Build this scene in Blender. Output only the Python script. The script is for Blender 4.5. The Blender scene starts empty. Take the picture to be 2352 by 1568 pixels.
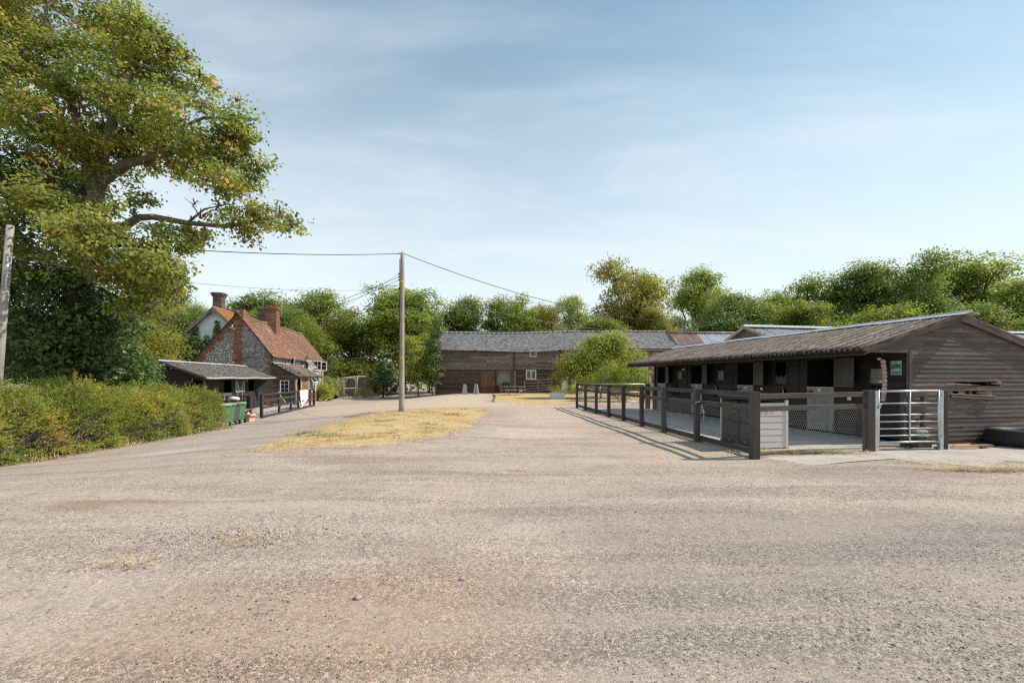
import bpy, math, random
import numpy as np
from mathutils import Vector, Matrix

# ------------------------------------------------------------------ camera, sky, sun, exposure
SC = bpy.context.scene
COL = SC.collection
R = math.radians
CAM_H = 1.5
cam = bpy.data.cameras.new('camera')
cam.sensor_width = 36.0
cam.lens = 36.0 * 1050.0 / 2352.0
cam.shift_y = 84.5 / 2352.0
cam.clip_start = 0.1
cam.clip_end = 3000.0
camo = bpy.data.objects.new('camera', cam)
camo.location = (0, 0, CAM_H)
camo.rotation_euler = (R(90), 0, 0)
COL.objects.link(camo)
SC.camera = camo

SUN_EL, SUN_AZ = 43.5, 87.0            # degrees; azimuth clockwise from +Y
w = bpy.data.worlds.new('World'); SC.world = w; w.use_nodes = True
wt = w.node_tree; wt.nodes.clear()
sky = wt.nodes.new('ShaderNodeTexSky'); sky.sky_type = 'NISHITA'; sky.sun_disc = False
sky.sun_elevation = R(SUN_EL); sky.sun_rotation = R(SUN_AZ)
sky.air_density = 1.0; sky.dust_density = 0.05; sky.ozone_density = 1.0; sky.altitude = 60
tc = wt.nodes.new('ShaderNodeTexCoord')
sep = wt.nodes.new('ShaderNodeSeparateXYZ'); wt.links.new(tc.outputs['Generated'], sep.inputs[0])
def wmath(op, a, b=None, clamp=False):
    n = wt.nodes.new('ShaderNodeMath'); n.operation = op; n.use_clamp = clamp
    for i, s in enumerate((a, b)):
        if s is None: continue
        if isinstance(s, (int, float)): n.inputs[i].default_value = s
        else: wt.links.new(s, n.inputs[i])
    return n.outputs[0]
zz = wmath('MAXIMUM', sep.outputs[2], 0.0)
den = wmath('ADD', zz, 0.22)
cx = wmath('DIVIDE', sep.outputs[0], den); cy = wmath('DIVIDE', sep.outputs[1], den)
comb = wt.nodes.new('ShaderNodeCombineXYZ'); wt.links.new(cx, comb.inputs[0]); wt.links.new(cy, comb.inputs[1])
mp = wt.nodes.new('ShaderNodeMapping'); mp.inputs['Scale'].default_value = (0.55, 1.5, 1.0); mp.inputs['Rotation'].default_value = (0, 0, R(28)); mp.inputs['Location'].default_value = (0.7, 0.35, 0)
wt.links.new(comb.outputs[0], mp.inputs['Vector'])
nz = wt.nodes.new('ShaderNodeTexNoise'); nz.inputs['Scale'].default_value = 1.3; nz.inputs['Detail'].default_value = 7; nz.inputs['Roughness'].default_value = 0.58; nz.inputs['Distortion'].default_value = 0.3
wt.links.new(mp.outputs[0], nz.inputs['Vector'])
cl = wt.nodes.new('ShaderNodeMapRange'); cl.interpolation_type = 'SMOOTHERSTEP'
cl.inputs['From Min'].default_value = 0.36; cl.inputs['From Max'].default_value = 0.74; cl.inputs['To Min'].default_value = 0.05; cl.inputs['To Max'].default_value = 0.46
wt.links.new(nz.outputs['Fac'], cl.inputs['Value'])
hz = wt.nodes.new('ShaderNodeMapRange'); hz.interpolation_type = 'SMOOTHSTEP'
hz.inputs['From Min'].default_value = -0.05; hz.inputs['From Max'].default_value = 0.78; hz.inputs['To Min'].default_value = 0.92; hz.inputs['To Max'].default_value = 0.0
wt.links.new(sep.outputs[2], hz.inputs['Value'])
# thin cloud sheet and haze cover together: 1-(1-a)(1-b)
cov = wmath('SUBTRACT', 1.0, wmath('MULTIPLY', wmath('SUBTRACT', 1.0, cl.outputs[0]), wmath('SUBTRACT', 1.0, hz.outputs[0])), True)
mix = wt.nodes.new('ShaderNodeMix'); mix.data_type = 'RGBA'
tint = wt.nodes.new('ShaderNodeMix'); tint.data_type = 'RGBA'; tint.blend_type = 'MULTIPLY'; tint.inputs[0].default_value = 1.0
wt.links.new(sky.outputs[0], tint.inputs[6]); tint.inputs[7].default_value = (0.555, 0.755, 0.665, 1)
wt.links.new(cov, mix.inputs[0]); wt.links.new(tint.outputs[2], mix.inputs[6])
mix.inputs[7].default_value = (4.05, 4.3, 4.48, 1)
bg = wt.nodes.new('ShaderNodeBackground'); bg.inputs["Strength"].default_value = 0.135
wt.links.new(mix.outputs[2], bg.inputs['Color'])
wo = wt.nodes.new('ShaderNodeOutputWorld'); wt.links.new(bg.outputs[0], wo.inputs[0])

sl = bpy.data.lights.new('sun', 'SUN'); sl.energy = 2.9; sl.angle = R(0.55); sl.color = (1.0, 0.945, 0.87)
so = bpy.data.objects.new('sun', sl); COL.objects.link(so)
_sd = Vector((math.sin(R(SUN_AZ)) * math.cos(R(SUN_EL)), math.cos(R(SUN_AZ)) * math.cos(R(SUN_EL)), math.sin(R(SUN_EL))))
so.rotation_euler = _sd.to_track_quat('Z', 'Y').to_euler(); so.location = (20, 0, 30)

SC.view_settings.view_transform = 'Standard'; SC.view_settings.look = 'None'
SC.view_settings.exposure = 0.82; SC.view_settings.gamma = 1.0; SC.view_settings.use_curve_mapping = False
SC.render.engine = 'CYCLES'
SC.cycles.max_bounces = 8; SC.cycles.diffuse_bounces = 5; SC.cycles.glossy_bounces = 2; SC.cycles.transmission_bounces = 4; SC.cycles.transparent_max_bounces = 6
SC.cycles.caustics_reflective = False; SC.cycles.caustics_refractive = False
SC.cycles.use_denoising = False
SC.cycles.filter_width = 1.25

# ------------------------------------------------------------------ helpers
RND = random.Random(7)
NPR = np.random.default_rng(7)

def sstep(t):
    t = np.clip(t, 0.0, 1.0); return t * t * (3 - 2 * t)

def terrain(x, y):
    """height of the yard: level on the right, about 0.6 m lower on the left by the cottage"""
    x = np.asarray(x, float); y = np.asarray(y, float)
    z = -0.6 * sstep((-x - 4.0) / 9.0) * sstep((y - 3.0) / 9.0)
    # low mound of the dry grass island around the pole
    d = ((x + 3.3 + 0.10 * (y - 14)) / 3.6) ** 2 + ((y - 14.6) / 6.3) ** 2
    z = z + 0.13 * np.clip(1 - d, 0, 1) ** 1.0
    return z

def tz(x, y): return float(terrain(x, y))

def gp(px, py):
    """point of the yard seen at a pixel of the 2352 x 1568 picture"""
    dx, dz = (px - 1176.0) / 1050.0, (868.5 - py) / 1050.0
    y = 1.5 / max(-dz, 1e-4)
    for _ in range(40):
        y = 0.5 * y + 0.5 * (CAM_H - tz(dx * y, y)) / max(-dz, 1e-4)
    return Vector((dx * y, y, tz(dx * y, y)))

def at(px, py, y):
    return Vector(((px - 1176.0) / 1050.0 * y, y, CAM_H + (868.5 - py) / 1050.0 * y))

class MB:
    """collects shapes and links them as one mesh object"""
    def __init__(s): s.v = []; s.f = []; s.t = []
    def add(s, vs, fs, tone=None):
        b = len(s.v); s.v.extend([tuple(p) for p in vs])
        for f in fs: s.f.append(tuple(b + i for i in f)); s.t.append(tone if tone is not None else 0.5)
        return s
    def box(s, x0, x1, y0, y1, z0, z1, tone=None):
        return s.add([(x0,y0,z0),(x1,y0,z0),(x1,y1,z0),(x0,y1,z0),(x0,y0,z1),(x1,y0,z1),(x1,y1,z1),(x0,y1,z1)],
                     [(0,3,2,1),(4,5,6,7),(0,1,5,4),(1,2,6,5),(2,3,7,6),(3,0,4,7)], tone)
    def obox(s, c, size, rot, tone=None):
        c = Vector(c); hx, hy, hz = [k / 2 for k in size]
        vs = [c + rot @ Vector((a*hx, b*hy, d*hz)) for d in (-1, 1) for a, b in ((-1,-1),(1,-1),(1,1),(-1,1))]
        return s.add(vs, [(0,3,2,1),(4,5,6,7),(0,1,5,4),(1,2,6,5),(2,3,7,6),(3,0,4,7)], tone)
    def beam(s, p0, p1, wd, th, n=(0,0,1), tone=None):
        p0, p1 = Vector(p0), Vector(p1); X = (p1 - p0); L = X.length; X = X / L
        Nn = Vector(n); Nn = (Nn - X * Nn.dot(X)).normalized(); Y = Nn.cross(X)
        m = Matrix((X, Y, Nn)).transposed()
        return s.obox((p0 + p1) / 2, (L, wd, th), m, tone)
    def tube(s, pts, rad, n=8, caps=True, tone=None):
        pts = [Vector(p) for p in pts]
        if isinstance(rad, (int, float)): rad = [rad] * len(pts)
        b = len(s.v); ref = None
        for i, p in enumerate(pts):
            d = (pts[min(i+1, len(pts)-1)] - pts[max(i-1, 0)])
            d = d.normalized() if d.length > 1e-9 else Vector((0,0,1))
            if ref is None: ref = Vector((1,0,0)) if abs(d.x) < 0.8 else Vector((0,1,0))
            a = (ref - d * ref.dot(d)).normalized(); c = d.cross(a); ref = a
            for k in range(n):
                an = 2 * math.pi * k / n
                s.v.append(tuple(p + (a * math.cos(an) + c * math.sin(an)) * rad[i]))
        for i in range(len(pts) - 1):
            for k in range(n):
                s.f.append((b+i*n+k, b+i*n+(k+1)%n, b+(i+1)*n+(k+1)%n, b+(i+1)*n+k)); s.t.append(tone if tone is not None else 0.5)
        if caps:
            s.f.append(tuple(b+k for k in reversed(range(n)))); s.t.append(tone if tone is not None else 0.5)
            e = b + (len(pts)-1)*n; s.f.append(tuple(e+k for k in range(n))); s.t.append(tone if tone is not None else 0.5)
        return s
    def lathe(s, prof, n=16, c=(0,0,0), tone=None, close=True):
        b = len(s.v); m = len(prof)
        for r, z in prof:
            for k in range(n):
                a = 2*math.pi*k/n; s.v.append((c[0]+r*math.cos(a), c[1]+r*math.sin(a), c[2]+z))
        for i in range(m-1):
            for k in range(n):
                s.f.append((b+i*n+k, b+i*n+(k+1)%n, b+(i+1)*n+(k+1)%n, b+(i+1)*n+k)); s.t.append(tone if tone is not None else 0.5)
        if close:
            s.f.append(tuple(b+k for k in reversed(range(n)))); s.t.append(0.5)
            s.f.append(tuple(b+(m-1)*n+k for k in range(n))); s.t.append(0.5)
        return s
    def ball(s, c, r, n=8, m=6, tone=None, jit=0.0, rnd=None):
        c = Vector(c); r = (r, r, r) if isinstance(r, (int, float)) else r
        prof = [(math.sin(math.pi*i/m), -math.cos(math.pi*i/m)) for i in range(1, m)]
        b = len(s.v)
        for q, z in prof:
            for k in range(n):
                a = 2*math.pi*k/n; j = 1 + (rnd.uniform(-jit, jit) if rnd else 0)
                s.v.append((c.x+r[0]*q*math.cos(a)*j, c.y+r[1]*q*math.sin(a)*j, c.z+r[2]*z*j))
        s.v.append((c.x, c.y, c.z-r[2])); s.v.append((c.x, c.y, c.z+r[2])); lo = len(s.v)-2; t = tone if tone is not None else 0.5
        for i in range(m-2):
            for k in range(n): s.f.append((b+i*n+k, b+i*n+(k+1)%n, b+(i+1)*n+(k+1)%n, b+(i+1)*n+k)); s.t.append(t)
        for k in range(n):
            s.f.append((lo, b+(k+1)%n, b+k)); s.t.append(t)
            e = b+(m-2)*n; s.f.append((lo+1, e+k, e+(k+1)%n)); s.t.append(t)
        return s
    def build(s, name, mat=None, parent=None, smooth=False, loc=None, rot=None, tones=False):
        me = bpy.data.meshes.new(name); me.from_pydata(s.v, [], s.f)
        if smooth: me.polygons.foreach_set('use_smooth', [True]*len(me.polygons))
        if tones:
            a = me.attributes.new('tone', 'FLOAT', 'FACE'); a.data.foreach_set('value', s.t)
        me.update()
        return link(name, me, mat, parent, loc, rot)

def link(name, me, mat=None, parent=None, loc=None, rot=None):
    o = bpy.data.objects.new(name, me)
    if mat is not None and me is not None and not me.materials: me.materials.append(MAT[mat] if isinstance(mat, str) else mat)
    COL.objects.link(o)
    if parent is not None: o.parent = parent
    if loc is not None: o.location = loc
    if rot is not None: o.rotation_euler = rot
    return o

def tag(o, label=None, cat=None, group=None, kind=None):
    if label: o['label'] = label
    if cat: o['category'] = cat
    if group: o['group'] = group
    if kind: o['kind'] = kind
    return o

def thing(name, label, cat, loc=(0,0,0), rz=0.0, group=None):
    o = bpy.data.objects.new(name, None); COL.objects.link(o)
    o.location = loc; o.rotation_euler = (0, 0, rz); o.empty_display_size = 0.2
    return tag(o, label, cat, group)

def plank(name, parent, p0, p1, wd, th, mat, n=(0,0,1), taper=0.0, jit=0.0, off=0.0):
    """one board between two points; its own object, grain along its local X. n: thickness direction"""
    p0, p1 = Vector(p0), Vector(p1); X = p1 - p0; L = X.length; X = X / L
    Nn = Vector(n); Nn = (Nn - X * Nn.dot(X)).normalized(); Y = Nn.cross(X)
    m = Matrix((X, Y, Nn)).transposed().to_4x4(); m.translation = (p0 + p1) / 2 + Nn * off
    a, b, c = L/2, wd/2, th/2; ch = min(0.006, c*0.4, b*0.3)
    vs = []
    for sx in (-1, 1):
        j = lambda: RND.uniform(-jit, jit) if jit else 0.0
        vs += [(sx*a, -b, -c), (sx*a, b, -c), (sx*a, b+j(), c-ch), (sx*a, b-ch+j(), c-taper), (sx*a, -b+ch+j(), c), (sx*a, -b+j(), c-ch)]
    fs = [(0,1,2,3,4,5)[::-1], (6,7,8,9,10,11)] + [(i, (i+1)%6, 6+(i+1)%6, 6+i) for i in range(6)]
    fs = [(5,4,3,2,1,0), (6,7,8,9,10,11)] + [(i, (i+1)%6, 6+(i+1)%6, 6+i) for i in range(6)]
    me = bpy.data.meshes.new(name); me.from_pydata(vs, [], fs); me.update()
    o = link(name, me, mat, parent); o.matrix_local = m
    return o

def copy_tree(o, parent=None):
    c = o.copy(); COL.objects.link(c); c.parent = parent
    for ch in o.children: copy_tree(ch, c)
    return c

def np_mesh(name, V, F, tone=None, smooth=False):
    """mesh from numpy arrays; F is (n,k) with a fixed corner count"""
    me = bpy.data.meshes.new(name); n, k = F.shape
    me.vertices.add(len(V)); me.vertices.foreach_set('co', np.ascontiguousarray(V, np.float32).ravel())
    me.loops.add(n*k); me.loops.foreach_set('vertex_index', np.ascontiguousarray(F, np.int32).ravel())
    me.polygons.add(n); me.polygons.foreach_set('loop_start', np.arange(0, n*k, k, dtype=np.int32))
    try: me.polygons.foreach_set('loop_total', np.full(n, k, np.int32))
    except Exception: pass
    if smooth: me.polygons.foreach_set('use_smooth', np.ones(n, bool))
    me.update(calc_edges=True)
    if tone is not None:
        a = me.attributes.new('tone', 'FLOAT', 'FACE'); a.data.foreach_set('value', np.ascontiguousarray(tone, np.float32))
    return me

# ------------------------------------------------------------------ materials
MAT = {}
def nd(t, typ, ins=None, **at_):
    n = t.nodes.new(typ)
    for k, v in at_.items(): setattr(n, k, v)
    for k, v in (ins or {}).items():
        s = n.inputs[k]
        if hasattr(v, 'links') or isinstance(v, bpy.types.NodeSocket): t.links.new(v, s)
        else: s.default_value = v
    return n
def c4(c): return (c[0], c[1], c[2], 1.0)
def ramp(t, fac, stops, interp='LINEAR'):
    r = nd(t, 'ShaderNodeValToRGB', {'Fac': fac}); e = r.color_ramp.elements; r.color_ramp.interpolation = interp
    while len(e) > 1: e.remove(e[-1])
    e[0].position = stops[0][0]; e[0].color = c4(stops[0][1])
    for p, c in stops[1:]:
        k = e.new(p); k.color = c4(c)
    return r.outputs[0]
def mixc(t, f, a, b, blend='MIX'):
    n = t.nodes.new('ShaderNodeMix'); n.data_type = 'RGBA'; n.blend_type = blend
    for i, v in ((0, f), (6, a), (7, b)):
        if isinstance(v, bpy.types.NodeSocket): t.links.new(v, n.inputs[i])
        elif i == 0: n.inputs[0].default_value = v
        else: n.inputs[i].default_value = c4(v)
    return n.outputs[2]
def mth(t, op, a, b=0.0, clamp=False):
    n = t.nodes.new('ShaderNodeMath'); n.operation = op; n.use_clamp = clamp
    for i, v in enumerate((a, b)):
        if isinstance(v, bpy.types.NodeSocket): t.links.new(v, n.inputs[i])
        else: n.inputs[i].default_value = v
    return n.outputs[0]
def noise(t, vec, scale, detail=4.0, rough=0.55, dist=0.0, out='Fac'):
    return nd(t, 'ShaderNodeTexNoise', {'Vector': vec, 'Scale': scale, 'Detail': detail, 'Roughness': rough, 'Distortion': dist}).outputs[out]
def mapping(t, vec, sc=(1,1,1), rot=(0,0,0)):
    return nd(t, 'ShaderNodeMapping', {'Vector': vec, 'Scale': sc, 'Rotation': rot}).outputs[0]
def mrange(t, v, a, b, c=0.0, d=1.0, it='SMOOTHSTEP'):
    return nd(t, 'ShaderNodeMapRange', {'Value': v, 'From Min': a, 'From Max': b, 'To Min': c, 'To Max': d}, interpolation_type=it).outputs[0]
def newmat(name):
    m = bpy.data.materials.new(name); m.use_nodes = True; t = m.node_tree
    b = t.nodes['Principled BSDF']; MAT[name] = m
    return m, t, b
def obj_coord(t): return nd(t, 'ShaderNodeTexCoord').outputs['Object']
def world_pos(t): return nd(t, 'ShaderNodeNewGeometry').outputs['Position']
def bump(t, b, h, strength=0.4, dist=0.02):
    n = nd(t, 'ShaderNodeBump', {'Height': h, 'Strength': strength, 'Distance': dist}); t.links.new(n.outputs[0], b.inputs['Normal'])

def wood(name, c1, c2, rough=0.8, var=0.35, bmp=0.35, patch=None, spec=0.25):
    m, t, b = newmat(name); oc = obj_coord(t)
    rnd = nd(t, 'ShaderNodeObjectInfo').outputs['Random']
    sh = nd(t, 'ShaderNodeVectorMath', {0: oc}, operation='ADD'); cc = nd(t, 'ShaderNodeCombineXYZ', {0: mth(t, 'MULTIPLY', rnd, 37.0), 1: mth(t, 'MULTIPLY', rnd, 11.0)})
    t.links.new(cc.outputs[0], sh.inputs[1]); v = sh.outputs[0]
    g = noise(t, mapping(t, v, (1.3, 26, 26)), 1.6, 6, 0.65, 0.3)
    big = noise(t, mapping(t, v, (0.7, 2.5, 2.5)), 1.2, 3, 0.5)
    col = ramp(t, g, [(0.30, c1), (0.72, c2)])
    col = mixc(t, mrange(t, big, 0.40, 0.70, 0, 0.55), col, c2)
    if patch: col = mixc(t, mrange(t, noise(t, mapping(t, v, (1.0, 6, 6)), 2.3, 5, 0.7), 0.52, 0.66, 0, 0.8), col, patch)
    br = mrange(t, rnd, 0, 1, 1 - var, 1 + var, 'LINEAR')
    hsv = nd(t, 'ShaderNodeHueSaturation', {'Color': col, 'Value': br}); t.links.new(hsv.outputs[0], b.inputs['Base Color'])
    b.inputs['Roughness'].default_value = rough; b.inputs['Specular IOR Level'].default_value = spec
    bump(t, b, g, bmp, 0.012); return m

def plain(name, c1, c2=None, scale=4.0, rough=0.7, bmp=0.15, metal=0.0, coord='obj', detail=5, spots=None, spec=0.4, lo=0.35, hi=0.65, bscale=None):
    m, t, b = newmat(name); v = obj_coord(t) if coord == 'obj' else world_pos(t); c2 = c2 or tuple(k*0.75 for k in c1)
    n = noise(t, v, scale, detail, 0.6); col = ramp(t, n, [(lo, c1), (hi, c2)])
    if spots: col = mixc(t, mrange(t, noise(t, v, spots[1], 4, 0.6), spots[2], spots[2]+0.08, 0, spots[3]), col, spots[0])
    t.links.new(col, b.inputs['Base Color']); b.inputs['Roughness'].default_value = rough; b.inputs['Metallic'].default_value = metal
    b.inputs['Specular IOR Level'].default_value = spec
    if bmp: bump(t, b, noise(t, v, bscale or scale*6, 4, 0.6), bmp, 0.01)
    return m

def toned(name, stops, rough=0.85, scale=14.0, bmp=0.3, stain=None, spec=0.25, dist=0.01):
    """colour from a per-face tone attribute (tiles, bricks, stones, flints)"""
    m, t, b = newmat(name); a = nd(t, 'ShaderNodeAttribute', attribute_name='tone').outputs['Fac']; v = world_pos(t)
    n = noise(t, v, scale, 4, 0.6)
    col = ramp(t, mth(t, 'ADD', a, mth(t, 'MULTIPLY', mth(t, 'SUBTRACT', n, 0.5), 0.35)), stops)
    if stain: col = mixc(t, mrange(t, noise(t, v, stain[1], 5, 0.6), stain[2], stain[2]+0.15, 0, stain[3]), col, stain[0])
    t.links.new(col, b.inputs['Base Color']); b.inputs['Roughness'].default_value = rough; b.inputs['Specular IOR Level'].default_value = spec
    bump(t, b, n, bmp, dist); return m

def leafmat(name, stops, trans=0.42, rough=0.55, spec=0.3, var=0.12):
    m, t, b = newmat(name); a = nd(t, 'ShaderNodeAttribute', attribute_name='tone').outputs['Fac']
    rnd = nd(t, 'ShaderNodeObjectInfo').outputs['Random']
    col = ramp(t, a, stops)
    hsv = nd(t, 'ShaderNodeHueSaturation', {'Color': col, 'Value': mrange(t, rnd, 0, 1, 1-var, 1+var, 'LINEAR')})
    t.links.new(hsv.outputs[0], b.inputs['Base Color']); b.inputs['Roughness'].default_value = rough; b.inputs['Specular IOR Level'].default_value = spec
    tr = nd(t, 'ShaderNodeBsdfTranslucent', {'Color': mixc(t, 1.0, hsv.outputs[0], (1.75, 1.75, 1.1), 'MULTIPLY')})
    mx = nd(t, 'ShaderNodeMixShader', {0: trans, 1: b.outputs[0], 2: tr.outputs[0]})
    t.links.new(mx.outputs[0], t.nodes['Material Output'].inputs[0]); return m

wood('black_wood', (0.022, 0.019, 0.018), (0.061, 0.054, 0.051), 0.75, 0.25, 0.4)
wood('gable_wood', (0.065, 0.048, 0.043), (0.147, 0.115, 0.104), 0.75, 0.22, 0.4, patch=(0.210, 0.167, 0.143))
wood('barn_upper', (0.075, 0.056, 0.043), (0.205, 0.168, 0.138), 0.85, 0.40, 0.5, patch=(0.36, 0.315, 0.27))
wood('barn_lower', (0.048, 0.031, 0.023), (0.109, 0.071, 0.054), 0.8, 0.40, 0.5, patch=(0.191, 0.140, 0.115))
wood('door_wood', (0.100, 0.045, 0.022), (0.220, 0.110, 0.060), 0.7, 0.2, 0.3)
wood('fence_wood', (0.042, 0.035, 0.032), (0.112, 0.093, 0.084), 0.75, 0.2, 0.5)
wood('fence_black', (0.026, 0.026, 0.030), (0.065, 0.065, 0.072), 0.7, 0.2, 0.3)
wood('grey_door', (0.224, 0.217, 0.203), (0.336, 0.329, 0.308), 0.6, 0.1, 0.2, patch=(0.140, 0.112, 0.084))
wood('leaf_door', (0.080, 0.074, 0.067), (0.136, 0.125, 0.112), 0.8, 0.1, 0.25)
wood('pale_wood', (0.300, 0.250, 0.200), (0.480, 0.420, 0.350), 0.8, 0.2, 0.3)
wood('broken_wood', (0.450, 0.260, 0.120), (0.620, 0.420, 0.240), 0.8, 0.2, 0.4)
wood('porch_wood', (0.065, 0.043, 0.029), (0.169, 0.117, 0.085), 0.85, 0.35, 0.6, patch=(0.260, 0.195, 0.143))
wood('grey_fence_wood', (0.130, 0.105, 0.085), (0.240, 0.200, 0.165), 0.85, 0.2, 0.4)
wood('pole_wood', (0.20, 0.175, 0.15), (0.42, 0.375, 0.33), 0.85, 0.1, 0.5)
wood('log_wood', (0.200, 0.150, 0.100), (0.400, 0.330, 0.240), 0.85, 0.1, 0.5)
plain('bark', (0.10, 0.085, 0.065), (0.19, 0.165, 0.13), 3.0, 0.9, 0.6, bscale=9)
plain('dark_bark', (0.035, 0.030, 0.022), (0.08, 0.07, 0.05), 3.0, 0.9, 0.6)
plain('galvanised', (0.42, 0.44, 0.45), (0.58, 0.60, 0.61), 7.0, 0.38, 0.05, 0.75)
plain('galv_dull', (0.40, 0.41, 0.42), (0.50, 0.51, 0.52), 9.0, 0.5, 0.05, 0.35, spots=((0.30, 0.17, 0.08), 6.0, 0.62, 0.6))
plain('wire', (0.30, 0.29, 0.28), (0.42, 0.41, 0.40), 9.0, 0.5, 0.0, 0.4)
plain('cable', (0.03, 0.03, 0.032), (0.05, 0.05, 0.055), 4.0, 0.6, 0.0)
plain('cable_grey', (0.16, 0.16, 0.17), (0.22, 0.22, 0.23), 4.0, 0.6, 0.0)
plain('black_plastic', (0.018, 0.018, 0.019), (0.035, 0.035, 0.036), 12, 0.5, 0.1)
plain('panel_plastic', (0.035, 0.037, 0.040), (0.055, 0.057, 0.060), 12, 0.55, 0.1)
plain('white_plastic', (0.62, 0.58, 0.55), (0.70, 0.66, 0.63), 5, 0.55, 0.1)
plain('white_paint', (0.72, 0.72, 0.70), (0.80, 0.80, 0.79), 6, 0.5, 0.05)
plain('old_white', (0.55, 0.53, 0.48), (0.72, 0.70, 0.66), 9, 0.65, 0.2)
plain('white_wall', (0.66, 0.66, 0.66), (0.78, 0.78, 0.77), 2.2, 0.85, 0.1, spots=((0.42, 0.42, 0.40), 1.6, 0.58, 0.5))
plain('white_cloth', (0.78, 0.78, 0.80), (0.85, 0.85, 0.86), 8, 0.9, 0.1)
plain('grey_window', (0.20, 0.195, 0.185), (0.27, 0.265, 0.25), 9, 0.45, 0.1)
plain('dark', (0.012, 0.011, 0.010), (0.018, 0.017, 0.016), 5, 0.9, 0.0)
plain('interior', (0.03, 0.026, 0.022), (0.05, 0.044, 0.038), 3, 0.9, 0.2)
plain('rubber', (0.016, 0.017, 0.017), (0.030, 0.031, 0.031), 6, 0.65, 0.25)
plain('bin_green', (0.085, 0.19, 0.085), (0.105, 0.22, 0.105), 5, 0.5, 0.08)
plain('bin_green_pale', (0.16, 0.26, 0.16), (0.20, 0.30, 0.20), 5, 0.55, 0.08)
plain('bin_grey', (0.075, 0.078, 0.080), (0.10, 0.10, 0.105), 8, 0.55, 0.1)
plain('pink', (0.50, 0.12, 0.24), (0.58, 0.17, 0.30), 6, 0.5, 0.05)
plain('cardboard', (0.52, 0.34, 0.22), (0.60, 0.42, 0.29), 4, 0.85, 0.1)
plain('yellow', (0.75, 0.48, 0.02), (0.82, 0.55, 0.04), 6, 0.5, 0.0)
plain('red', (0.45, 0.02, 0.015), (0.55, 0.03, 0.02), 6, 0.5, 0.0)
plain('orange', (0.60, 0.16, 0.02), (0.68, 0.20, 0.03), 6, 0.55, 0.0)
plain('blue', (0.03, 0.05, 0.20), (0.05, 0.08, 0.28), 6, 0.7, 0.1)
plain('rug_brown', (0.040, 0.028, 0.026), (0.065, 0.048, 0.045), 8, 0.9, 0.2)
plain('rug_black', (0.010, 0.010, 0.012), (0.022, 0.022, 0.026), 8, 0.9, 0.2)
plain('sign_green', (0.16, 0.42, 0.34), (0.22, 0.50, 0.40), 9, 0.5, 0.0, spots=((0.40, 0.30, 0.16), 12, 0.62, 0.5))
plain('sign_dark', (0.015, 0.035, 0.03), (0.02, 0.045, 0.035), 9, 0.6, 0.0)
plain('hessian', (0.42, 0.31, 0.24), (0.60, 0.48, 0.40), 14, 0.95, 0.5)
plain('terracotta', (0.42, 0.16, 0.08), (0.52, 0.22, 0.12), 8, 0.8, 0.15)
plain('concrete', (0.37, 0.315, 0.26), (0.46, 0.40, 0.34), 1.5, 0.9, 0.35, coord='w', bscale=24, spots=((0.24, 0.20, 0.16), 2.0, 0.56, 0.5))
plain('pad_concrete', (0.396, 0.345, 0.301), (0.495, 0.435, 0.377), 1.2, 0.9, 0.3, coord='w', bscale=22, spots=((0.264, 0.217, 0.178), 1.7, 0.57, 0.6))
plain('pad_sunlit', (0.42, 0.38, 0.32), (0.52, 0.48, 0.41), 2.2, 0.9, 0.3, coord='w', bscale=22)  # pad concrete again, sunlight put into its paler colour
plain('stone_grey', (0.270, 0.255, 0.232), (0.375, 0.360, 0.330), 7, 0.9, 0.5, spots=((0.165, 0.158, 0.135), 11, 0.56, 0.6))
plain('planter_white', (0.55, 0.57, 0.60), (0.66, 0.68, 0.70), 6, 0.7, 0.15)
plain('picnic', (0.20, 0.185, 0.16), (0.34, 0.32, 0.29), 9, 0.85, 0.3)
plain('fascia', (0.040, 0.034, 0.032), (0.075, 0.065, 0.060), 6, 0.7, 0.2)
plain('gutter', (0.030, 0.027, 0.026), (0.052, 0.047, 0.045), 6, 0.5, 0.1)
plain('gutter_grey', (0.36, 0.37, 0.38), (0.46, 0.47, 0.48), 6, 0.5, 0.1)
plain('ridge_white', (0.450, 0.459, 0.477), (0.594, 0.603, 0.621), 5, 0.6, 0.15, spots=((0.270, 0.261, 0.243), 8, 0.60, 0.5))
plain('moss_roof', (0.143, 0.104, 0.077), (0.336, 0.277, 0.227), 5.5, 0.95, 0.9, coord='w', bscale=26, detail=8, spots=((0.437, 0.319, 0.185), 9.0, 0.60, 0.65))
def corr_bands(name, pitch, dark):
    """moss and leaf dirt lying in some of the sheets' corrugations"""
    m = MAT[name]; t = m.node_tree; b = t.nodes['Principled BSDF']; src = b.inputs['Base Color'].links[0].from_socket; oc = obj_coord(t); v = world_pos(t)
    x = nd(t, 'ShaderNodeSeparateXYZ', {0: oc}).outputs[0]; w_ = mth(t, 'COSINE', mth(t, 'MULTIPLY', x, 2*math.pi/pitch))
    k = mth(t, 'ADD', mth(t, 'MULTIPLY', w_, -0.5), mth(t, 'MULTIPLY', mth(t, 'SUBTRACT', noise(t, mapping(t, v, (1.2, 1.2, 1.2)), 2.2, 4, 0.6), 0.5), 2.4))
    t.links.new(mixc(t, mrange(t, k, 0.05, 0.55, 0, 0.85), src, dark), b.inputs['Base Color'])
plain('moss_roof_grey', (0.075, 0.068, 0.055), (0.21, 0.20, 0.19), 4.0, 0.95, 0.9, coord='w', bscale=26, detail=8, spots=((0.22, 0.18, 0.07), 8.0, 0.64, 0.5))
corr_bands('moss_roof', 0.146*2, (0.062, 0.046, 0.036)); corr_bands('moss_roof_grey', 0.22, (0.06, 0.05, 0.035))
plain('grey_sheet', (0.30, 0.29, 0.28), (0.42, 0.41, 0.40), 3.0, 0.8, 0.2, coord='w')
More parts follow.
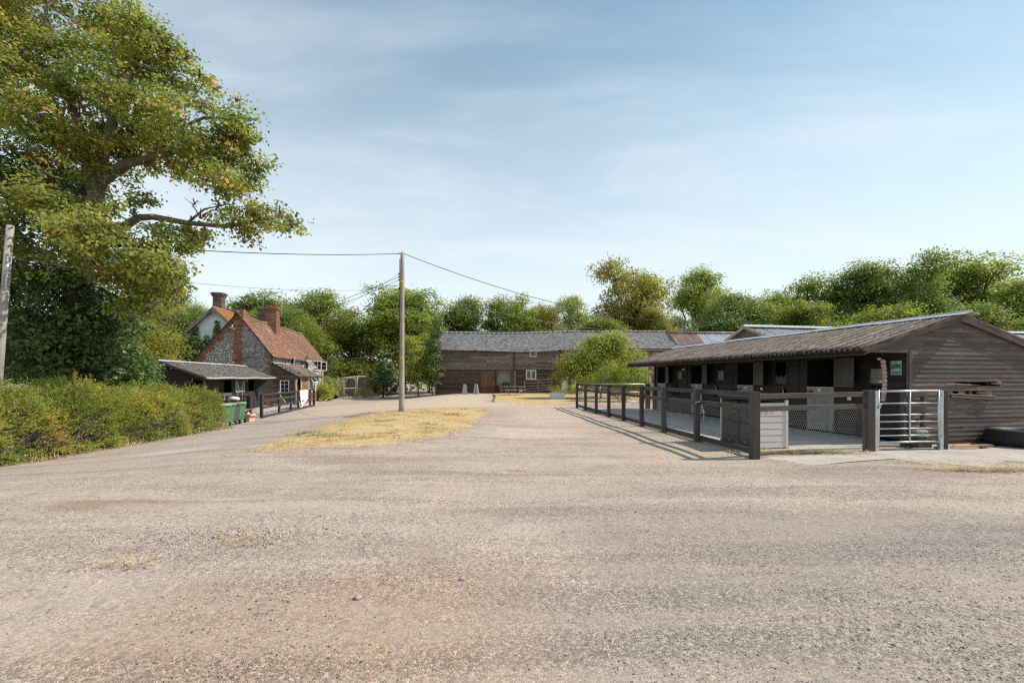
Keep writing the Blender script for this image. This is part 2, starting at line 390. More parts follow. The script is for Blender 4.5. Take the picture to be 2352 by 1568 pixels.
plain('rust_sheet', (0.19, 0.115, 0.085), (0.29, 0.20, 0.155), 1.6, 0.75, 0.2, coord='w', spots=((0.40, 0.39, 0.40), 0.9, 0.56, 0.7))
plain('tin_sheet', (0.40, 0.43, 0.48), (0.55, 0.58, 0.62), 1.3, 0.5, 0.1, 0.3, coord='w')
plain('glass_dark', (0.02, 0.022, 0.025), (0.035, 0.038, 0.042), 3, 0.08, 0.0, spec=0.6)
plain('ridge_clay', (0.20, 0.115, 0.085), (0.31, 0.20, 0.15), 3, 0.9, 0.3)
plain('clay_pot', (0.40, 0.13, 0.06), (0.50, 0.18, 0.09), 8, 0.8, 0.1)
plain('mortar', (0.30, 0.27, 0.235), (0.38, 0.35, 0.31), 8, 0.95, 0.3, coord='w')
plain('mortar_dark', (0.16, 0.14, 0.125), (0.24, 0.215, 0.195), 8, 0.95, 0.3, coord='w')
plain('net_white', (0.75, 0.75, 0.72), (0.80, 0.80, 0.78), 8, 0.7, 0.0)
toned('brick_red', [(0.0, (0.126, 0.058, 0.040)), (0.4, (0.270, 0.105, 0.057)), (0.75, (0.360, 0.158, 0.086)), (1.0, (0.306, 0.252, 0.218))], 0.9, 18, 0.35)
toned('brick_dark', [(0.0, (0.07, 0.05, 0.04)), (0.5, (0.16, 0.105, 0.08)), (1.0, (0.24, 0.19, 0.15))], 0.9, 18, 0.35)
toned('flint', [(0.0, (0.17, 0.16, 0.15)), (0.35, (0.27, 0.25, 0.235)), (0.7, (0.39, 0.37, 0.345)), (1.0, (0.54, 0.52, 0.49))], 0.75, 10, 0.4, spec=0.35)
toned('flint_pale', [(0.0, (0.22, 0.19, 0.16)), (0.4, (0.42, 0.37, 0.31)), (0.7, (0.56, 0.50, 0.42)), (1.0, (0.66, 0.61, 0.54))], 0.8, 10, 0.4)
toned('roof_tile', [(0.0, (0.10, 0.060, 0.048)), (0.3, (0.20, 0.105, 0.072)), (0.6, (0.30, 0.155, 0.10)), (0.85, (0.39, 0.20, 0.115)), (1.0, (0.44, 0.32, 0.25))], 0.9, 2.6, 0.3, stain=((0.36, 0.31, 0.27), 0.8, 0.54, 0.8))
toned('roof_tile_orange', [(0.0, (0.24, 0.09, 0.035)), (0.5, (0.36, 0.15, 0.05)), (1.0, (0.45, 0.22, 0.07))], 0.9, 9, 0.3)
toned('porch_tile', [(0.0, (0.085, 0.065, 0.055)), (0.5, (0.17, 0.135, 0.115)), (1.0, (0.26, 0.22, 0.19))], 0.9, 9, 0.3)
toned('slate', [(0.0, (0.135, 0.127, 0.127)), (0.35, (0.230, 0.213, 0.208)), (0.8, (0.317, 0.291, 0.280)), (1.0, (0.396, 0.376, 0.357))], 0.75, 7, 0.2, stain=((0.567, 0.221, 0.049), 1.3, 0.73, 0.7), spec=0.4)
toned('gravel_stone', [(0.0, (0.10, 0.092, 0.088)), (0.35, (0.22, 0.20, 0.185)), (0.75, (0.34, 0.31, 0.28)), (0.93, (0.48, 0.45, 0.41)), (1.0, (0.40, 0.19, 0.10))], 0.85, 30, 0.2)
toned('straw', [(0.0, (0.32, 0.21, 0.09)), (0.5, (0.58, 0.42, 0.20)), (1.0, (0.72, 0.60, 0.38))], 0.8, 20, 0.0)
toned('dry_blade', [(0.0, (0.372, 0.239, 0.085)), (0.5, (0.619, 0.429, 0.172)), (0.86, (0.769, 0.571, 0.274)), (0.93, (0.248, 0.239, 0.057)), (1.0, (0.111, 0.166, 0.034))], 0.85, 20, 0.0)
toned('dead_tuft', [(0.0, (0.22, 0.15, 0.06)), (0.5, (0.36, 0.27, 0.12)), (0.8, (0.30, 0.27, 0.10)), (1.0, (0.20, 0.22, 0.06))], 0.85, 20, 0.0)
G0, G1, G2 = (0.018, 0.035, 0.008), (0.045, 0.085, 0.014), (0.085, 0.135, 0.022)
leafmat('leaf_sycamore', [(0.00, (0.086, 0.122, 0.035)), (0.40, (0.215, 0.261, 0.064)), (0.68, (0.343, 0.345, 0.089)), (0.86, (0.514, 0.388, 0.106)), (1.00, (0.714, 0.388, 0.142))], 0.45)
leafmat('leaf_ivy', [(0.00, (0.054, 0.086, 0.029)), (0.60, (0.115, 0.166, 0.050)), (1.00, (0.202, 0.259, 0.080))], 0.2, 0.45, 0.35)
leafmat('leaf_laurel', [(0.00, (0.046, 0.088, 0.023)), (0.60, (0.111, 0.176, 0.043)), (1.00, (0.195, 0.260, 0.075))], 0.25, 0.4, 0.4)
leafmat('leaf_hedge', [(0.0, (0.116, 0.149, 0.031)), (0.45, (0.270, 0.312, 0.064)), (0.8, (0.424, 0.411, 0.095)), (0.93, (0.565, 0.398, 0.159)), (1.0, (0.642, 0.374, 0.159))], 0.45)
leafmat('leaf_green', [(0.00, (0.115, 0.146, 0.032)), (0.50, (0.238, 0.283, 0.059)), (0.85, (0.361, 0.389, 0.085)), (1.00, (0.573, 0.523, 0.103))], 0.45)
leafmat('leaf_deep', [(0.00, (0.104, 0.143, 0.043)), (0.50, (0.210, 0.259, 0.077)), (0.85, (0.330, 0.356, 0.102)), (1.00, (0.490, 0.456, 0.118))], 0.45)
leafmat('leaf_lime', [(0.00, (0.116, 0.152, 0.026)), (0.50, (0.230, 0.273, 0.048)), (0.85, (0.339, 0.363, 0.070)), (1.00, (0.532, 0.484, 0.085))], 0.45)
leafmat('leaf_yellow', [(0.00, (0.14, 0.15, 0.022)), (0.50, (0.26, 0.25, 0.042)), (0.85, (0.38, 0.335, 0.060)), (1.00, (0.46, 0.34, 0.07))], 0.45)
leafmat('leaf_bronze', [(0.00, (0.140, 0.146, 0.037)), (0.50, (0.279, 0.262, 0.067)), (0.85, (0.410, 0.341, 0.085)), (1.00, (0.557, 0.381, 0.103))], 0.45)
leafmat('leaf_grey', [(0.0, (0.134, 0.170, 0.069)), (0.5, (0.291, 0.330, 0.140)), (1.0, (0.504, 0.506, 0.227))], 0.45)
# ------------------------------------------------------------------ ground
def pt_mask(t, v, cx_, cy_, rx, ry, nz_, amt=0.55, soft=0.5):
    """soft-edged irregular patch of the yard's own material at a place"""
    s = nd(t, 'ShaderNodeSeparateXYZ', {0: v})
    a = mth(t, 'POWER', mth(t, 'DIVIDE', mth(t, 'SUBTRACT', s.outputs[0], cx_), rx), 2.0)
    b = mth(t, 'POWER', mth(t, 'DIVIDE', mth(t, 'SUBTRACT', s.outputs[1], cy_), ry), 2.0)
    d = mth(t, 'ADD', mth(t, 'ADD', a, b), mth(t, 'MULTIPLY', mth(t, 'SUBTRACT', nz_, 0.5), amt * 5))
    return mrange(t, d, 1.0 + soft, 1.0 - soft, 0.0, 1.0)

def ground_material(name='yard_gravel', over=None, wob=0.9):
    m, t, b = newmat(name); v = world_pos(t)
    big = noise(t, v, 0.33, 5, 0.6, 0.6); mid = noise(t, v, 1.7, 5, 0.62, 0.3); fine = noise(t, v, 22, 4, 0.7)
    streak = noise(t, mapping(t, v, (0.22, 1.7, 1), (0, 0, R(12))), 0.95, 5, 0.62, 0.5)
    col = ramp(t, mid, [(0.28, (0.225, 0.198, 0.172)), (0.5, (0.285, 0.255, 0.222)), (0.74, (0.345, 0.305, 0.262))])
    col = mixc(t, mrange(t, streak, 0.47, 0.66, 0, 0.48), col, (0.195, 0.180, 0.167))          # loose dark chippings
    col = mixc(t, mrange(t, big, 0.50, 0.68, 0, 0.5), col, (0.38, 0.33, 0.275))                 # pale dust
    # brown bare earth near the camera, pale sandy lane towards the barn, worn tarmac lane by the cottage
    earth = pt_mask(t, v, -1.15, 2.65, 1.45, 0.75, mid, 0.4, 0.85)
    col = mixc(t, mth(t, 'MULTIPLY', earth, 0.78), col, (0.245, 0.190, 0.143))
    earth2 = pt_mask(t, v, -0.45, 3.4, 0.9, 0.45, mid, 0.5, 0.7)
    col = mixc(t, mth(t, 'MULTIPLY', earth2, 0.4), col, (0.25, 0.19, 0.142))
    for (x, y, rx, ry, c, k) in ((-4.6, 5.4, 0.9, 0.28, (0.17, 0.125, 0.085), 0.8), (-3.1, 5.0, 1.9, 0.6, (0.30, 0.275, 0.245), 0.7),
                                 (-8.8, 16.5, 1.4, 5.5, (0.30, 0.285, 0.268), 0.85), (-8.0, 11.0, 1.0, 0.5, (0.36, 0.35, 0.34), 0.9),
                                 (-2.6, 8.3, 1.2, 0.5, (0.25, 0.205, 0.16), 0.6), (0.8, 12.5, 1.4, 1.2, (0.40, 0.35, 0.30), 0.7),
                                 (-4.0, 33.0, 9.0, 10.0, (0.42, 0.355, 0.28), 0.8), (-7.5, 26.0, 4.5, 4.0, (0.40, 0.345, 0.28), 0.75),
                                 (1.6, 19.0, 1.6, 5.0, (0.38, 0.33, 0.27), 0.7), (2.9, 12.5, 0.9, 5.0, (0.33, 0.285, 0.235), 0.6),
                                 (5.6, 7.2, 1.6, 0.6, (0.205, 0.185, 0.170), 0.6), (3.8, 4.3, 3.2, 0.8, (0.185, 0.172, 0.163), 0.8), (2.2, 2.9, 2.2, 0.9, (0.20, 0.185, 0.172), 0.7), (1.7, 5.1, 1.6, 0.35, (0.21, 0.195, 0.182), 0.6)):
        col = mixc(t, mth(t, 'MULTIPLY', pt_mask(t, v, x, y, rx, ry, mid, 0.45, 0.7), k), col, c)
    vor = nd(t, 'ShaderNodeTexVoronoi', {'Vector': v, 'Scale': 85.0}); sp = mrange(t, vor.outputs['Color'], 0.0, 1.0)
    sc_ = nd(t, 'ShaderNodeSeparateXYZ', {0: vor.outputs['Color']}).outputs[0]
    trk = nd(t, 'ShaderNodeSeparateXYZ', {0: v}); tq = mth(t, 'ADD', mth(t, 'ADD', trk.outputs[1], mth(t, 'MULTIPLY', trk.outputs[0], 0.16)), mth(t, 'MULTIPLY', big, 1.6))
    band_ = mth(t, 'SINE', mth(t, 'MULTIPLY', tq, 5.2)); loose = mrange(t, mth(t, 'ADD', mth(t, 'MULTIPLY', band_, 0.05), mth(t, 'ADD', mth(t, 'MULTIPLY', streak, 0.9), mth(t, 'MULTIPLY', mid, 0.45))), 0.48, 0.86)   # loose chippings between compacted wheelings
    col = mixc(t, mth(t, 'MULTIPLY', mth(t, 'SUBTRACT', 1.0, loose), 0.26), col, (0.30, 0.264, 0.228))
    col = mixc(t, mth(t, 'ADD', mth(t, 'MULTIPLY', loose, 0.40), 0.24), col, ramp(t, sc_, [(0.0, (0.10, 0.09, 0.085)), (0.45, (0.30, 0.30, 0.30)), (0.55, (0.5, 0.5, 0.5)), (0.8, (0.60, 0.60, 0.60)), (1.0, (1.0, 0.98, 0.94))]), 'OVERLAY')
    vo2 = nd(t, 'ShaderNodeTexVoronoi', {'Vector': v, 'Scale': 19.0}); s2 = nd(t, 'ShaderNodeSeparateXYZ', {0: vo2.outputs['Color']}).outputs[1]
    col = mixc(t, mth(t, 'MULTIPLY', mrange(t, s2, 0.90, 0.95), 0.35), col, (0.13, 0.12, 0.115))
    col = mixc(t, mth(t, 'MULTIPLY', mrange(t, fine, 0.55, 0.75), 0.35), col, (0.42, 0.385, 0.34))
    col = mixc(t, 1.0, col, (1.575, 1.405, 1.28), 'MULTIPLY')
    if over:                                            # another surface laid over the gravel, fading out raggedly at its edge
        e = nd(t, 'ShaderNodeAttribute', attribute_name='edge').outputs['Fac']
        k = mth(t, 'ADD', e, mth(t, 'ADD', mth(t, 'MULTIPLY', mth(t, 'SUBTRACT', noise(t, v, 1.6, 5, 0.65), 0.5), wob*1.6), mth(t, 'MULTIPLY', mth(t, 'SUBTRACT', noise(t, v, 14, 3, 0.6), 0.5), wob)))
        col = mixc(t, mrange(t, k, 0.36, 0.66), col, over(t, v))
    t.links.new(col, b.inputs['Base Color']); b.inputs['Roughness'].default_value = 0.95; b.inputs['Specular IOR Level'].default_value = 0.15
    # relief: chippings, lumps and the tread of a tractor tyre
    wv = nd(t, 'ShaderNodeTexWave', {'Vector': mapping(t, v, (1, 1, 1), (0, 0, R(-52))), 'Scale': 5.5, 'Distortion': 2.2, 'Detail': 2.0, 'Detail Scale': 2.0})
    tr = mth(t, 'MULTIPLY', pt_mask(t, v, 1.15, 4.0, 0.9, 0.22, mid, 0.15, 0.5), wv.outputs['Fac'])
    wv2 = nd(t, 'ShaderNodeTexWave', {'Vector': mapping(t, v, (1, 1, 1), (0, 0, R(78))), 'Scale': 7.0, 'Distortion': 1.2, 'Detail': 2.0})
    tr2 = mth(t, 'MULTIPLY', pt_mask(t, v, -0.2, 3.2, 1.6, 0.35, mid, 0.2, 0.6), wv2.outputs['Fac'])
    wv3 = nd(t, 'ShaderNodeTexWave', {'Vector': mapping(t, v, (1, 1, 1), (0, 0, R(35))), 'Scale': 4.0, 'Distortion': 3.0, 'Detail': 2.0})
    tr3 = mth(t, 'MULTIPLY', pt_mask(t, v, 1.9, 2.6, 1.2, 0.7, mid, 0.3, 0.6), wv3.outputs['Fac'])
    h = mth(t, 'ADD', mth(t, 'MULTIPLY', vor.outputs['Distance'], -0.45), mth(t, 'MULTIPLY', noise(t, v, 90, 3, 0.7), 0.35))
    h = mth(t, 'ADD', h, mth(t, 'MULTIPLY', mid, 1.3)); h = mth(t, 'ADD', h, mth(t, 'MULTIPLY', noise(t, v, 7.5, 4, 0.6), 0.9))
    h = mth(t, 'ADD', h, mth(t, 'MULTIPLY', vo2.outputs['Distance'], -0.5))
    h = mth(t, 'ADD', h, mth(t, 'ADD', mth(t, 'MULTIPLY', tr, 0.22), mth(t, 'ADD', mth(t, 'MULTIPLY', tr2, 0.2), mth(t, 'MULTIPLY', tr3, 0.12))))
    bump(t, b, mth(t, 'MULTIPLY', h, mth(t, 'ADD', mth(t, 'MULTIPLY', loose, 0.8), 0.26)), 0.55, 0.03)
ground_material()

def grid_lines(segs):
    out = []
    for a, b_, st in segs: out += list(np.arange(a, b_, st))
    return np.array(sorted(set(np.round(out, 4))))
gx = grid_lines([(-900, -120, 120), (-120, -40, 12), (-40, -22, 2), (-22, 14, 0.3), (14, 40, 2), (40, 120, 12), (120, 1000, 120)])
gy = grid_lines([(-200, -20, 40), (-20, -2, 3), (-2, 36, 0.3), (36, 60, 2), (60, 140, 10), (140, 1700, 140)])
X, Y = np.meshgrid(gx, gy); Z = terrain(X, Y)
Z = Z + 0.012 * np.sin(X * 1.7 + 1.3 * np.sin(Y * 0.9)) * np.sin(Y * 1.3 + 0.7) * (np.abs(X) < 25) * (Y < 40)
V = np.stack([X, Y, Z], -1).reshape(-1, 3); nx_, ny_ = len(gx), len(gy)
I = np.arange(nx_ * ny_).reshape(ny_, nx_)
F = np.stack([I[:-1, :-1], I[:-1, 1:], I[1:, 1:], I[1:, :-1]], -1).reshape(-1, 4)
tag(link('ground', np_mesh('ground', V, F, smooth=True), 'yard_gravel'), 'grey and tan gravel yard with bare brown earth and straw', 'ground', kind='structure')
def gz(x, y):
    return float(terrain(x, y)) + (0.012 * math.sin(x*1.7 + 1.3*math.sin(y*0.9)) * math.sin(y*1.3+0.7) if abs(x) < 25 and y < 40 else 0)

def smooth_loop(pts, n=10, amp=0.12, seed=1):
    r = random.Random(seed); out = []; m = len(pts)
    for i in range(m):
        p0, p1, p2, p3 = (Vector(pts[(i+k-1) % m][:2]) for k in range(4))
        for k in range(n):
            u = k / n
            q = 0.5*((2*p1) + (p2-p0)*u + (2*p0-5*p1+4*p2-p3)*u*u + (3*p1-p0-3*p2+p3)*u**3)
            out.append((q.x + r.uniform(-amp, amp), q.y + r.uniform(-amp, amp)))
    return out
def sheet(name, loop, mat, label, cat, up=0.006, mid=0.02, rings=12, cen=None, band=0.3):
    c = np.mean(np.array(loop), 0) if cen is None else np.array(cen); vs = []; fs = []; n = len(loop)
    for k in range(1, rings + 1):
        s_ = k / rings
        for x, y in loop:
            px_, py_ = c[0] + (x-c[0])*s_, c[1] + (y-c[1])*s_
            vs.append((px_, py_, gz(px_, py_) + (up if k == rings else mid)))
    vs.append((c[0], c[1], gz(*c) + mid)); ci = len(vs)-1
    for i in range(n): fs.append((ci, i, (i+1) % n))
    for k in range(rings-1):
        for i in range(n): fs.append((k*n+i, (k+1)*n+i, (k+1)*n+(i+1)%n, k*n+(i+1)%n))
    me = bpy.data.meshes.new(name); me.from_pydata(vs, [], fs); me.update()
    ea = me.attributes.new('edge', 'FLOAT', 'POINT'); ea.data.foreach_set('value', [min(1.0, (1-(i//n+1)/rings)/band) for i in range(n*rings)]+[1.0])
    if me.polygons[0].normal.z < 0: me.flip_normals()
    return tag(link(name, me, mat), label, cat, kind='structure')

def dry_grass_colour(t, v):
    n1 = noise(t, v, 1.1, 5, 0.6, 0.4); n2 = noise(t, v, 9, 4, 0.7); n3 = noise(t, mapping(t, v, (1.2, 2.6, 1)), 1.6, 5, 0.65)
    col = ramp(t, n2, [(0.3, (0.46, 0.31, 0.14)), (0.55, (0.60, 0.43, 0.21)), (0.8, (0.68, 0.52, 0.285))])
    col = mixc(t, mrange(t, n1, 0.52, 0.7, 0, 0.6), col, (0.46, 0.35, 0.235))
    return mixc(t, mrange(t, n3, 0.58, 0.68, 0, 0.7), col, (0.20, 0.185, 0.07))
def apron_colour(t, v):
    col = ramp(t, noise(t, v, 1.5, 5, 0.6), [(0.3, (0.45, 0.385, 0.32)), (0.7, (0.56, 0.485, 0.41))])
    col = mixc(t, mrange(t, noise(t, v, 3.1, 6, 0.7), 0.52, 0.66, 0, 0.6), col, (0.30, 0.25, 0.205))
    return mixc(t, mrange(t, noise(t, v, 16, 4, 0.7), 0.6, 0.75, 0, 0.5), col, (0.33, 0.29, 0.25))
ground_material('dry_grass', dry_grass_colour, 1.35)
ground_material('apron', apron_colour, 0.8)

isl_px = [(590,1031),(640,1015),(700,996),(790,968),(870,949),(960,940),(1060,938),(1118,942),(1095,962),(1062,985),(985,1006),(900,1018),(800,1026),(680,1033)]
isl = smooth_loop([gp(*p) for p in isl_px], 8, 0.07, 3); _c = np.mean(np.array(isl), 0); isl = [(_c[0]+(x-_c[0])*1.09, _c[1]+(y-_c[1])*1.07) for x, y in isl]
sheet('grass_island', isl, 'dry_grass', 'straw coloured dry grass island around the utility pole', 'dry grass', -0.012, 0.016, band=0.16)
lawn_px = [(1105,917),(1128,905),(1170,899),(1230,897),(1300,898),(1345,897),(1480,893),(1500,915),(1420,935),(1330,929),(1250,931),(1180,927),(1130,923)]
lawn = smooth_loop([gp(*p) for p in lawn_px], 8, 0.10, 5)
sheet('dry_lawn', lawn, 'dry_grass', 'dry yellow lawn in front of the barn', 'dry lawn', -0.012, 0.016, band=0.2)
verge_px = [(735,925),(760,912),(830,904),(905,897),(905,893),(840,892),(760,897),(728,905)]
verge = smooth_loop([gp(*p) for p in verge_px], 8, 0.10, 6)
sheet('dry_verge', verge, 'dry_grass', 'dry straw coloured verge by the timber cage', 'verge', -0.012, 0.016, band=0.2)

def inside(poly, x, y):
    poly = np.asarray(poly); j = np.roll(np.arange(len(poly)), 1); c = np.zeros(len(x), bool)
    for a, b_ in zip(poly, poly[j]):
        cond = ((a[1] > y) != (b_[1] > y)); xi = (b_[0]-a[0])*(y-a[1])/(b_[1]-a[1]+1e-12)+a[0]
        c ^= cond & (x < xi)
    return c
def scatter(poly, n, grow=0.0, seed=1):
    r = np.random.default_rng(seed); p = np.asarray(poly); lo, hi = p.min(0)-grow, p.max(0)+grow; c = p.mean(0)
    q = (p - c) * (1 + grow) + c; out = np.zeros((0, 2))
    while len(out) < n:
        s_ = r.uniform(lo, hi, (n*3, 2)); out = np.vstack([out, s_[inside(q, s_[:, 0], s_[:, 1])]])
    return out[:n]
def blades(name, P, ln, wd, mat, label, cat, seed=1, lean=0.9, tone=None, lift=0.012):
    r = np.random.default_rng(seed); n = len(P); a = r.uniform(0, 2*np.pi, n); L = r.uniform(*ln, n); W = wd * r.uniform(0.6, 1.4, n)
    z = terrain(P[:, 0], P[:, 1]) + lift; d = np.stack([np.cos(a), np.sin(a)], -1); pr = np.stack([-d[:, 1], d[:, 0]], -1)
    el = np.abs(r.normal(0, 1, n)) * (1-lean) + 0.12; h = L*np.sin(el); hr = L*np.cos(el)
    V = np.zeros((n, 4, 3)); b0 = np.stack([P[:, 0], P[:, 1], z], -1)
    V[:, 0, :2] = b0[:, :2] - pr*W[:, None]/2; V[:, 1, :2] = b0[:, :2] + pr*W[:, None]/2; V[:, :2, 2] = z[:, None]
    tip = b0.copy(); tip[:, :2] += d*hr[:, None]; tip[:, 2] += h
    V[:, 2] = tip; V[:, 3] = tip; V[:, 2, :2] += pr*W[:, None]*0.25; V[:, 3, :2] -= pr*W[:, None]*0.25
    F = np.arange(n*4).reshape(n, 4)
    o = link(name, np_mesh(name, V.reshape(-1, 3), F, tone if tone is not None else r.uniform(0, 1, n)), mat)
    return tag(o, label, cat, kind='stuff')
# ------------------------------------------------------------------ shared building helpers
def clap(name, parent, p0, p1, wd, th, mat, n, taper=0.022, jit=0.003):
    """horizontal board, lower edge proud"""
    X = (Vector(p1)-Vector(p0)).normalized()
    if Vector(n).cross(X).z < 0: p0, p1 = p1, p0
    return plank(name, parent, p0, p1, wd, th, mat, n, taper, jit)
def spans(s0, s1, z0, z1, openings):
    out = [(s0, s1)]
    for (a, b_, c, d) in openings:
        if min(z1, d) - max(z0, c) < 0.35*(z1-z0): continue
        nxt = []
        for (u, v_) in out:
            if b_ <= u or a >= v_: nxt.append((u, v_)); continue
            if a - u > 0.02: nxt.append((u, a))
            if v_ - b_ > 0.02: nxt.append((b_, v_))
        out = nxt
    return out
def clad(parent, P, s0, s1, z0, z1, pitch, mat, n, openings=(), lim=None, th=0.036, tap=0.62,  name='board', over=0.012, maxlen=None, skip=None):
    """rows of individual boards on a wall; P(s, z) gives the point in the parent's space"""
    z = z0; k = 0
    while z < z1 - 0.02:
        h = min(pitch, z1 - z); a, b_ = s0, s1
        if lim: 
            a, b_ = lim(z + h*0.25); 
        if b_ - a > 0.05:
            for (u, v_) in spans(a, b_, z, z+h, openings):
                cuts = [u]
                if maxlen:
                    q = u + RND.uniform(0.4, 1.0)*maxlen
                    while q < v_ - 0.4: cuts.append(q); q += RND.uniform(0.7, 1.0)*maxlen
                cuts.append(v_)
                for c0, c1 in zip(cuts[:-1], cuts[1:]):
                    if skip and skip(k, c0, c1): continue
                    dz = RND.uniform(-0.004, 0.004)
                    clap(name, parent, P(c0+0.002, z+h/2+dz), P(c1-0.002, z+h/2+dz+RND.uniform(-0.003, 0.003)), h+over, th+RND.uniform(0, 0.004), mat, n, th*tap)
        z += pitch; k += 1
def corr_mesh(name, wid, ln, pitch=0.146, amp=0.026, per=6, rows=4, th=0.008, wob=0.0, seed=1):
    """corrugated sheet; X across the corrugations, Y along them, real thickness"""
    r = random.Random(seed); nx = max(2, int(wid/pitch*per))+1; vs = []; fs = []
    for lay in (0, 1):
        for j in range(rows+1):
            for i in range(nx):
                x = wid*i/(nx-1); z = amp*math.cos(2*math.pi*x/pitch) - lay*th + (r.uniform(-wob, wob) if lay == 0 else 0)
                vs.append((x, ln*j/rows, z))
    o = nx*(rows+1)
    for j in range(rows):
        for i in range(nx-1):
            a = j*nx+i; fs.append((a, a+1, a+nx+1, a+nx)); fs.append((o+a, o+a+nx, o+a+nx+1, o+a+1))
    for i in range(nx-1):
        fs.append((i, o+i, o+i+1, i+1)); e = rows*nx+i; fs.append((e, e+1, o+e+1, o+e))
    for j in range(rows):
        a = j*nx; fs.append((a, a+nx, o+a+nx, o+a)); a = j*nx+nx-1; fs.append((a, o+a, o+a+nx, a+nx))
    me = bpy.data.meshes.new(name); me.from_pydata(vs, [], fs)
    me.polygons.foreach_set('use_smooth', [True]*len(me.polygons)); me.update(); return me
def frame_mat(o, x, y, z):
    m = Matrix((Vector(x).normalized(), Vector(y).normalized(), Vector(z).normalized())).transposed().to_4x4(); m.translation = Vector(o); return m
def sheets(parent, name, mat, origin, along, up, count, wid, ln, seeds=3, sag=0.0, **kw):
    """a course of corrugated sheets as separate objects sharing a few meshes"""
    al = Vector(along).normalized(); u = Vector(up).normalized(); nrm = al.cross(u)
    if nrm.z < 0: nrm = -nrm
    X = u.cross(nrm)                                              # right-handed
    ms = [corr_mesh(name, wid, ln, seed=s_, **kw) for s_ in range(seeds)]; flip = X.dot(al) < 0
    for k in range(count):
        b_ = Vector(origin) + al*(wid*0.99*(k + (1 if flip else 0))) + nrm*(0.004*(k % 2) - sag*math.sin(math.pi*(k+0.5)/count))
        o = link(name, ms[k % seeds], mat, parent); o.matrix_local = frame_mat(b_, X, u, nrm) @ Matrix.Rotation(R(RND.uniform(-0.25, 0.25)), 4, 'Z')
def moss(parent, origin, along, up, la, lu, n, mat, seed=1, s0=0.012, s1=0.05):
    """small cushions of moss on a roof slope"""
    r = np.random.default_rng(seed); al = np.array(Vector(along).normalized()); u = np.array(Vector(up).normalized()); nr = np.cross(al, u); nr = nr if nr[2] > 0 else -nr
    a = r.uniform(0, la, n); b_ = r.uniform(0, lu, n); s = s0 + (s1-s0)*r.uniform(0, 1, n)**3
    base = np.array([(1,0,0),(0,1,0),(-1,0,0),(0,-1,0),(0,0,0.6)]); fc = np.array([(0,1,4),(1,2,4),(2,3,4),(3,0,4)])
    q = base[None]*s[:, None, None]*r.uniform(0.6, 1.3, (n, 5, 1)); c = np.array(origin)[None]+a[:, None]*al+b_[:, None]*u+nr*0.012
    V = c[:, None]+q[..., :1]*al+q[..., 1:2]*u+q[..., 2:]*nr; F = (fc[None]+(np.arange(n)*5)[:, None, None]).reshape(-1, 3)
    return tag(link('moss', np_mesh('moss', V.reshape(-1, 3), F, np.repeat(r.uniform(0, 1, n), 4)), mat, parent), kind='stuff')
toned('moss', [(0.0, (0.06, 0.048, 0.035)), (0.5, (0.16, 0.125, 0.085)), (0.8, (0.27, 0.21, 0.13)), (1.0, (0.34, 0.29, 0.22))], 0.95, 20, 0.3)
def text(s, size, o, x, y, mat, parent, ext=0.004, name='lettering', align='CENTER', bold=0.0):
    c = bpy.data.curves.new(name, 'FONT'); c.body = s; c.size = size; c.extrude = ext; c.align_x = align; c.align_y = 'CENTER'; c.offset = bold
    t = bpy.data.objects.new('lettering_curve', c); COL.objects.link(t); dg = bpy.context.evaluated_depsgraph_get()
    me = bpy.data.meshes.new_from_object(t.evaluated_get(dg)); me.name = name; me.materials.clear(); bpy.data.objects.remove(t); bpy.data.curves.remove(c)
    t = link(name, me, mat, parent)
    X = Vector(x).normalized(); Y = Vector(y).normalized(); t.matrix_local = frame_mat(o, X, Y, X.cross(Y)); return t
def wires(A, B, rad):
    """thin three-sided wires between point arrays A and B"""
    d = B-A; d = d/np.linalg.norm(d, axis=1)[:, None]; ref = np.where(np.abs(d[:, 2:3]) < 0.9, [[0, 0, 1.0]], [[1.0, 0, 0]])
    a = np.cross(d, ref); a /= np.linalg.norm(a, axis=1)[:, None]; c = np.cross(d, a); n = len(A); V = np.zeros((n, 6, 3))
    for k in range(3):
        o = rad*(a*math.cos(2.094*k)+c*math.sin(2.094*k)); V[:, k] = A+o; V[:, 3+k] = B+o
    f = np.array([(0,1,4,3),(1,2,5,4),(2,0,3,5)]); return V.reshape(-1, 3), (f[None]+(np.arange(n)*6)[:, None, None]).reshape(-1, 4)
def netting(parent, p0, p1, z0, z1, cell=0.055, rad=0.0013, name='wire_netting'):
    p0, p1 = np.array(p0, float), np.array(p1, float); L = np.linalg.norm(p1-p0); d = (p1-p0)/L; a = cell/1.732; A = []; B = []
    nr = int((z1-z0)/(1.5*a)); nc = int(L/(cell/2)); rr = np.random.default_rng(3)
    def P(i, r): 
        zt = r*1.5*a+(a/2 if (i+r) % 2 else 0); return (i*cell/2, zt)
    for r in range(nr):
        for i in range(nc):
            A.append(P(i, r)); B.append(P(i+1, r))
            if (i+r) % 2 and r < nr-1: A.append(P(i, r)); B.append(P(i, r+1))
    A, B = np.array(A), np.array(B)
    def W(q):
        bulge = 0.012*np.sin(q[:, 0]*2.3)*np.sin(q[:, 1]*5)
        w_ = p0[None, :]+q[:, :1]*d[None]; w_ = w_.copy(); w_[:, 2] = z0+q[:, 1]+0.008*np.sin(q[:, 0]*3.1)
        w_[:, 0] += bulge*d[1]; w_[:, 1] -= bulge*d[0]; return w_
    V, F = wires(W(A), W(B), rad)
    return tag(link(name, np_mesh(name, V, F), 'wire', parent), kind='stuff')

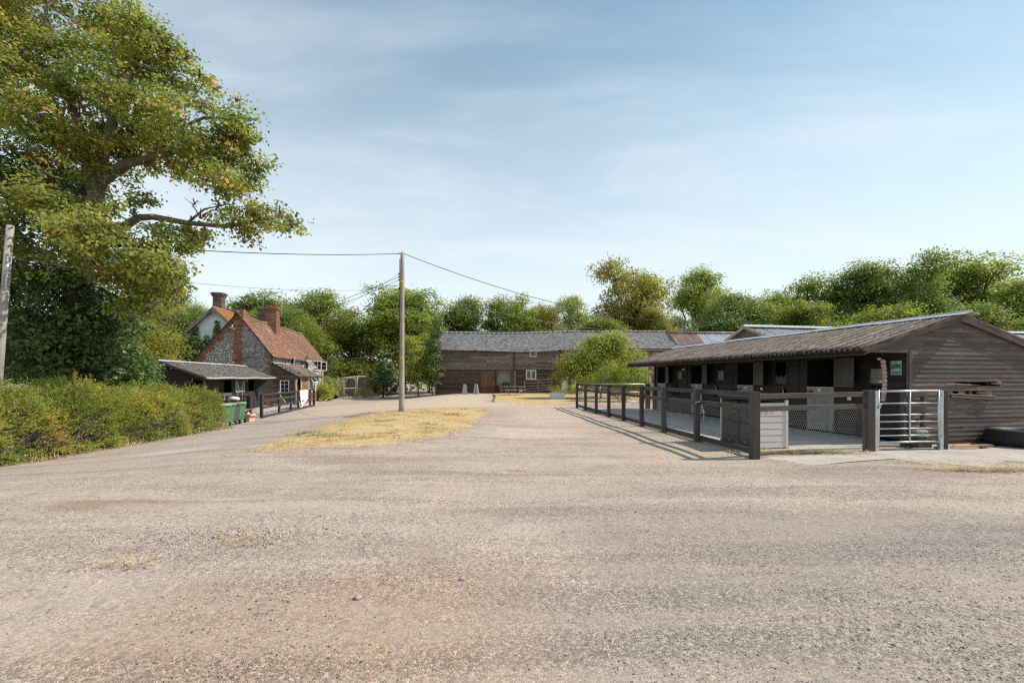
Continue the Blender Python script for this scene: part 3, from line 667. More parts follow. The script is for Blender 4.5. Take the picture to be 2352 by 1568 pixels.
# ------------------------------------------------------------------ stable block on the right
TH = R(11.0)
ST = thing('stable_block', 'long black timber stable with mossy corrugated roof and broken gable boards', 'stable', (8.97, 10.33, 0.0), TH)
SL = 11.5                                                        # length of the door wall
AX, AZ, EX, EZ = 1.387, 2.93, -1.24, 2.135                        # ridge and eave in the gable plane
RXE = 2*AX-EX
doors = [(1.87, 2.80, '20'), (4.89, 5.74, '19'), (7.73, 8.56, '18'), (10.48, 11.26, '17')]
wins = [(0.50, 0.92, 1.34, 1.76, 'grey'), (3.50, 4.00, 1.32, 2.03, 'broken'), (6.42, 6.84, 1.41, 1.80, 'grey'), (9.16, 9.55, 1.44, 1.82, 'grey')]
ops = [(a, b_, 0.0, 2.03) for a, b_, _ in doors] + [(a, b_, c, d) for a, b_, c, d, _ in wins]
clad(ST, lambda s, z: (0, s, z), 0.06, SL-0.06, 0.10, 2.14, 0.148, 'black_wood', (-1, 0, 0), ops)
clad(ST, lambda s, z: (s, SL, z), 0.0, RXE-1.2, 0.10, 2.2, 0.2, 'black_wood', (0, 1, 0))
def glim(z):
    return (max(0.05, EX+(z-EZ)*(AX-EX)/(AZ-EZ)) if z < EZ-0.02 else EX+0.10+(z-EZ+0.04)*(AX-EX)/(AZ-EZ), RXE-0.10-max(0, (z-EZ+0.04))*(AX-EX)/(AZ-EZ) if z > EZ-0.02 else RXE-0.1)
# gable boards: two rows are broken open
gz0, gp_ = 0.075, 0.1035
def gskip(k, a, b_): return False
brk = [(1.30, 2.62, gz0+12*gp_, gz0+13*gp_), (1.22, 2.35, gz0+10*gp_, gz0+11*gp_)]
clad(ST, lambda s, z: (s, 0.0, z), 0.0, RXE-0.1, gz0, AZ-0.02, gp_, 'gable_wood', (0, -1, 0), brk, glim, name='gable_board', tap=0.36)
# splintered ends and the hanging board
def shard(x0, x1, za, zb, tip, mat='gable_wood', y=-0.014):
    m = MB(); t_ = 0.018
    prof = [(x0, za), (x1, za+(zb-za)*0.15), (tip, za+(zb-za)*0.45), (x1-0.25*(x1-x0), za+(zb-za)*0.7), (x0, zb)]
    vs = [(x, y-t_/2, z) for x, z in prof] + [(x, y+t_/2, z) for x, z in prof]; n = len(prof)
    fs = [tuple(range(n)), tuple(reversed(range(n, 2*n)))] + [(i, n+i, n+(i+1) % n, (i+1) % n) for i in range(n)]
    if x1 < x0: fs = [tuple(reversed(f)) for f in fs]
    m.add(vs, fs); return m.build('broken_board', mat, ST)
zr = gz0+12*gp_
shard(1.30, 1.75, zr, zr+gp_*0.7, 2.05); shard(2.64, 2.58, zr+0.07, zr+gp_, 2.5, 'broken_wood')
shard(2.62, 2.42, zr+0.03, zr+gp_*0.9, 2.30)
zr = gz0+10*gp_
shard(2.35, 2.1, zr+0.01, zr+gp_, 1.9); shard(2.36, 2.2, zr-0.002, zr+0.014, 2.0, 'broken_wood', -0.022)
plank('broken_board', ST, (1.14, -0.035, 1.10), (2.42, -0.06, 1.035), 0.085, 0.016, 'gable_wood', (0, -1, 0.25))
plank('broken_edge', ST, (1.15, -0.042, 1.146), (2.40, -0.07, 1.082), 0.007, 0.012, 'broken_wood', (0, -1, 0.25))
plank('broken_edge', ST, (1.02, -0.028, gz0+12*gp_+0.058), (1.72, -0.028, gz0+12*gp_+0.03), 0.012, 0.008, 'broken_wood', (0, -1, 0))
m = MB(); m.box(1.55, 2.3, 0.10, 0.112, 1.0, 1.21); m.build('inner_panel', 'broken_wood', ST)
m = MB(); m.lathe([(0.085, -0.004), (0.085, 0.004)], 16); o = m.build('knot_hole', 'dark', ST, loc=(2.02, 0.094, 1.19), rot=(R(90), 0, 0))
for x in (1.78, 2.34): plank('stud', ST, (x, 0.06, 0.1), (x, 0.06, 2.2), 0.05, 0.05, 'interior', (0, -1, 0))
m = MB(); m.box(0.3, RXE-0.1, -0.012, 0.02, 0.0, 0.07); m.build('damp_course', 'brick_red', ST)
# corner posts, beams and barge boards
plank('corner_post', ST, (0.0, -0.012, 0.0), (0.0, -0.012, 2.14), 0.09, 0.075, 'gable_wood', (0, -1, 0))
plank('corner_post', ST, (0.0, SL, 0.0), (0.0, SL, 2.14), 0.09, 0.09, 'black_wood', (0, 1, 0))
plank('tie_beam', ST, (EX+0.04, -0.008, 2.105), (0.06, -0.008, 2.105), 0.07, 0.05, 'gable_wood', (0, -1, 0))
for sx in (-1, 1):
    a = Vector((AX, -0.060, AZ-0.015)); b_ = Vector((AX+sx*(AX-EX+0.06), -0.060, EZ-0.033))
    plank('barge_board', ST, a, b_, 0.17, 0.025, 'gable_wood', (0, -1, 0))
plank('fascia_board', ST, (EX-0.02, -0.05, 2.075), (EX-0.02, SL+0.15, 2.075), 0.13, 0.025, 'fascia', (-1, 0, 0))
for k in range(13):                                              # rafters under the canopy
    y = 0.3+k*0.92; plank('rafter', ST, (EX+0.02, y, EZ-0.05), (0.02, y, EZ-0.05+(AZ-EZ)/(AX-EX)*(0.02-EX)), 0.05, 0.09, 'interior', (0, 0, 1))
# roof
up_l = (AX-EX, 0, AZ-EZ); nl = math.hypot(AX-EX, AZ-EZ)
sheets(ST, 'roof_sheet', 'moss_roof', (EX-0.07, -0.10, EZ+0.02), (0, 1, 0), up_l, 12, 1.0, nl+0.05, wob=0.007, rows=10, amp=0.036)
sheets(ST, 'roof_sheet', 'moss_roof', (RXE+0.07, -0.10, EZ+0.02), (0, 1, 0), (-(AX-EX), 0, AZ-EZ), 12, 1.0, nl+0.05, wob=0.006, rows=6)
moss(ST, (EX-0.05, -0.08, EZ+0.03), (0, 1, 0), up_l, 11.8, nl, 5200, 'moss', 4, 0.010, 0.042)
for k in range(6):                                               # pale ridge capping in lengths
    m = MB(); y0 = -0.28+k*2.06; y1 = y0+2.1; dz = 0.008*(k % 2)
    for sx in (-1, 1):
        m.add([(AX, y0, AZ+0.085+dz), (AX+sx*0.24, y0, AZ+0.025+dz), (AX+sx*0.24, y1, AZ+0.025+dz), (AX, y1, AZ+0.085+dz),
               (AX, y0, AZ+0.070+dz), (AX+sx*0.24, y0, AZ+0.010+dz), (AX+sx*0.24, y1, AZ+0.010+dz), (AX, y1, AZ+0.070+dz)],
              [(0,1,2,3) if sx > 0 else (3,2,1,0), (4,7,6,5) if sx > 0 else (5,6,7,4), (0,4,5,1), (1,5,6,2), (2,6,7,3)])
    m.tube([(AX, y0, AZ+0.085+dz), (AX, y1, AZ+0.085+dz)], 0.028, 8); m.build('ridge_cap', 'ridge_white', ST)
# gutter with brackets
m = MB(); n = 8
for j, y in enumerate((-0.12, SL+0.2)):
    for i in range(n+1):
        a = math.pi*i/n; m.v.append((EX-0.095+0.058*math.cos(a), y, 2.105-0.055*math.sin(a)))
for i in range(n): m.f += [(i, i+1, n+2+i, n+1+i), (i, n+1+i, n+2+i, i+1)]; m.t += [0.5, 0.5]
m.build('gutter', 'gutter', ST, True)
for k in range(13):
    y = 0.15+k*0.92; m = MB(); m.tube([(EX-0.09+0.066*math.cos(math.pi*i/8), y, 2.107-0.063*math.sin(math.pi*i/8)) for i in range(9)], 0.011, 6)
    m.build('gutter_bracket', 'gutter', ST)
# inside: floor, back wall, partitions
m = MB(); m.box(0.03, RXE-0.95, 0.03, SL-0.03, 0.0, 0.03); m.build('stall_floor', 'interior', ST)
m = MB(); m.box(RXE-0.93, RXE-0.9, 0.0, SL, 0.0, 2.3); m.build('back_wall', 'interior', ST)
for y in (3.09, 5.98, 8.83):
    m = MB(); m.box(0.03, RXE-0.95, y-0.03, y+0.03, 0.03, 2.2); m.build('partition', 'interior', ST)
    plank('cover_strip', ST, (-0.02, y, 0.9), (-0.02, y, 2.1), 0.06, 0.03, 'black_wood', (-1, 0, 0))
# doors
for (a, b_, num) in doors:
    wd = b_-a
    d = MB(); d.box(-0.010, 0.018, a+0.02, b_-0.02, 0.08, 1.235); lo = d.build('lower_door', 'grey_door', ST)
    npl = 4
    for k in range(npl):
        ya = a+0.015+k*(wd-0.03)/npl; plank('plank', lo, (-0.018, ya+(wd-0.03)/npl/2, 0.08), (-0.018, ya+(wd-0.03)/npl/2, 1.24), (wd-0.03)/npl-0.006, 0.018, 'grey_door', (-1, 0, 0))
    plank('top_strip', lo, (-0.012, a+0.01, 1.255), (-0.012, b_-0.01, 1.255), 0.05, 0.025, 'galv_dull', (0, 0, 1))
    m = MB(); m.tube([(-0.04, b_-0.20, 1.13), (-0.04, b_+0.05, 1.13)], 0.012, 6); m.box(-0.035, -0.026, b_-0.22, b_-0.16, 1.09, 1.17); m.tube([(-0.04, b_-0.12, 1.13), (-0.07, b_-0.12, 1.09)], 0.009, 6); m.build('bolt', 'cable', lo)
    text(num, 0.13 if num == '20' else 0.12, (-0.030, (a+b_)/2+(0.02 if num == '20' else 0.0), 1.175), (0, -1, 0), (0, 0, 1), 'white_paint', lo, 0.002, 'door_number', bold=0.004)
    for yy in (a, b_): plank('door_jamb', ST, (-0.012, yy, 0.05), (-0.012, yy, 2.06), 0.06, 0.05, 'black_wood', (-1, 0, 0))
    plank('door_head', ST, (-0.012, a-0.03, 2.055), (-0.012, b_+0.03, 2.055), 0.06, 0.05, 'black_wood', (-1, 0, 0))
    # upper leaf swung open towards the gable
    an = R(20 + RND.uniform(-4, 4)); hx, hy = -0.055, a-0.01; dx, dy = -math.sin(an), -math.cos(an)
    u = MB(); u.beam((hx, hy, 1.655), (hx+dx*wd, hy+dy*wd, 1.655-0.015), 0.74, 0.03, (-dy, dx, 0)); ul = u.build('upper_door', 'leaf_door', ST)
    for zz_ in (1.32, 1.98):
        plank('ledge', ul, (hx+dx*0.03+dy*0.02, hy+dy*0.03-dx*0.02, zz_), (hx+dx*(wd-0.03)+dy*0.02, hy+dy*(wd-0.03)-dx*0.02, zz_), 0.08, 0.018, 'leaf_door', (-dy, dx, 0))
# windows beside the doors
for (a, b_, c, d, kd) in wins:
    if kd == 'grey':
        m = MB(); m.box(-0.012, 0.0, a+0.03, b_-0.03, c+0.03, d-0.03); wn = m.build('window', 'grey_window', ST)
    else:
        m = MB(); prof = [(a+0.03, c), (b_-0.03, c), (b_-0.03, 1.52), (b_-0.10, 1.60), (b_-0.17, 1.50), (b_-0.25, 1.61), (b_-0.33, 1.50), (a+0.05, 1.62), (a+0.03, 1.60)]
        k = len(prof); m.add([(-0.010, y, z) for y, z in prof]+[(0.0, y, z) for y, z in prof], [tuple(range(k)), tuple(reversed(range(k, 2*k)))]+[(i, k+i, k+(i+1) % k, (i+1) % k) for i in range(k)])
        wn = m.build('window', 'leaf_door', ST)
    for (p, q, r_, s_) in ((a, a, c, d), (b_, b_, c, d)): plank('window_frame', wn, (-0.02, p, r_-0.02), (-0.02, q, s_+0.02), 0.05, 0.035, 'black_wood', (-1, 0, 0))
    for z in (c, d): plank('window_frame', wn, (-0.021, a, z), (-0.021, b_, z), 0.05, 0.035, 'black_wood', (-1, 0, 0))
    if kd == 'grey':
        for k in range(4): plank('louvre', wn, (-0.03, a-0.02, d+0.07+k*0.055), (-0.03, b_+0.02, d+0.07+k*0.055), 0.05, 0.014, 'black_wood', (-1, 0, 0.9))
# small notices, light box
for (y, z, s_) in ((1.45, 0.98, 0.11), (4.55, 1.16, 0.10), (7.05, 1.12, 0.11)):
    m = MB(); m.box(-0.026, -0.020, y-s_*0.6, y+s_*0.6, z-s_*0.5, z+s_*0.5); k = m.build('notice', 'red', ST)
    m = MB(); m.box(-0.030, -0.027, y-s_*0.48, y+s_*0.48, z-s_*0.36, z+s_*0.36); m.build('notice_paper', 'white_paint', k)
m = MB(); m.box(-0.07, -0.02, 8.95, 9.05, 1.83, 1.92); m.box(-0.06, -0.02, 9.07, 9.14, 1.84, 1.91); m.build('light_box', 'white_plastic', ST)
# ------------------------------------------------------------------ things hung on the stable
def on_stable(x, y, z):
    c, s_ = math.cos(TH), math.sin(TH); return Vector((8.97+c*x-s_*y, 10.33+s_*x+c*y, z))
sg = thing('sign', 'green HORSE WATCH AREA sign on the dark stable wall by the corner post', 'sign', on_stable(-0.028, 0.26, 1.74), TH)
m = MB(); m.box(-0.004, 0.004, -0.125, 0.125, -0.165, 0.165); m.build('plate', 'sign_green', sg)
m = MB()
for (a, b_, c, d) in ((-0.125, 0.125, 0.158, 0.165), (-0.125, 0.125, -0.165, -0.158), (-0.125, -0.119, -0.158, 0.158), (0.119, 0.125, -0.158, 0.158)): m.box(-0.006, -0.0045, a, b_, c, d)
m.build('border', 'old_white', sg)
for s_, z, sz, mt in (('HORSE', 0.055, 0.068, 'sign_dark'), ('WATCH', 0.003, 0.066, 'sign_dark'), ('AREA', -0.050, 0.076, 'white_paint')):
    text(s_, sz, (-0.0065, 0, z), (0, -1, 0), (0, 0, 1), mt, sg, 0.001, bold=0.001)
m = MB()
for z, ww in ((-0.092, 0.10), (-0.103, 0.10), (-0.125, 0.05), (-0.140, 0.085)): m.box(-0.006, -0.0045, -ww, ww, z-0.0025, z+0.0025)
m.build('small_print', 'sign_dark', sg)
m = MB(); m.box(-0.006, -0.0045, -0.09, -0.03, 0.105, 0.14); m.box(-0.006, -0.0045, 0.03, 0.09, 0.105, 0.14); m.lathe([(0.018, -0.001), (0.018, 0.001)], 12, (0, 0, 0)); m.build('emblem', 'white_paint', sg, loc=(0, 0, 0))
# pale lumpy strand hanging under the eave
hp = on_stable(-0.33, 0.34, 0.0); hs = thing('hanging_strand', 'pale lumpy strand of stuffed pieces hanging under the stable eave', 'hanging strand', (hp.x, hp.y, 1.02), 0)
rr = random.Random(5); z = 0.92; m = MB(); m.tube([(0, 0, 1.02), (0, 0, 1.12)], 0.006, 6); m.build('green_string', 'sign_green', hs)
while z > 0.02:
    h = rr.uniform(0.07, 0.13); m = MB(); q = 0.05*math.sin(z*3.0); m.ball((q+0.02*(1-z), 0, z-h/2), (0.055, 0.055, h*0.56), 9, 7, 0.5, 0.10, rr); m.build('stuffed_piece', 'hessian', hs, True); z -= h*0.9
m = MB(); m.ball((-0.07, 0, 0.93), (0.06, 0.03, 0.03), 8, 6, 0.5, 0.2, rr); m.build('stuffed_piece', 'hessian', hs, True)
m = MB(); m.ball((-0.04, -0.01, 0.40), (0.05, 0.03, 0.03), 8, 6, 0.5, 0.2, rr); m.build('stuffed_piece', 'hessian', hs, True)
def hanging(name, label, cat, y, z0, z1, wd, mat, trim=None, seed=1, dep=0.10):
    """cloth hung on the stable wall: folded, wider at the foot"""
    r = random.Random(seed); p = on_stable(-0.03, y, 0); h = thing(name, label, cat, (p.x, p.y, z0), TH); m = MB(); nu, nv = 10, 8
    for j in range(nv+1):
        v_ = j/nv; ww = wd*(0.25+0.75*v_**0.7)
        for i in range(nu+1):
            u = i/nu-0.5; m.v.append((-0.02-dep*(0.5+0.5*math.cos(i*1.9+seed))*(0.4+0.6*v_)*(1-abs(u)), u*ww, (z1-z0)*(1-v_)-0.04*math.sin(i*1.3)*v_))
    for j in range(nv):
        for i in range(nu): a = j*(nu+1)+i; m.f.append((a, a+1, a+nu+2, a+nu+1)); m.t.append(0.5)
    b0 = len(m.v); m.v += [(-0.004, q[1], q[2]) for q in m.v[:b0]]
    m.f += [tuple(b0+k for k in reversed(f)) for f in m.f]; m.t += [0.5]*(len(m.f)-len(m.t))
    m.build('cloth', mat, h, True)
    if trim:
        t_ = MB(); t_.tube([(-0.06, -wd*0.12, (z1-z0)*0.97), (-0.10, -wd*0.42, (z1-z0)*0.5), (-0.10, -wd*0.48, (z1-z0)*0.35), (-0.10, 0, 0.02)], 0.009, 6); t_.build('trim', trim, h, True)
    return h
hanging('horse_rug', 'brown horse rug with white trim hanging beside the second stall', 'rug', 6.98, 0.86, 1.30, 0.62, 'rug_brown', 'old_white', 2)
hanging('head_collar', 'black and white tack bundle hanging between two stalls', 'tack', 6.55, 0.80, 1.12, 0.30, 'rug_black', 'white_paint', 3)
hanging('coat', 'black coat hanging beside the far stall door', 'coat', 9.75, 0.82, 1.34, 0.72, 'rug_black', None, 4)
hanging('feed_bag', 'dark blue bag hanging low beside the far stall door', 'bag', 9.62, 0.42, 0.74, 0.46, 'blue', None, 5)
hanging('rope_bundle', 'coiled dark rope hanging below the broken window', 'rope', 3.62, 0.98, 1.24, 0.20, 'rug_black', 'old_white', 6)

# ------------------------------------------------------------------ concrete pad and apron
m = MB(); cor = [(4.86, 9.46), (8.95, 10.26), (6.76, 21.65), (3.72, 22.9)]
m.add([(x, y, 0.028) for x, y in cor]+[(x, y, -0.1) for x, y in cor], [(0,1,2,3), (0,4,5,1), (1,5,6,2), (2,6,7,3), (3,7,4,0)])
tag(m.build('stable_pad', 'pad_concrete'), 'grey concrete pad in the stable pen', 'concrete pad', kind='structure')
m = MB(); m.add([(4.60, 9.20, 0.036), (4.93, 9.27, 0.036), (3.86, 22.7, 0.036), (3.52, 22.7, 0.036), (4.60, 9.20, -0.1), (4.93, 9.27, -0.1), (3.86, 22.7, -0.1), (3.52, 22.7, -0.1)], [(0,1,2,3), (0,4,5,1), (1,5,6,2), (2,6,7,3), (3,7,4,0)])
m.add([(4.935, 9.27, 0.034), (7.5, 9.72, 0.034), (7.48, 9.93, 0.034), (4.935, 9.50, 0.034), (4.935, 9.27, -0.1), (7.5, 9.72, -0.1), (7.48, 9.93, -0.1), (4.935, 9.5, -0.1)], [(0,1,2,3), (0,4,5,1), (1,5,6,2), (2,6,7,3), (3,7,4,0)])
tag(m.build('pad_sun_strip', 'pad_sunlit'), 'strip of the pen pad coloured paler as its sunlit margin along the fence', 'sunlit strip', kind='structure')  # same slab as the pad; the paler strip stands for sun on it
ap = smooth_loop([gp(*p) for p in ((1735,1046),(1850,1040),(1990,1036),(2090,1029),(2200,1024),(2340,1024),(2480,1028),(2480,1062),(2330,1062),(2270,1073),(2200,1068),(2120,1066),(2040,1052),(1960,1052),(1880,1070),(1800,1068),(1752,1060))], 8, 0.035, 9)
sheet('concrete_apron', ap, 'apron', 'worn pale concrete apron at the stable gate', 'concrete apron', -0.012, 0.012, 10, band=0.2)

# ------------------------------------------------------------------ pen fence
YF = [8.54, 10.74, 12.6, 14.26, 15.98, 17.72, 19.53, 21.4, 23.2]
FP = [Vector((5.252-0.0845*y, y, 0)) for y in YF]
PF = thing('pen_fence', 'dark post and rail fence with wire netting along the pen beside the gravel', 'fence', FP[0])
def fl(p): return Vector(p)-FP[0]
fdir = (FP[-1]-FP[0]).normalized(); fout = Vector((-fdir.y, fdir.x, 0))      # towards the yard
for i, p in enumerate(FP):
    q = fl(p); wd = 0.115 if i else 0.14
    tl = Vector((RND.uniform(-.012, .012), RND.uniform(-.012, .012), 0))
    plank('post', PF, q+Vector((0, 0, -0.2)), q+Vector((0, 0, 1.25))+tl, wd, wd, 'fence_wood', (0, -1, 0), jit=0.003)
for a, b_ in zip(FP[:-1], FP[1:]):
    for z, h in ((1.195, 0.095), (0.93, 0.095), (0.105, 0.10)):
        o_ = -fout*0.085; j = Vector((0, 0, RND.uniform(-0.006, 0.006)))
        plank('rail', PF, fl(a)+o_+Vector((0, 0, z)), fl(b_)+o_+Vector((0, 0, z))+j, h, 0.045, 'fence_wood', -fout, jit=0.003)
netting(PF, fl(FP[0])-fout*0.113, fl(FP[3])-fout*0.113, 0.10, 0.93, 0.055, 0.0013)
netting(PF, fl(FP[3])-fout*0.113, fl(FP[8])-fout*0.113, 0.10, 0.93, 0.075, 0.0015)
GPL = Vector((7.30, 9.35, 0))
FF = thing('pen_fence', 'dark rail fence with wire netting closing the pen between corner post and gate', 'fence', GPL)
gl = lambda p: Vector(p)-GPL
fd2 = (GPL-FP[0]).normalized(); n2 = Vector((-fd2.y, fd2.x, 0))
plank('gate_post', FF, (0, 0, -0.2), (0, 0, 1.26), 0.15, 0.15, 'fence_wood', (0, -1, 0), jit=0.003)
for z, h, jj in ((1.160, 0.10, 0.015), (0.925, 0.10, 0.006)):
    plank('rail', FF, gl(FP[0])+n2*0.03+fd2*0.07+Vector((0, 0, z)), -fd2*0.075+n2*0.03+Vector((0, 0, z+jj)), h, 0.045, 'fence_wood', -n2, jit=0.004)
netting(FF, gl(FP[0])+n2*0.0+fd2*0.07, -fd2*0.075+n2*0.0, 0.06, 0.955, 0.052, 0.0015)
# twine loops
def twine(px_pts, label):
    m = MB(); m.tube(px_pts, 0.006, 5); return tag(m.build('twine', 'pink'), label, 'twine')
plain('twine_pink', (0.62, 0.45, 0.47), (0.72, 0.60, 0.60), 9, 0.8, 0.0)
p1 = FP[1]; m = MB(); m.tube([p1+Vector((-0.075, -0.075, 0.93)), p1+Vector((0.01, -0.10, 0.96)), p1+Vector((0.08, -0.075, 0.95))], 0.007, 5)
m.tube([p1+Vector((0.10, -0.075, 0.76)), p1+Vector((0.12, -0.09, 0.70)), p1+Vector((0.13, -0.09, 0.60)), p1+Vector((0.12, -0.09, 0.52))], 0.010, 5); m.tube([p1+Vector((0.145, -0.075, 0.75)), p1+Vector((0.12, -0.09, 0.70)), p1+Vector((0.08, -0.075, 0.93))], 0.006, 5)
tag(m.build('twine', 'twine_pink'), 'pink baler twine tied to the second fence post', 'twine')
p5 = FP[5]; m = MB(); m.tube([p5+Vector((0.0, -0.08, 1.13)), p5+Vector((0.05, -0.09, 1.02)), p5+Vector((0.14, -0.08, 0.98)), p5+Vector((0.19, -0.08, 1.05)), p5+Vector((0.15, -0.08, 1.10))], 0.007, 5)
tag(m.build('twine', 'twine_pink'), 'pink twine loop on a fence post halfway along the pen', 'twine')
# ------------------------------------------------------------------ galvanised gate
GA, GB = Vector((7.52, 9.38, 0)), Vector((8.90, 9.54, 0)); gd = (GB-GA).normalized(); gn = Vector((-gd.y, gd.x, 0))
GT = thing('metal_gate', 'small galvanised tube gate with padlock between the dark posts', 'gate', GA); L = (GB-GA).length; X = gd
def gpt(s_, z, o=0.0): return gd*s_+gn*o+Vector((0, 0, z))
for z, r_ in ((1.237, 0.021), (0.986, 0.015), (0.75, 0.015), (0.609, 0.015), (0.465, 0.015), (0.324, 0.015), (0.186, 0.021)):
    m = MB(); m.tube([gpt(0, z), gpt(L, z)], r_, 10); m.build('rail', 'galvanised', GT, True)
for s_ in (0.0, L*0.52, L): 
    m = MB(); m.tube([gpt(s_, 0.165), gpt(s_, 1.257)], 0.022 if s_ in (0.0, L) else 0.017, 10); m.build('stile', 'galvanised', GT, True)
m = MB(); m.box(-0.02, 0.02, -0.04, 0.0, 0.93, 1.0); m.tube([(-0.08, -0.03, 0.97), (0.05, -0.03, 0.97)], 0.012, 6); m.lathe([(0.022, -0.05), (0.024, -0.03), (0.022, 0.0)], 10, (-0.03, -0.06, 0.94)); m.tube([(-0.06, -0.03, 0.93), (-0.07, -0.03, 0.84), (-0.01, -0.03, 0.84)], 0.007, 6); m.build('latch', 'galvanised', GT)
for z in (1.16, 0.30):
    m = MB(); m.tube([gpt(L, z), gpt(L+0.10, z, -0.02)], 0.014, 8); m.lathe([(0.02, -0.015), (0.02, 0.015)], 8, tuple(gpt(L+0.06, z, -0.03))); m.build('hinge', 'galvanised', GT)
for nm, c, lb in (('steel_post', Vector((7.455, 9.37, 0)), 'square galvanised steel post with the gate latch'), ('steel_post', Vector((8.96, 9.56, 0)), 'square galvanised steel post carrying the gate hinges')):
    tag(plank(nm, None, c+Vector((0, 0, -0.1)), c+Vector((0, 0, 1.25)), 0.075, 0.075, 'galvanised', (0, -1, 0)), lb, 'post')
c = Vector((9.10, 9.66, 0)); tag(plank('timber_post', None, c+Vector((0, 0, -0.1)), c+Vector((0.0, 0, 1.24)), 0.13, 0.13, 'fence_wood', (0, -1, 0), jit=0.004), 'dark timber post right of the gate hinges', 'post')
# dark board screen behind the gate
SCN = thing('board_screen', 'low dark board screen with open slots behind the gate', 'screen', (8.55, 9.95, 0), R(14))
for z, h in ((1.16, 0.13), (0.83, 0.16), (0.12, 0.18)): plank('rail', SCN, (0.0, 0, z), (0.55, 0, z), h, 0.04, 'fence_wood', (0, -1, 0))
for x in (0.0, 0.58): plank('post', SCN, (x, 0.03, 0), (x, 0.03, 1.25), 0.09, 0.08, 'fence_wood', (0, -1, 0))
BL = thing('stone_block', 'two rough pale blocks stacked behind the galvanised gate', 'block', (8.72, 9.86, 0.20), R(8)); rr = random.Random(3)
for k in range(2): m = MB(); m.ball((0.10, 0, 0.06+k*0.085), (0.19, 0.09, 0.05), 10, 6, 0.5, 0.12, rr); m.build('block', 'stone_grey', BL)
m = MB(); m.box(-0.05, 0.28, -0.09, 0.09, -0.2, 0.015); m.build('plinth', 'fence_wood', BL)
# rear pen gate of tube and weld mesh
RA, RB = Vector((3.38, 23.22, 0)), Vector((6.55, 22.55, 0)); rd = (RB-RA).normalized(); RL = (RB-RA).length
RG = thing('pen_gate', 'long galvanised mesh gate closing the far end of the pen', 'gate', RA)
for z in (1.22, 1.03, 0.83, 0.60, 0.34):
    m = MB(); m.tube([rd*0.03+Vector((0, 0, z)), rd*(RL-0.03)+Vector((0, 0, z))], 0.018 if z > 1.2 or z < 0.4 else 0.012, 8); m.build('rail', 'galvanised', RG, True)
for s_ in (0.03, RL*0.33, RL*0.66, RL-0.03): m = MB(); m.tube([rd*s_+Vector((0, 0, 0.33)), rd*s_+Vector((0, 0, 1.23))], 0.017, 8); m.build('stile', 'galvanised', RG, True)
A = []; B = []
for k in range(int(RL/0.075)): A.append(tuple(rd*(0.04+k*0.075)+Vector((0, 0, 0.34)))); B.append(tuple(rd*(0.04+k*0.075)+Vector((0, 0, 0.83))))
for k in range(7): A.append(tuple(rd*0.03+Vector((0, 0, 0.34+k*0.08)))); B.append(tuple(rd*(RL-0.03)+Vector((0, 0, 0.34+k*0.08))))
V_, F_ = wires(np.array(A), np.array(B), 0.0022); tag(link('weld_mesh', np_mesh('weld_mesh', V_, F_), 'wire', RG), kind='stuff')
c = Vector((6.68, 22.5, 0)); tag(plank('timber_post', None, c+Vector((0, 0, -0.1)), c+Vector((0, 0, 1.22)), 0.19, 0.19, 'fence_wood', (0, -1, 0)), 'thick dark post at the far end of the pen gate', 'post')
# white cistern with basin by the far stable corner
CI = thing('water_tank', 'white cistern with a basin below beside the far stable corner', 'water tank', (6.86, 21.95, 0), R(11))
m = MB(); m.box(-0.24, 0.24, -0.12, 0.12, 1.30, 1.60); m.build('cistern', 'old_white', CI); m = MB(); m.box(-0.26, 0.26, -0.14, 0.14, 1.60, 1.625); m.build('lid', 'white_plastic', CI)
m = MB(); m.lathe([(0.10, 1.08), (0.17, 1.13), (0.21, 1.22), (0.215, 1.25), (0.19, 1.25), (0.15, 1.14)], 14); m.build('basin', 'old_white', CI, True)
m = MB(); m.box(-0.06, 0.06, 0.02, 0.12, 0.0, 1.30); m.build('stand', 'fence_wood', CI)
# ------------------------------------------------------------------ storage box in the pen corner
A_, B_, C_ = Vector((4.97, 10.85, 0.036)), Vector((5.07, 9.44, 0.036)), Vector((5.77, 9.58, 0.036)); D_ = A_+(C_-B_)
SB = thing('storage_box', 'pale clad storage box with black lid and back in the pen corner', 'storage box', B_)
ex_ = (C_-B_).normalized(); wx = (C_-B_).length; ey_ = (A_-B_).normalized(); ly = (A_-B_).length
def bp(a, b_, z): return ex_*a+ey_*b_+Vector((0, 0, z))
nf = Vector((ex_.y, -ex_.x, 0)); m = MB()
def quadbox(a0, a1, b0, b1, z0, z1, mb):
    mb.add([bp(a0,b0,z0), bp(a1,b0,z0), bp(a1,b1,z0), bp(a0,b1,z0), bp(a0,b0,z1), bp(a1,b0,z1), bp(a1,b1,z1), bp(a0,b1,z1)], [(0,3,2,1),(4,5,6,7),(0,1,5,4),(1,2,6,5),(2,3,7,6),(3,0,4,7)])
quadbox(0.02, wx-0.02, 0.02, ly-0.02, 0.02, 0.97, m); m.build('body', 'black_plastic', SB)
for k in range(7):
    clap('cladding_board', SB, bp(0.0, 0, 0.08+k*0.134), bp(wx-0.07, 0, 0.08+k*0.134), 0.13, 0.03, 'white_plastic', nf, 0.006, 0.0)
    clap('cladding_board', SB, bp(wx, 0.07, 0.08+k*0.134), bp(wx, ly-0.02, 0.08+k*0.134), 0.13, 0.03, 'white_plastic', ex_, 0.006, 0.0)
plank('corner_trim', SB, bp(wx-0.03, -0.005, 0.02), bp(wx-0.03, -0.005, 1.01), 0.075, 0.04, 'white_plastic', nf); plank('corner_trim', SB, bp(0, ly, 0.02), bp(0, ly, 1.0), 0.035, 0.04, 'white_plastic', -ex_)
m = MB(); quadbox(-0.02, wx+0.02, -0.03, ly+0.02, 0.005, 0.022, m); m.build('base', 'black_plastic', SB)
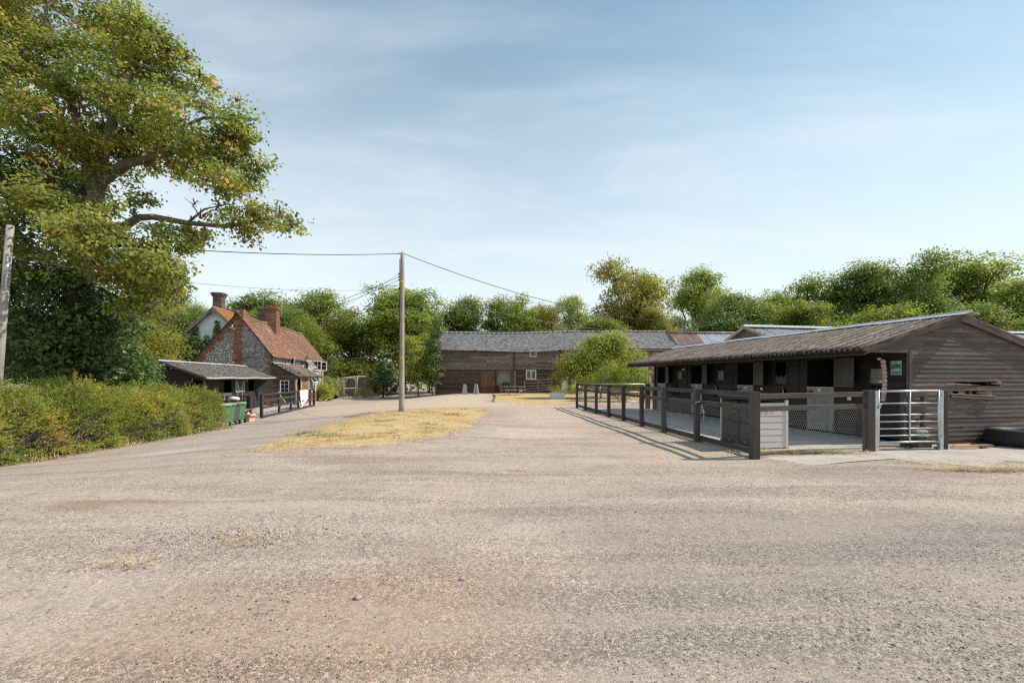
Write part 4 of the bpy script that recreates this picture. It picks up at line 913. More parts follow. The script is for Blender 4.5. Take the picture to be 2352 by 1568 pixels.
# black moulded side towards the fence
for i in range(2):
    for j in range(2):
        m = MB(); quadbox(-0.012, 0.015, 0.06+i*ly*0.48, 0.06+i*ly*0.48+ly*0.40, 0.08+j*0.46, 0.48+j*0.46, m); p = m.build('moulded_panel', 'panel_plastic', SB)
        for k in range(5): m = MB(); quadbox(-0.020, -0.012, 0.12+i*ly*0.48+k*0.09, 0.135+i*ly*0.48+k*0.09, 0.12+j*0.46, 0.20+j*0.46, m); m.build('rib', 'panel_plastic', p)
for k in range(3): m = MB(); quadbox(-0.016, 0.015, ly*0.48+k*0.03-0.02, ly*0.48+k*0.03-0.008, 0.04, 0.97, m); m.build('rib', 'panel_plastic', SB)
m = MB(); lid = [bp(-0.05, -0.05, 1.0), bp(wx+0.05, -0.05, 1.055), bp(wx+0.05, ly+0.05, 1.055), bp(-0.05, ly+0.05, 1.0)]
m.add(lid+[q+Vector((0, 0, 0.05)) for q in lid], [(0,3,2,1),(4,5,6,7),(0,1,5,4),(1,2,6,5),(2,3,7,6),(3,0,4,7)]); LD = m.build('lid', 'panel_plastic', SB)
for k in range(6): a = -0.05+(wx+0.1)*(k+0.06)/6; plank('lid_slat', LD, bp(a+0.05, -0.07, 1.062+0.075*(a+0.05)), bp(a+0.05, ly+0.06, 1.062+0.075*(a+0.05)), (wx+0.1)/6-0.008, 0.02, 'panel_plastic', (0, 0, 1))
m = MB(); m.ball((5.92, 9.95, 0.66), (0.10, 0.05, 0.05), 10, 6, 0.5, 0.2, random.Random(2)); m.tube([(5.92, 9.95, 0.0), (5.92, 9.95, 0.64)], 0.025, 8); 
tag(m.build('red_bucket_handle', 'red'), 'small red cap on a stick behind the storage box', 'red cap')
# tyre lying by the gable
TY = thing('tyre', 'big black tyre lying flat against the stable gable', 'tyre', (11.36, 10.08, 0.012))
m = MB(); prof = [(0.36, 0.05), (0.44, 0.0), (0.58, 0.0), (0.645, 0.03), (0.675, 0.12), (0.675, 0.25), (0.645, 0.335), (0.57, 0.37), (0.44, 0.365), (0.37, 0.31), (0.355, 0.18), (0.36, 0.05)]
m.lathe(prof, 48, close=False); m.build('carcass', 'rubber', TY, True)
for k in range(40):
    a = 2*math.pi*k/40; m2 = Matrix.Rotation(a, 3, 'Z'); m = MB(); m.obox(m2 @ Vector((0.674, 0, 0.185)), (0.016, 0.05, 0.20), m2 @ Matrix.Rotation(R(18), 3, 'X')); m.build('tread_block', 'rubber', TY)
# timber scraps
for (px, py, l, rz, mt, lb) in ((2235, 1027, 0.9, 4, 'broken_wood', 'splintered pale plank lying at the foot of the gable'), (2262, 1029, 0.35, 20, 'fence_wood', 'short dark timber offcut beside the tyre'), (2215, 1031, 0.5, -8, 'broken_wood', 'thin pale batten on the apron by the tyre'), (2158, 1031, 0.22, 10, 'brick_red', 'small reddish wood chock at the gate post foot')):
    c = gp(px, py); d = Vector((math.cos(R(rz)), math.sin(R(rz)), 0))*l/2
    tag(plank('timber_offcut', None, c-d+Vector((0, 0, 0.035)), c+d+Vector((0, 0, 0.045)), 0.07, 0.03, mt, (0, 0, 1), jit=0.01), lb, 'offcut')
# long shed with grey sheets behind the stable
RS = thing('rear_shed', 'low shed with grey corrugated roof and timber gable behind the stable', 'shed', (13.9, 27.0, 0), TH)
hw, rz_, ez_ = 3.3, 4.47, 3.15; ln_ = 30.0
clad(RS, lambda s, z: (0, s, z), -hw, hw, 0.0, rz_, 0.16, 'grey_fence_wood', (-1, 0, 0), (), lambda z: (-hw+max(0, (z-ez_))*hw/(rz_-ez_), hw-max(0, (z-ez_))*hw/(rz_-ez_)), name='gable_board')
for sy in (-1, 1):
    plank('barge_board', RS, (-0.25, 0, rz_+0.03), (-0.25, sy*(hw+0.3), ez_-0.09), 0.16, 0.03, 'pale_wood', (-1, 0, 0))
    u = (0, -sy*hw, rz_-ez_); nlr = math.hypot(hw, rz_-ez_)
    sheets(RS, 'roof_sheet', 'grey_sheet', (-0.25, sy*(hw+0.25), ez_-0.06), (1, 0, 0), u, 22, 1.0, nlr+0.28, pitch=0.2, amp=0.03, per=6, rows=2)
    m = MB(); m.box(0.02, ln_*0.7, sy*hw-0.05 if sy > 0 else -hw, sy*hw if sy > 0 else -hw+0.05, 0, ez_-0.08); m.build('side_wall', 'grey_fence_wood', RS)
m = MB(); m.tube([(-0.28, 0, rz_+0.10), (ln_*0.72, 0, rz_+0.10)], 0.10, 10); m.box(-0.28, ln_*0.72, -0.3, 0.3, rz_+0.03, rz_+0.06); m.build('ridge_cap', 'ridge_white', RS)
for k in range(4): plank('vent_slat', RS, (-0.03, -0.25, rz_-0.62-k*0.09), (-0.03, 0.25, rz_-0.62-k*0.09), 0.07, 0.03, 'old_white', (-1, 0, 0.6))
# ------------------------------------------------------------------ masonry and tile helpers (many small pieces, one part each)
def brick_part(parent, P, nrm, s0, s1, z0, z1, test, mat='brick_red', name='brickwork', seed=1, bw=0.215, bh=0.065, pw=0.225, ph=0.075, proud=0.010):
    r = random.Random(seed); m = MB(); nr = Vector(nrm); z = z0; k = 0
    while z < z1:
        s_ = s0-(pw/2 if k % 2 else 0)
        while s_ < s1:
            if test(s_+bw/2, z+bh/2, k):
                pr = proud+r.uniform(-0.003, 0.003); a = [Vector(P(u, v_)) for u, v_ in ((s_, z), (s_+bw, z), (s_+bw, z+bh), (s_, z+bh))]
                b_ = [q+nr*pr for q in a]; fs = [(4,5,6,7), (0,1,5,4), (1,2,6,5), (2,3,7,6), (3,0,4,7)]
                e = (b_[1]-b_[0]).cross(b_[3]-b_[0]).dot(nr)
                if e < 0: fs = [tuple(reversed(f)) for f in fs]
                m.add(a+b_, fs, min(1, max(0, r.gauss(0.5, 0.22))))
            s_ += pw
        z += ph; k += 1
    return tag(m.build(name, mat, parent, tones=True), kind='stuff')
def flint_part(parent, P, nrm, s0, s1, z0, z1, test, mat='flint', seed=2, size=0.13, name='flintwork'):
    r = random.Random(seed); m = MB(); nr = Vector(nrm); z = z0; k = 0
    while z < z1:
        s_ = s0
        while s_ < s1:
            u, v_ = s_+r.uniform(-0.3, 0.3)*size, z+r.uniform(-0.3, 0.3)*size
            if test(u, v_, k):
                n = 6; a = r.uniform(0, 1); rad = size*r.uniform(0.42, 0.66); el = r.uniform(0.65, 1.0)
                ring = [Vector(P(u+rad*math.cos(6.283*(i+a)/n)*r.uniform(0.8, 1.2), v_+rad*el*math.sin(6.283*(i+a)/n)*r.uniform(0.8, 1.2))) for i in range(n)]
                top = Vector(P(u, v_))+nr*rad*r.uniform(0.25, 0.5); c = Vector(P(u, v_)); t_ = min(1, max(0, r.gauss(0.5, 0.25)))
                sgn = (ring[1]-ring[0]).cross(top-ring[0]).dot(ring[0]*0+nr)
                fs = [(i, (i+1) % n, n) for i in range(n)]
                if sgn < 0: fs = [tuple(reversed(f)) for f in fs]
                m.add(ring+[top], fs, t_)
            s_ += size
        z += size*0.86; k += 1
    return tag(m.build(name, mat, parent, tones=True), kind='stuff')
def tile_part(parent, O, along, up, la, lu, tw, tg, mat, name='tiles', seed=1, warp=None, lim=None, light=0.0, jog=0.006, kind='stuff'):
    r = np.random.default_rng(seed); O = np.array(O, float); al = np.array(Vector(along).normalized()); u = np.array(Vector(up).normalized()); nr = np.cross(al, u); nr = nr if nr[2] > 0 else -nr
    nc, nr_ = int(la/tw), int(lu/tg); V = []; F = []; T = []
    j, i = np.meshgrid(np.arange(nr_), np.arange(nc), indexing='ij'); i = i.ravel(); j = j.ravel()
    a0 = i*tw+np.where(j % 2, tw/2, 0)+r.normal(0, 0.004, len(i)); b0 = j*tg+r.normal(0, jog, len(i))
    if lim is not None:
        k = lim(a0, b0); a0, b0, i, j = a0[k], b0[k], i[k], j[k]
    n = len(a0); l = r.normal(0.022, 0.006, n); tw_ = tw*0.955; tl = tg*1.35
    def pt(a, b_, h):
        p = O+a[:, None]*al+b_[:, None]*u+h[:, None]*nr
        if warp is not None: p[:, 2] += warp(a, b_)
        return p
    z0 = np.zeros(n); V = np.stack([pt(a0, b0, l), pt(a0+tw_, b0, l+r.normal(0, 0.003, n)), pt(a0+tw_, b0+tl, z0+0.002), pt(a0, b0+tl, z0+0.002), pt(a0, b0, z0-0.01), pt(a0+tw_, b0, z0-0.01)], 1)
    f = np.array([(0,1,2,3), (4,5,1,0)]); 
    if np.dot(np.cross(al, u), nr) < 0: f = f[:, ::-1]
    F = (f[None]+(np.arange(n)*6)[:, None, None]).reshape(-1, 4); t_ = np.clip(r.normal(0.5, 0.2, n), 0, 0.97); t_[r.uniform(0, 1, n) < light] = 1.0
    return tag(link(name, np_mesh(name, V.reshape(-1, 3), F, np.repeat(t_, 2)), mat, parent), kind=kind)
def poly_slab(parent, pts, th, mat, name, nrm):
    """flat polygon with thickness against its outward normal"""
    m = MB(); n = len(pts); a = [Vector(p) for p in pts]; b_ = [p-Vector(nrm)*th for p in a]
    nn = Vector((0, 0, 0))
    for i in range(n): nn += a[i].cross(a[(i+1) % n])
    o = list(range(n)) if nn.dot(Vector(nrm)) > 0 else list(reversed(range(n))); a = [a[i] for i in o]; b_ = [b_[i] for i in o]
    m.add(a+b_, [tuple(range(n)), tuple(reversed(range(n, 2*n)))]+[(i, n+i, n+(i+1) % n, (i+1) % n) for i in range(n)]); return m.build(name, mat, parent)
def window_part(parent, o, x, up, wd, ht, cols, rows, fr=0.06, mat='white_paint', glass='glass_dark', name='window', dep=0.05, bar=0.025):
    """framed window with glazing bars; o: lower left corner, x: to the right, up"""
    x = Vector(x).normalized(); u = Vector(up).normalized(); n = x.cross(u); o = Vector(o)
    w_ = MB(); w_.add([o+x*0.01+u*0.01, o+x*(wd-.01)+u*.01, o+x*(wd-.01)+u*(ht-.01), o+x*.01+u*(ht-.01)]+[q-n*0.02 for q in (o+x*0.01+u*0.01, o+x*(wd-.01)+u*.01, o+x*(wd-.01)+u*(ht-.01), o+x*.01+u*(ht-.01))], [(0,1,2,3),(7,6,5,4),(0,4,5,1),(1,5,6,2),(2,6,7,3),(3,7,4,0)])
    g = w_.build(name, glass, parent)
    def bar_(p, q, s_, t_, nm): plank(nm, g, p, q, s_, t_, mat, n, off=0.0)
    bar_(o+x*fr/2+n*0.02, o+x*fr/2+u*ht+n*0.02, fr, dep, 'frame'); bar_(o+x*(wd-fr/2)+n*0.02, o+x*(wd-fr/2)+u*ht+n*0.02, fr, dep, 'frame')
    bar_(o+x*fr+u*fr/2+n*0.02, o+x*(wd-fr)+u*fr/2+n*0.02, fr, dep, 'frame'); bar_(o+x*fr+u*(ht-fr/2)+n*0.02, o+x*(wd-fr)+u*(ht-fr/2)+n*0.02, fr, dep, 'frame')
    for c in range(1, cols): bar_(o+x*(wd*c/cols)+u*fr+n*0.015, o+x*(wd*c/cols)+u*(ht-fr)+n*0.015, bar, 0.03, 'glazing_bar')
    for c in range(1, rows): bar_(o+x*fr+u*(ht*c/rows)+n*0.014, o+x*(wd-fr)+u*(ht*c/rows)+n*0.014, bar, 0.026, 'glazing_bar')
    return g

# ------------------------------------------------------------------ flint and brick cottage
HT = R(9.5); HO = Vector((-18.6, 35.3, -0.6))
HS = thing('cottage', 'old flint and brick cottage with a sagging red tiled roof', 'cottage', HO, HT)
RX, RZ_, EZ_, HL = -2.36, 7.12, 4.05, 16.8; LX, LZ = -6.3, 2.35
sr = (RZ_-EZ_)/(-RX); sl_ = (RZ_-LZ)/(RX-LX)
def roof_l(x): return RZ_-(RX-x)*sl_
def roof_r(x): return EZ_+(-x)*sr
def gtop(x): return roof_l(x) if x < RX else roof_r(x)
poly_slab(HS, [(0, 0, -0.3), (LX, 0, -0.3), (LX, 0, LZ), (RX, 0, RZ_), (0, 0, EZ_)], 0.3, 'mortar_dark', 'gable_wall', (0, -1, 0))
jag = lambda k: 0.11*(1 if (k//3) % 2 else -1)
def zone(x, z, k):
    if x < LX+0.05 or x > -0.02 or z > gtop(x)-0.07: return None
    if abs(x-RX) < 0.33+(0.7*jag(k) if z < 6 else 0.05) and z > 0.2: return 'b'
    if x < RX and (roof_l(x)-z) < 0.62+0.16*(1 if (k//5) % 2 else -1): return 'b'
    if x > RX and (roof_r(x)-z) < 0.20+0.05*(1 if (k//4) % 2 else -1): return 'b'
    if x > -0.30+0.8*jag(k): return 'b'
    return 'f'
GPf = lambda s, z: (s, 0, z)
brick_part(HS, GPf, (0, -1, 0), LX, 0, 1.2, RZ_, lambda s, z, k: zone(s, z, int(z/0.075)) == 'b', seed=3)
flint_part(HS, GPf, (0, -1, 0), LX, 0, 1.2, RZ_, lambda s, z, k: zone(s, z, int(z/0.075)) == 'f', seed=4, size=0.125)
brick_part(HS, GPf, (0, -1, 0), -1.6, 0, 0.0, 1.2, lambda s, z, k: s < -0.02, seed=5)
# east wall, pale flint with brick dressings
poly_slab(HS, [(0, 0.3, -0.3), (0, HL, -0.3), (0, HL, EZ_), (0, 0.3, EZ_)], 0.3, 'mortar', 'side_wall', (1, 0, 0))
hw_ = [(3.55, 4.35, 3.30, 3.92), (9.3, 10.4, 3.05, 3.92), (12.6, 14.6, 2.95, 3.92)]
def ezone(y, z):
    for a, b_, c, d in hw_:
        if a < y < b_ and c < z < d: return None
        if a-0.22 < y < b_+0.22 and c-0.15 < z < d+0.2: return 'b'
    if z > EZ_-0.20 or y < 0.35 or y > HL-0.3 or (7.9 < y < 8.35): return 'b'
    return 'f'
EP = lambda s, z: (0, s, z)
brick_part(HS, EP, (1, 0, 0), 0.0, HL, 0.2, EZ_, lambda s, z, k: ezone(s, z) == 'b' and s > 0.01, seed=6)
flint_part(HS, EP, (1, 0, 0), 0.3, HL, 0.2, EZ_, lambda s, z, k: ezone(s, z) == 'f', 'flint_pale', 7, 0.19)
poly_slab(HS, [(0, HL, -0.3), (LX, HL, -0.3), (LX, HL, LZ), (RX, HL, RZ_), (0, HL, EZ_)], 0.3, 'mortar_dark', 'gable_wall', (0, 1, 0))
window_part(HS, (0.01, 3.55, 3.30), (0, 1, 0), (0, 0, 1), 0.8, 0.62, 2, 1)
window_part(HS, (0.01, 9.3, 3.05), (0, 1, 0), (0, 0, 1), 1.1, 0.87, 2, 2)
window_part(HS, (0.01, 12.6, 2.95), (0, 1, 0), (0, 0, 1), 2.0, 0.97, 3, 2)
window_part(HS, (0.05, 4.30, 3.28), (1, 0.15, 0.0), (0.12, 0, 1), 0.38, 0.62, 1, 1, 0.05, name='open_casement')
window_part(HS, (0.05, 12.1, 2.93), (1, 0.1, 0), (0, 0, 1), 0.82, 0.98, 2, 2, 0.09, name='open_casement')
window_part(HS, (0.05, 14.9, 2.93), (1, 0.1, 0), (0, 0, 1), 0.72, 0.98, 1, 2, 0.09, name='open_casement')
window_part(HS, (0.75, 9.0, 3.10), (0.15, 1, 0), (-0.72, 0, 0.85), 1.1, 0.95, 4, 1, 0.06, name='open_casement', bar=0.03)
for (a, b_, z) in ((9.25, 10.5, 3.03), (12.5, 14.7, 2.92)): plank('sill', HS, (0.06, a, z), (0.06, b_, z), 0.16, 0.05, 'white_paint', (0, 0, 1))
# tiled roof, sagging
def sag(a, b_): return -0.16*np.sin(np.pi*np.clip((a-0.5)/8.5, 0, 1))*np.clip(b_/3, 0, 1)-0.10*np.sin(np.pi*np.clip((a-8)/9, 0, 1))+0.05*np.sin(a*1.1)*np.clip(b_/3.8, 0, 1)
ov = 0.22; ulen = math.hypot(RX-ov, sr*(ov-RX))
def underlay(O, al, u, la, lu, nm, warp):
    O = np.array(O); al = np.array(Vector(al).normalized()); u = np.array(Vector(u).normalized()); V = []; n1, n2_ = 30, 6
    for j in range(n2_+1):
        for i in range(n1+1): 
            p = O+al*la*i/n1+u*lu*j/n2_; p[2] += float(warp(np.array(la*i/n1), np.array(lu*j/n2_)))-0.03; V.append(p)
    F = [(j*(n1+1)+i, j*(n1+1)+i+1, (j+1)*(n1+1)+i+1, (j+1)*(n1+1)+i) for j in range(n2_) for i in range(n1)]
    return link(nm, np_mesh(nm, np.array(V), np.array(F)), 'brick_dark', HS)
Or = (ov, -0.18, EZ_-sr*ov); upR = (RX-ov, 0, sr*(ov-RX))
rf = underlay(Or, (0, 1, 0), upR, HL+0.36, ulen, 'roof', sag)
tile_part(HS, Or, (0, 1, 0), upR, HL+0.36, ulen, 0.165, 0.10, 'roof_tile', 'roof_tiles', 8, sag, light=0.03)
Ol = (LX-0.2, -0.18, LZ-sl_*0.2); upL = (RX-LX+0.2, 0, sl_*(RX-LX+0.2)); ulL = math.hypot(upL[0], upL[2])
underlay(Ol, (0, 1, 0), upL, HL+0.36, ulL, 'roof', lambda a, b_: 0*a)
tile_part(HS, Ol, (0, 1, 0), upL, HL+0.36, ulL, 0.165, 0.10, 'roof_tile', 'roof_tiles', 9)
for k in range(38):
    y = -0.15+k*0.45; dz = float(sag(np.array(y+0.3), np.array(ulen))); m = MB(); m.tube([(RX, y, RZ_+0.02+dz), (RX, y+0.46, RZ_+0.02+float(sag(np.array(y+0.75), np.array(ulen))))], 0.10, 10); m.build('ridge_tile', 'ridge_clay', HS, True)
m = MB(); m.tube([(ov+0.05, -0.1, EZ_-sr*ov-0.05), (ov+0.05, HL+0.1, EZ_-sr*ov-0.10)], 0.055, 8); m.build('gutter', 'gutter', HS, True)
m = MB(); m.tube([(0.10, 15.5, 3.7), (0.10, 15.5, 0.0)], 0.04, 8); m.build('downpipe', 'gutter', HS, True)
# chimneys
def chimney(parent, x0, x1, y0, y1, z0, z1, mat, seed, corbel=2, name='chimney'):
    m = MB(); m.box(x0+0.01, x1-0.01, y0+0.01, y1-0.01, z0, z1-0.02); c = m.build(name, 'mortar_dark', parent)
    for (P, n, a, b_) in ((lambda s, z: (s, y0+0.01, z), (0, -1, 0), x0, x1), (lambda s, z: (x1-0.01, s, z), (1, 0, 0), y0, y1), (lambda s, z: (x0+0.01, s, z), (-1, 0, 0), y0, y1), (lambda s, z: (s, y1-0.01, z), (0, 1, 0), x0, x1)):
        brick_part(c, P, n, a, b_, z0, z1-0.06, lambda s, z, k, a=a, b_=b_: a+0.07 < s < b_-0.07, mat, seed=seed)
    for k in range(corbel):
        e = 0.05+0.045*k; m = MB(); zc = z1-0.32+k*0.11; m.box(x0-e, x1+e, y0-e, y1+e, zc, zc+0.10); 
        m.build('corbel', 'mortar_dark', c)
        brick_part(c, lambda s, z: (s, y0-e, z), (0, -1, 0), x0-e, x1+e, zc+0.01, zc+0.09, lambda s, z, k_: x0-e+0.05 < s < x1+e-0.05, mat, seed=seed+k)
        brick_part(c, lambda s, z: (x1+e, s, z), (1, 0, 0), y0-e, y1+e, zc+0.01, zc+0.09, lambda s, z, k_: y0-e+0.05 < s < y1+e-0.05, mat, seed=seed+k)
    return c
chimney(HS, RX-0.32, RX+0.38, 0.0, 0.65, RZ_-0.9, RZ_+0.26, 'brick_red', 11, 0)
chimney(HS, RX-0.05, RX+0.82, 5.95, 6.95, RZ_-1.3, 8.52, 'brick_red', 12, 2)
chimney(HS, RX-0.78, RX-0.08, 6.05, 6.85, RZ_-1.3, 8.42, 'brick_dark', 13, 2)
m = MB(); m.lathe([(0.15, 0), (0.13, 0.32), (0.17, 0.34), (0.17, 0.42), (0.11, 0.42)], 14, (RX+0.55, 6.45, 8.5)); m.build('chimney_pot', 'clay_pot', HS, True)
m = MB(); m.lathe([(0.09, 0), (0.10, 0.12), (0.03, 0.2)], 10, (RX+0.55, 6.45, 8.92)); m.build('cowl', 'gutter', HS, True)
m = MB(); m.tube([(RX+1.0, 6.8, 7.7), (RX+1.05, 6.8, 10.2)], 0.022, 6); m.tube([(RX+1.05, 6.8, 10.1), (RX+0.9, 6.8, 10.05)], 0.012, 5); m.build('aerial', 'galvanised', HS)
m = MB(); m.tube([(RX-0.7, 6.6, 9.35), (RX-1.3, 6.6, 9.38)], 0.012, 5); m.tube([(RX-0.5, 6.6, 8.4), (RX-0.5, 6.6, 9.4), (RX-1.2, 6.6, 9.36)], 0.014, 5); m.build('aerial', 'galvanised', HS)
m = MB(); m.lathe([(0.005, -0.06), (0.14, -0.045), (0.25, 0.0), (0.255, 0.005)], 18, close=False); m.build('satellite_dish', 'gutter_grey', HS, True, loc=(0.42, 8.15, 4.0), rot=(R(75), 0, R(-30)))
# cables on the gable
m = MB(); m.tube([(-0.95, -0.03, 4.85), (-1.15, -0.03, 4.6), (-1.1, -0.03, 4.2), (-1.4, -0.03, 3.75), (-1.9, -0.03, 3.65), (-2.3, -0.03, 3.7)], 0.016, 5); m.build('cable', 'cable', HS)
m = MB(); m.tube([(-2.6, -0.05, 6.25), (-2.85, -0.2, 5.95), (-2.5, -0.1, 5.8)], 0.02, 5); m.lathe([(0.05, 0), (0.05, 0.14)], 8, (-2.7, -0.15, 6.0)); m.build('insulator', 'old_white', HS)
# lean-to porch
PW, PL, PZ0, PZ1 = 1.75, 7.2, 3.33, 2.39
pslope = (PZ0-PZ1)/PW
clad(HS, lambda s, z: (s, -0.02, z), 0.02, PW, 0.12, PZ0, 0.17, 'porch_wood', (0, -1, 0), [(0.62, 1.34, 0.95, 1.98)], lambda z: (0.02, min(PW, (PZ0-z)/pslope)), th=0.03, name='porch_board', over=0.02)
window_part(HS, (0.64, -0.03, 0.97), (1, 0, 0), (0, 0, 1), 0.68, 0.98, 2, 3, 0.07, 'old_white', 'glass_dark')
Op = (PW+0.28, -0.15, PZ1-pslope*0.28); upP = (-(PW+0.28), 0, pslope*(PW+0.28)); pl_ = math.hypot(upP[0], upP[2])
poly_slab(HS, [(PW+0.26, -0.12, PZ1-pslope*0.26-0.03), (PW+0.26, PL, PZ1-pslope*0.26-0.03), (0.0, PL, PZ0-0.03), (0.0, -0.12, PZ0-0.03)], 0.05, 'interior', 'porch_roof', Vector((pslope, 0, 1)).normalized())
tile_part(HS, Op, (0, 1, 0), upP, PL+0.2, pl_+0.02, 0.2, 0.125, 'porch_tile', 'porch_tiles', 15, lambda a, b_: -0.05*np.sin(a*0.8), light=0.03, jog=0.012)
m = MB(); m.tube([(PW+0.33, -0.1, PZ1-pslope*0.28), (PW+0.33, PL, PZ1-pslope*0.28-0.05)], 0.05, 8); m.build('gutter', 'gutter', HS, True)
m = MB(); m.tube([(PW+0.05, -0.10, PZ1-0.15), (PW-0.12, -0.10, PZ1-0.35), (PW-0.12, -0.10, 0.1)], 0.04, 8); m.build('downpipe', 'gutter', HS, True)
plank('barge_board', HS, (0.0, -0.10, PZ0-0.02), (PW+0.28, -0.10, PZ1-pslope*0.28-0.02), 0.12, 0.03, 'porch_wood', (0, -1, 0))
m = MB(); m.tube([(PW-0.02, 0.10, 0), (PW+0.02, 0.10, 0.9), (PW-0.02, 0.10, 1.7), (PW+0.05, 0.10, PZ1-0.05)], [0.14, 0.12, 0.12, 0.15], 10); m.build('log_post', 'log_wood', HS, True)
m = MB(); m.box(PW-0.12, PW, 1.75, 3.7, 0, PZ1-0.1); m.build('porch_wall', 'mortar', HS); brick_part(HS, lambda s, z: (PW, s, z), (1, 0, 0), 1.75, 3.7, 0, PZ1-0.1, lambda s, z, k: s < 3.6, seed=21)
m = MB(); m.box(PW-0.12, PW, 3.7, PL, 0, 0.9); m.box(PW-0.12, PW, 3.7, PL, 2.2, PZ1-0.1); m.box(PW-0.12, PW, 6.0, PL, 0.9, 2.2); m.build('porch_wall', 'mortar', HS); brick_part(HS, lambda s, z: (PW, s, z), (1, 0, 0), 3.7, PL, 0, 0.9, lambda s, z, k: True, seed=22)
brick_part(HS, lambda s, z: (s, 1.74, z), (0, -1, 0), PW-0.02, PW+0.01, 0, 2.2, lambda s, z, k: False, seed=23)
window_part(HS, (PW+0.01, 3.75, 0.92), (0, 1, 0), (0, 0, 1), 2.2, 1.25, 3, 2, 0.08)
window_part(HS, (PW+0.35, 3.9, 1.72), (0.2, 1, 0), (-0.5, 0, 0.8), 0.9, 0.5, 1, 1, 0.06, name='open_casement')
for y in (0.32, 1.68): plank('door_frame', HS, (PW-0.02, y, 0), (PW-0.02, y, 2.16), 0.09, 0.09, 'old_white', (1, 0, 0))
plank('door_frame', HS, (PW-0.02, 0.27, 2.19), (PW-0.02, 1.73, 2.19), 0.08, 0.09, 'old_white', (1, 0, 0))
m = MB(); m.box(0.02, PW-0.15, 1.85, 1.90, 0, 2.6); m.build('porch_back', 'interior', HS)
m = MB(); m.box(0.9, 1.4, 1.70, 1.82, 1.75, 2.0); m.build('red_box', 'red', HS)
m = MB(); m.box(0.5, 1.55, 1.60, 1.80, 0.4, 1.55); m.build('coats', 'rug_black', HS)
# ------------------------------------------------------------------ white rendered house behind
WO = Vector((-26.4, 40.6, -0.6)); WH = thing('rendered_house', 'white rendered house gable with orange tiled roof behind the cottage', 'house', WO, HT)
wz, we, wx_ = 8.35, 5.35, 3.0
poly_slab(WH, [(-wx_, 0, -0.2), (wx_, 0, -0.2), (wx_, 0, we), (0, 0, wz), (-wx_, 0, we)], 0.25, 'white_wall', 'gable_wall', (0, -1, 0))
m = MB(); m.box(-wx_, -wx_+0.2, 0.25, 11, -0.2, we); m.box(wx_-0.2, wx_, 0.25, 11, -0.2, we); m.build('side_wall', 'white_wall', WH)
ws = (wz-we)/wx_
for sx in (-1, 1):
    O = (sx*(wx_+0.35), -0.35, we-ws*0.35) if sx > 0 else (-wx_-0.35, -0.35, we-ws*0.35); u = (-sx*(wx_+0.35), 0, ws*(wx_+0.35)); ul = math.hypot(u[0], u[2])
    poly_slab(WH, [(sx*(wx_+0.33), -0.33, we-ws*0.33-0.02), (sx*(wx_+0.33), 11, we-ws*0.33-0.02), (0, 11, wz-0.02), (0, -0.33, wz-0.02)], 0.06, 'interior', 'roof', Vector((sx*ws, 0, 1)).normalized())
    tile_part(WH, O, (0, 1, 0), u, 11.3, ul, 0.17, 0.11, 'roof_tile_orange', 'roof_tiles', 31+sx)
    plank('barge_board', WH, (0, -0.37, wz-0.06), (sx*(wx_+0.42), -0.37, we-ws*0.42-0.06), 0.22, 0.04, 'grey_fence_wood', (0, -1, 0))
plank('finial', WH, (0, -0.41, wz-0.75), (0, -0.41, wz+0.02), 0.12, 0.06, 'grey_fence_wood', (0, -1, 0))
for k in range(24): m = MB(); m.tube([(0, -0.3+k*0.46, wz+0.03), (0, 0.17+k*0.46, wz+0.03)], 0.10, 8); m.build('ridge_tile', 'terracotta', WH, True)
chimney(WH, -1.15, -0.35, 2.2, 3.0, wz-1.6, 10.05, 'brick_dark', 33, 3)

# ------------------------------------------------------------------ black stable shed on the left
LO = Vector((-16.7, 23.7, -0.6)); LS = thing('stable_shed', 'low black stable shed with mossy roof before the cottage', 'stable', LO, HT)
LL, lx, lz, ex2, ez2 = 10.2, -1.32, 2.95, 0.75, 2.15
lops = [(0.2, 1.35, 0, 1.99), (3.75, 4.9, 0, 1.99), (2.55, 2.85, 1.2, 1.9), (5.25, 6.65, 0, 1.99), (7.4, 8.5, 0, 1.99)]
clad(LS, lambda s, z: (0, s, z), 0.05, LL-0.05, 0.05, 2.2, 0.15, 'black_wood', (1, 0, 0), lops)
clad(LS, lambda s, z: (s, 0, z), -3.4, 0.0, 0.05, lz-0.04, 0.15, 'black_wood', (0, -1, 0), [(-1.9, -0.9, 0, 1.8)], lambda z: ((lx*2-ex2)+max(0, z-ez2)*(ex2-lx)/(lz-ez2) if z > ez2 else -3.3, ex2-max(0, (z-ez2))*(ex2-lx)/(lz-ez2)-0.08 if z > ez2 else -0.05), name='gable_board')
clad(LS, lambda s, z: (s, LL, z), -3.4, 0.0, 0.05, 2.2, 0.3, 'black_wood', (0, 1, 0))
m = MB(); m.box(-3.4, -3.3, 0, LL, 0, 2.2); m.build('back_wall', 'interior', LS); m = MB(); m.box(-3.3, -0.05, 0.02, LL-0.02, 0, 0.02); m.build('stall_floor', 'interior', LS)
for y in (2.0, 3.3, 7.0): m = MB(); m.box(-3.3, -0.04, y-0.03, y+0.03, 0.02, 2.1); m.build('partition', 'interior', LS)
d = MB(); d.box(-1.86, -0.94, -0.03, 0.0, 0.1, 1.75); gd_ = d.build('side_door', 'black_wood', LS); m = MB(); m.box(-1.05, -0.65, -0.045, -0.031, 0.9, 1.2); m.build('notice', 'leaf_door', gd_)
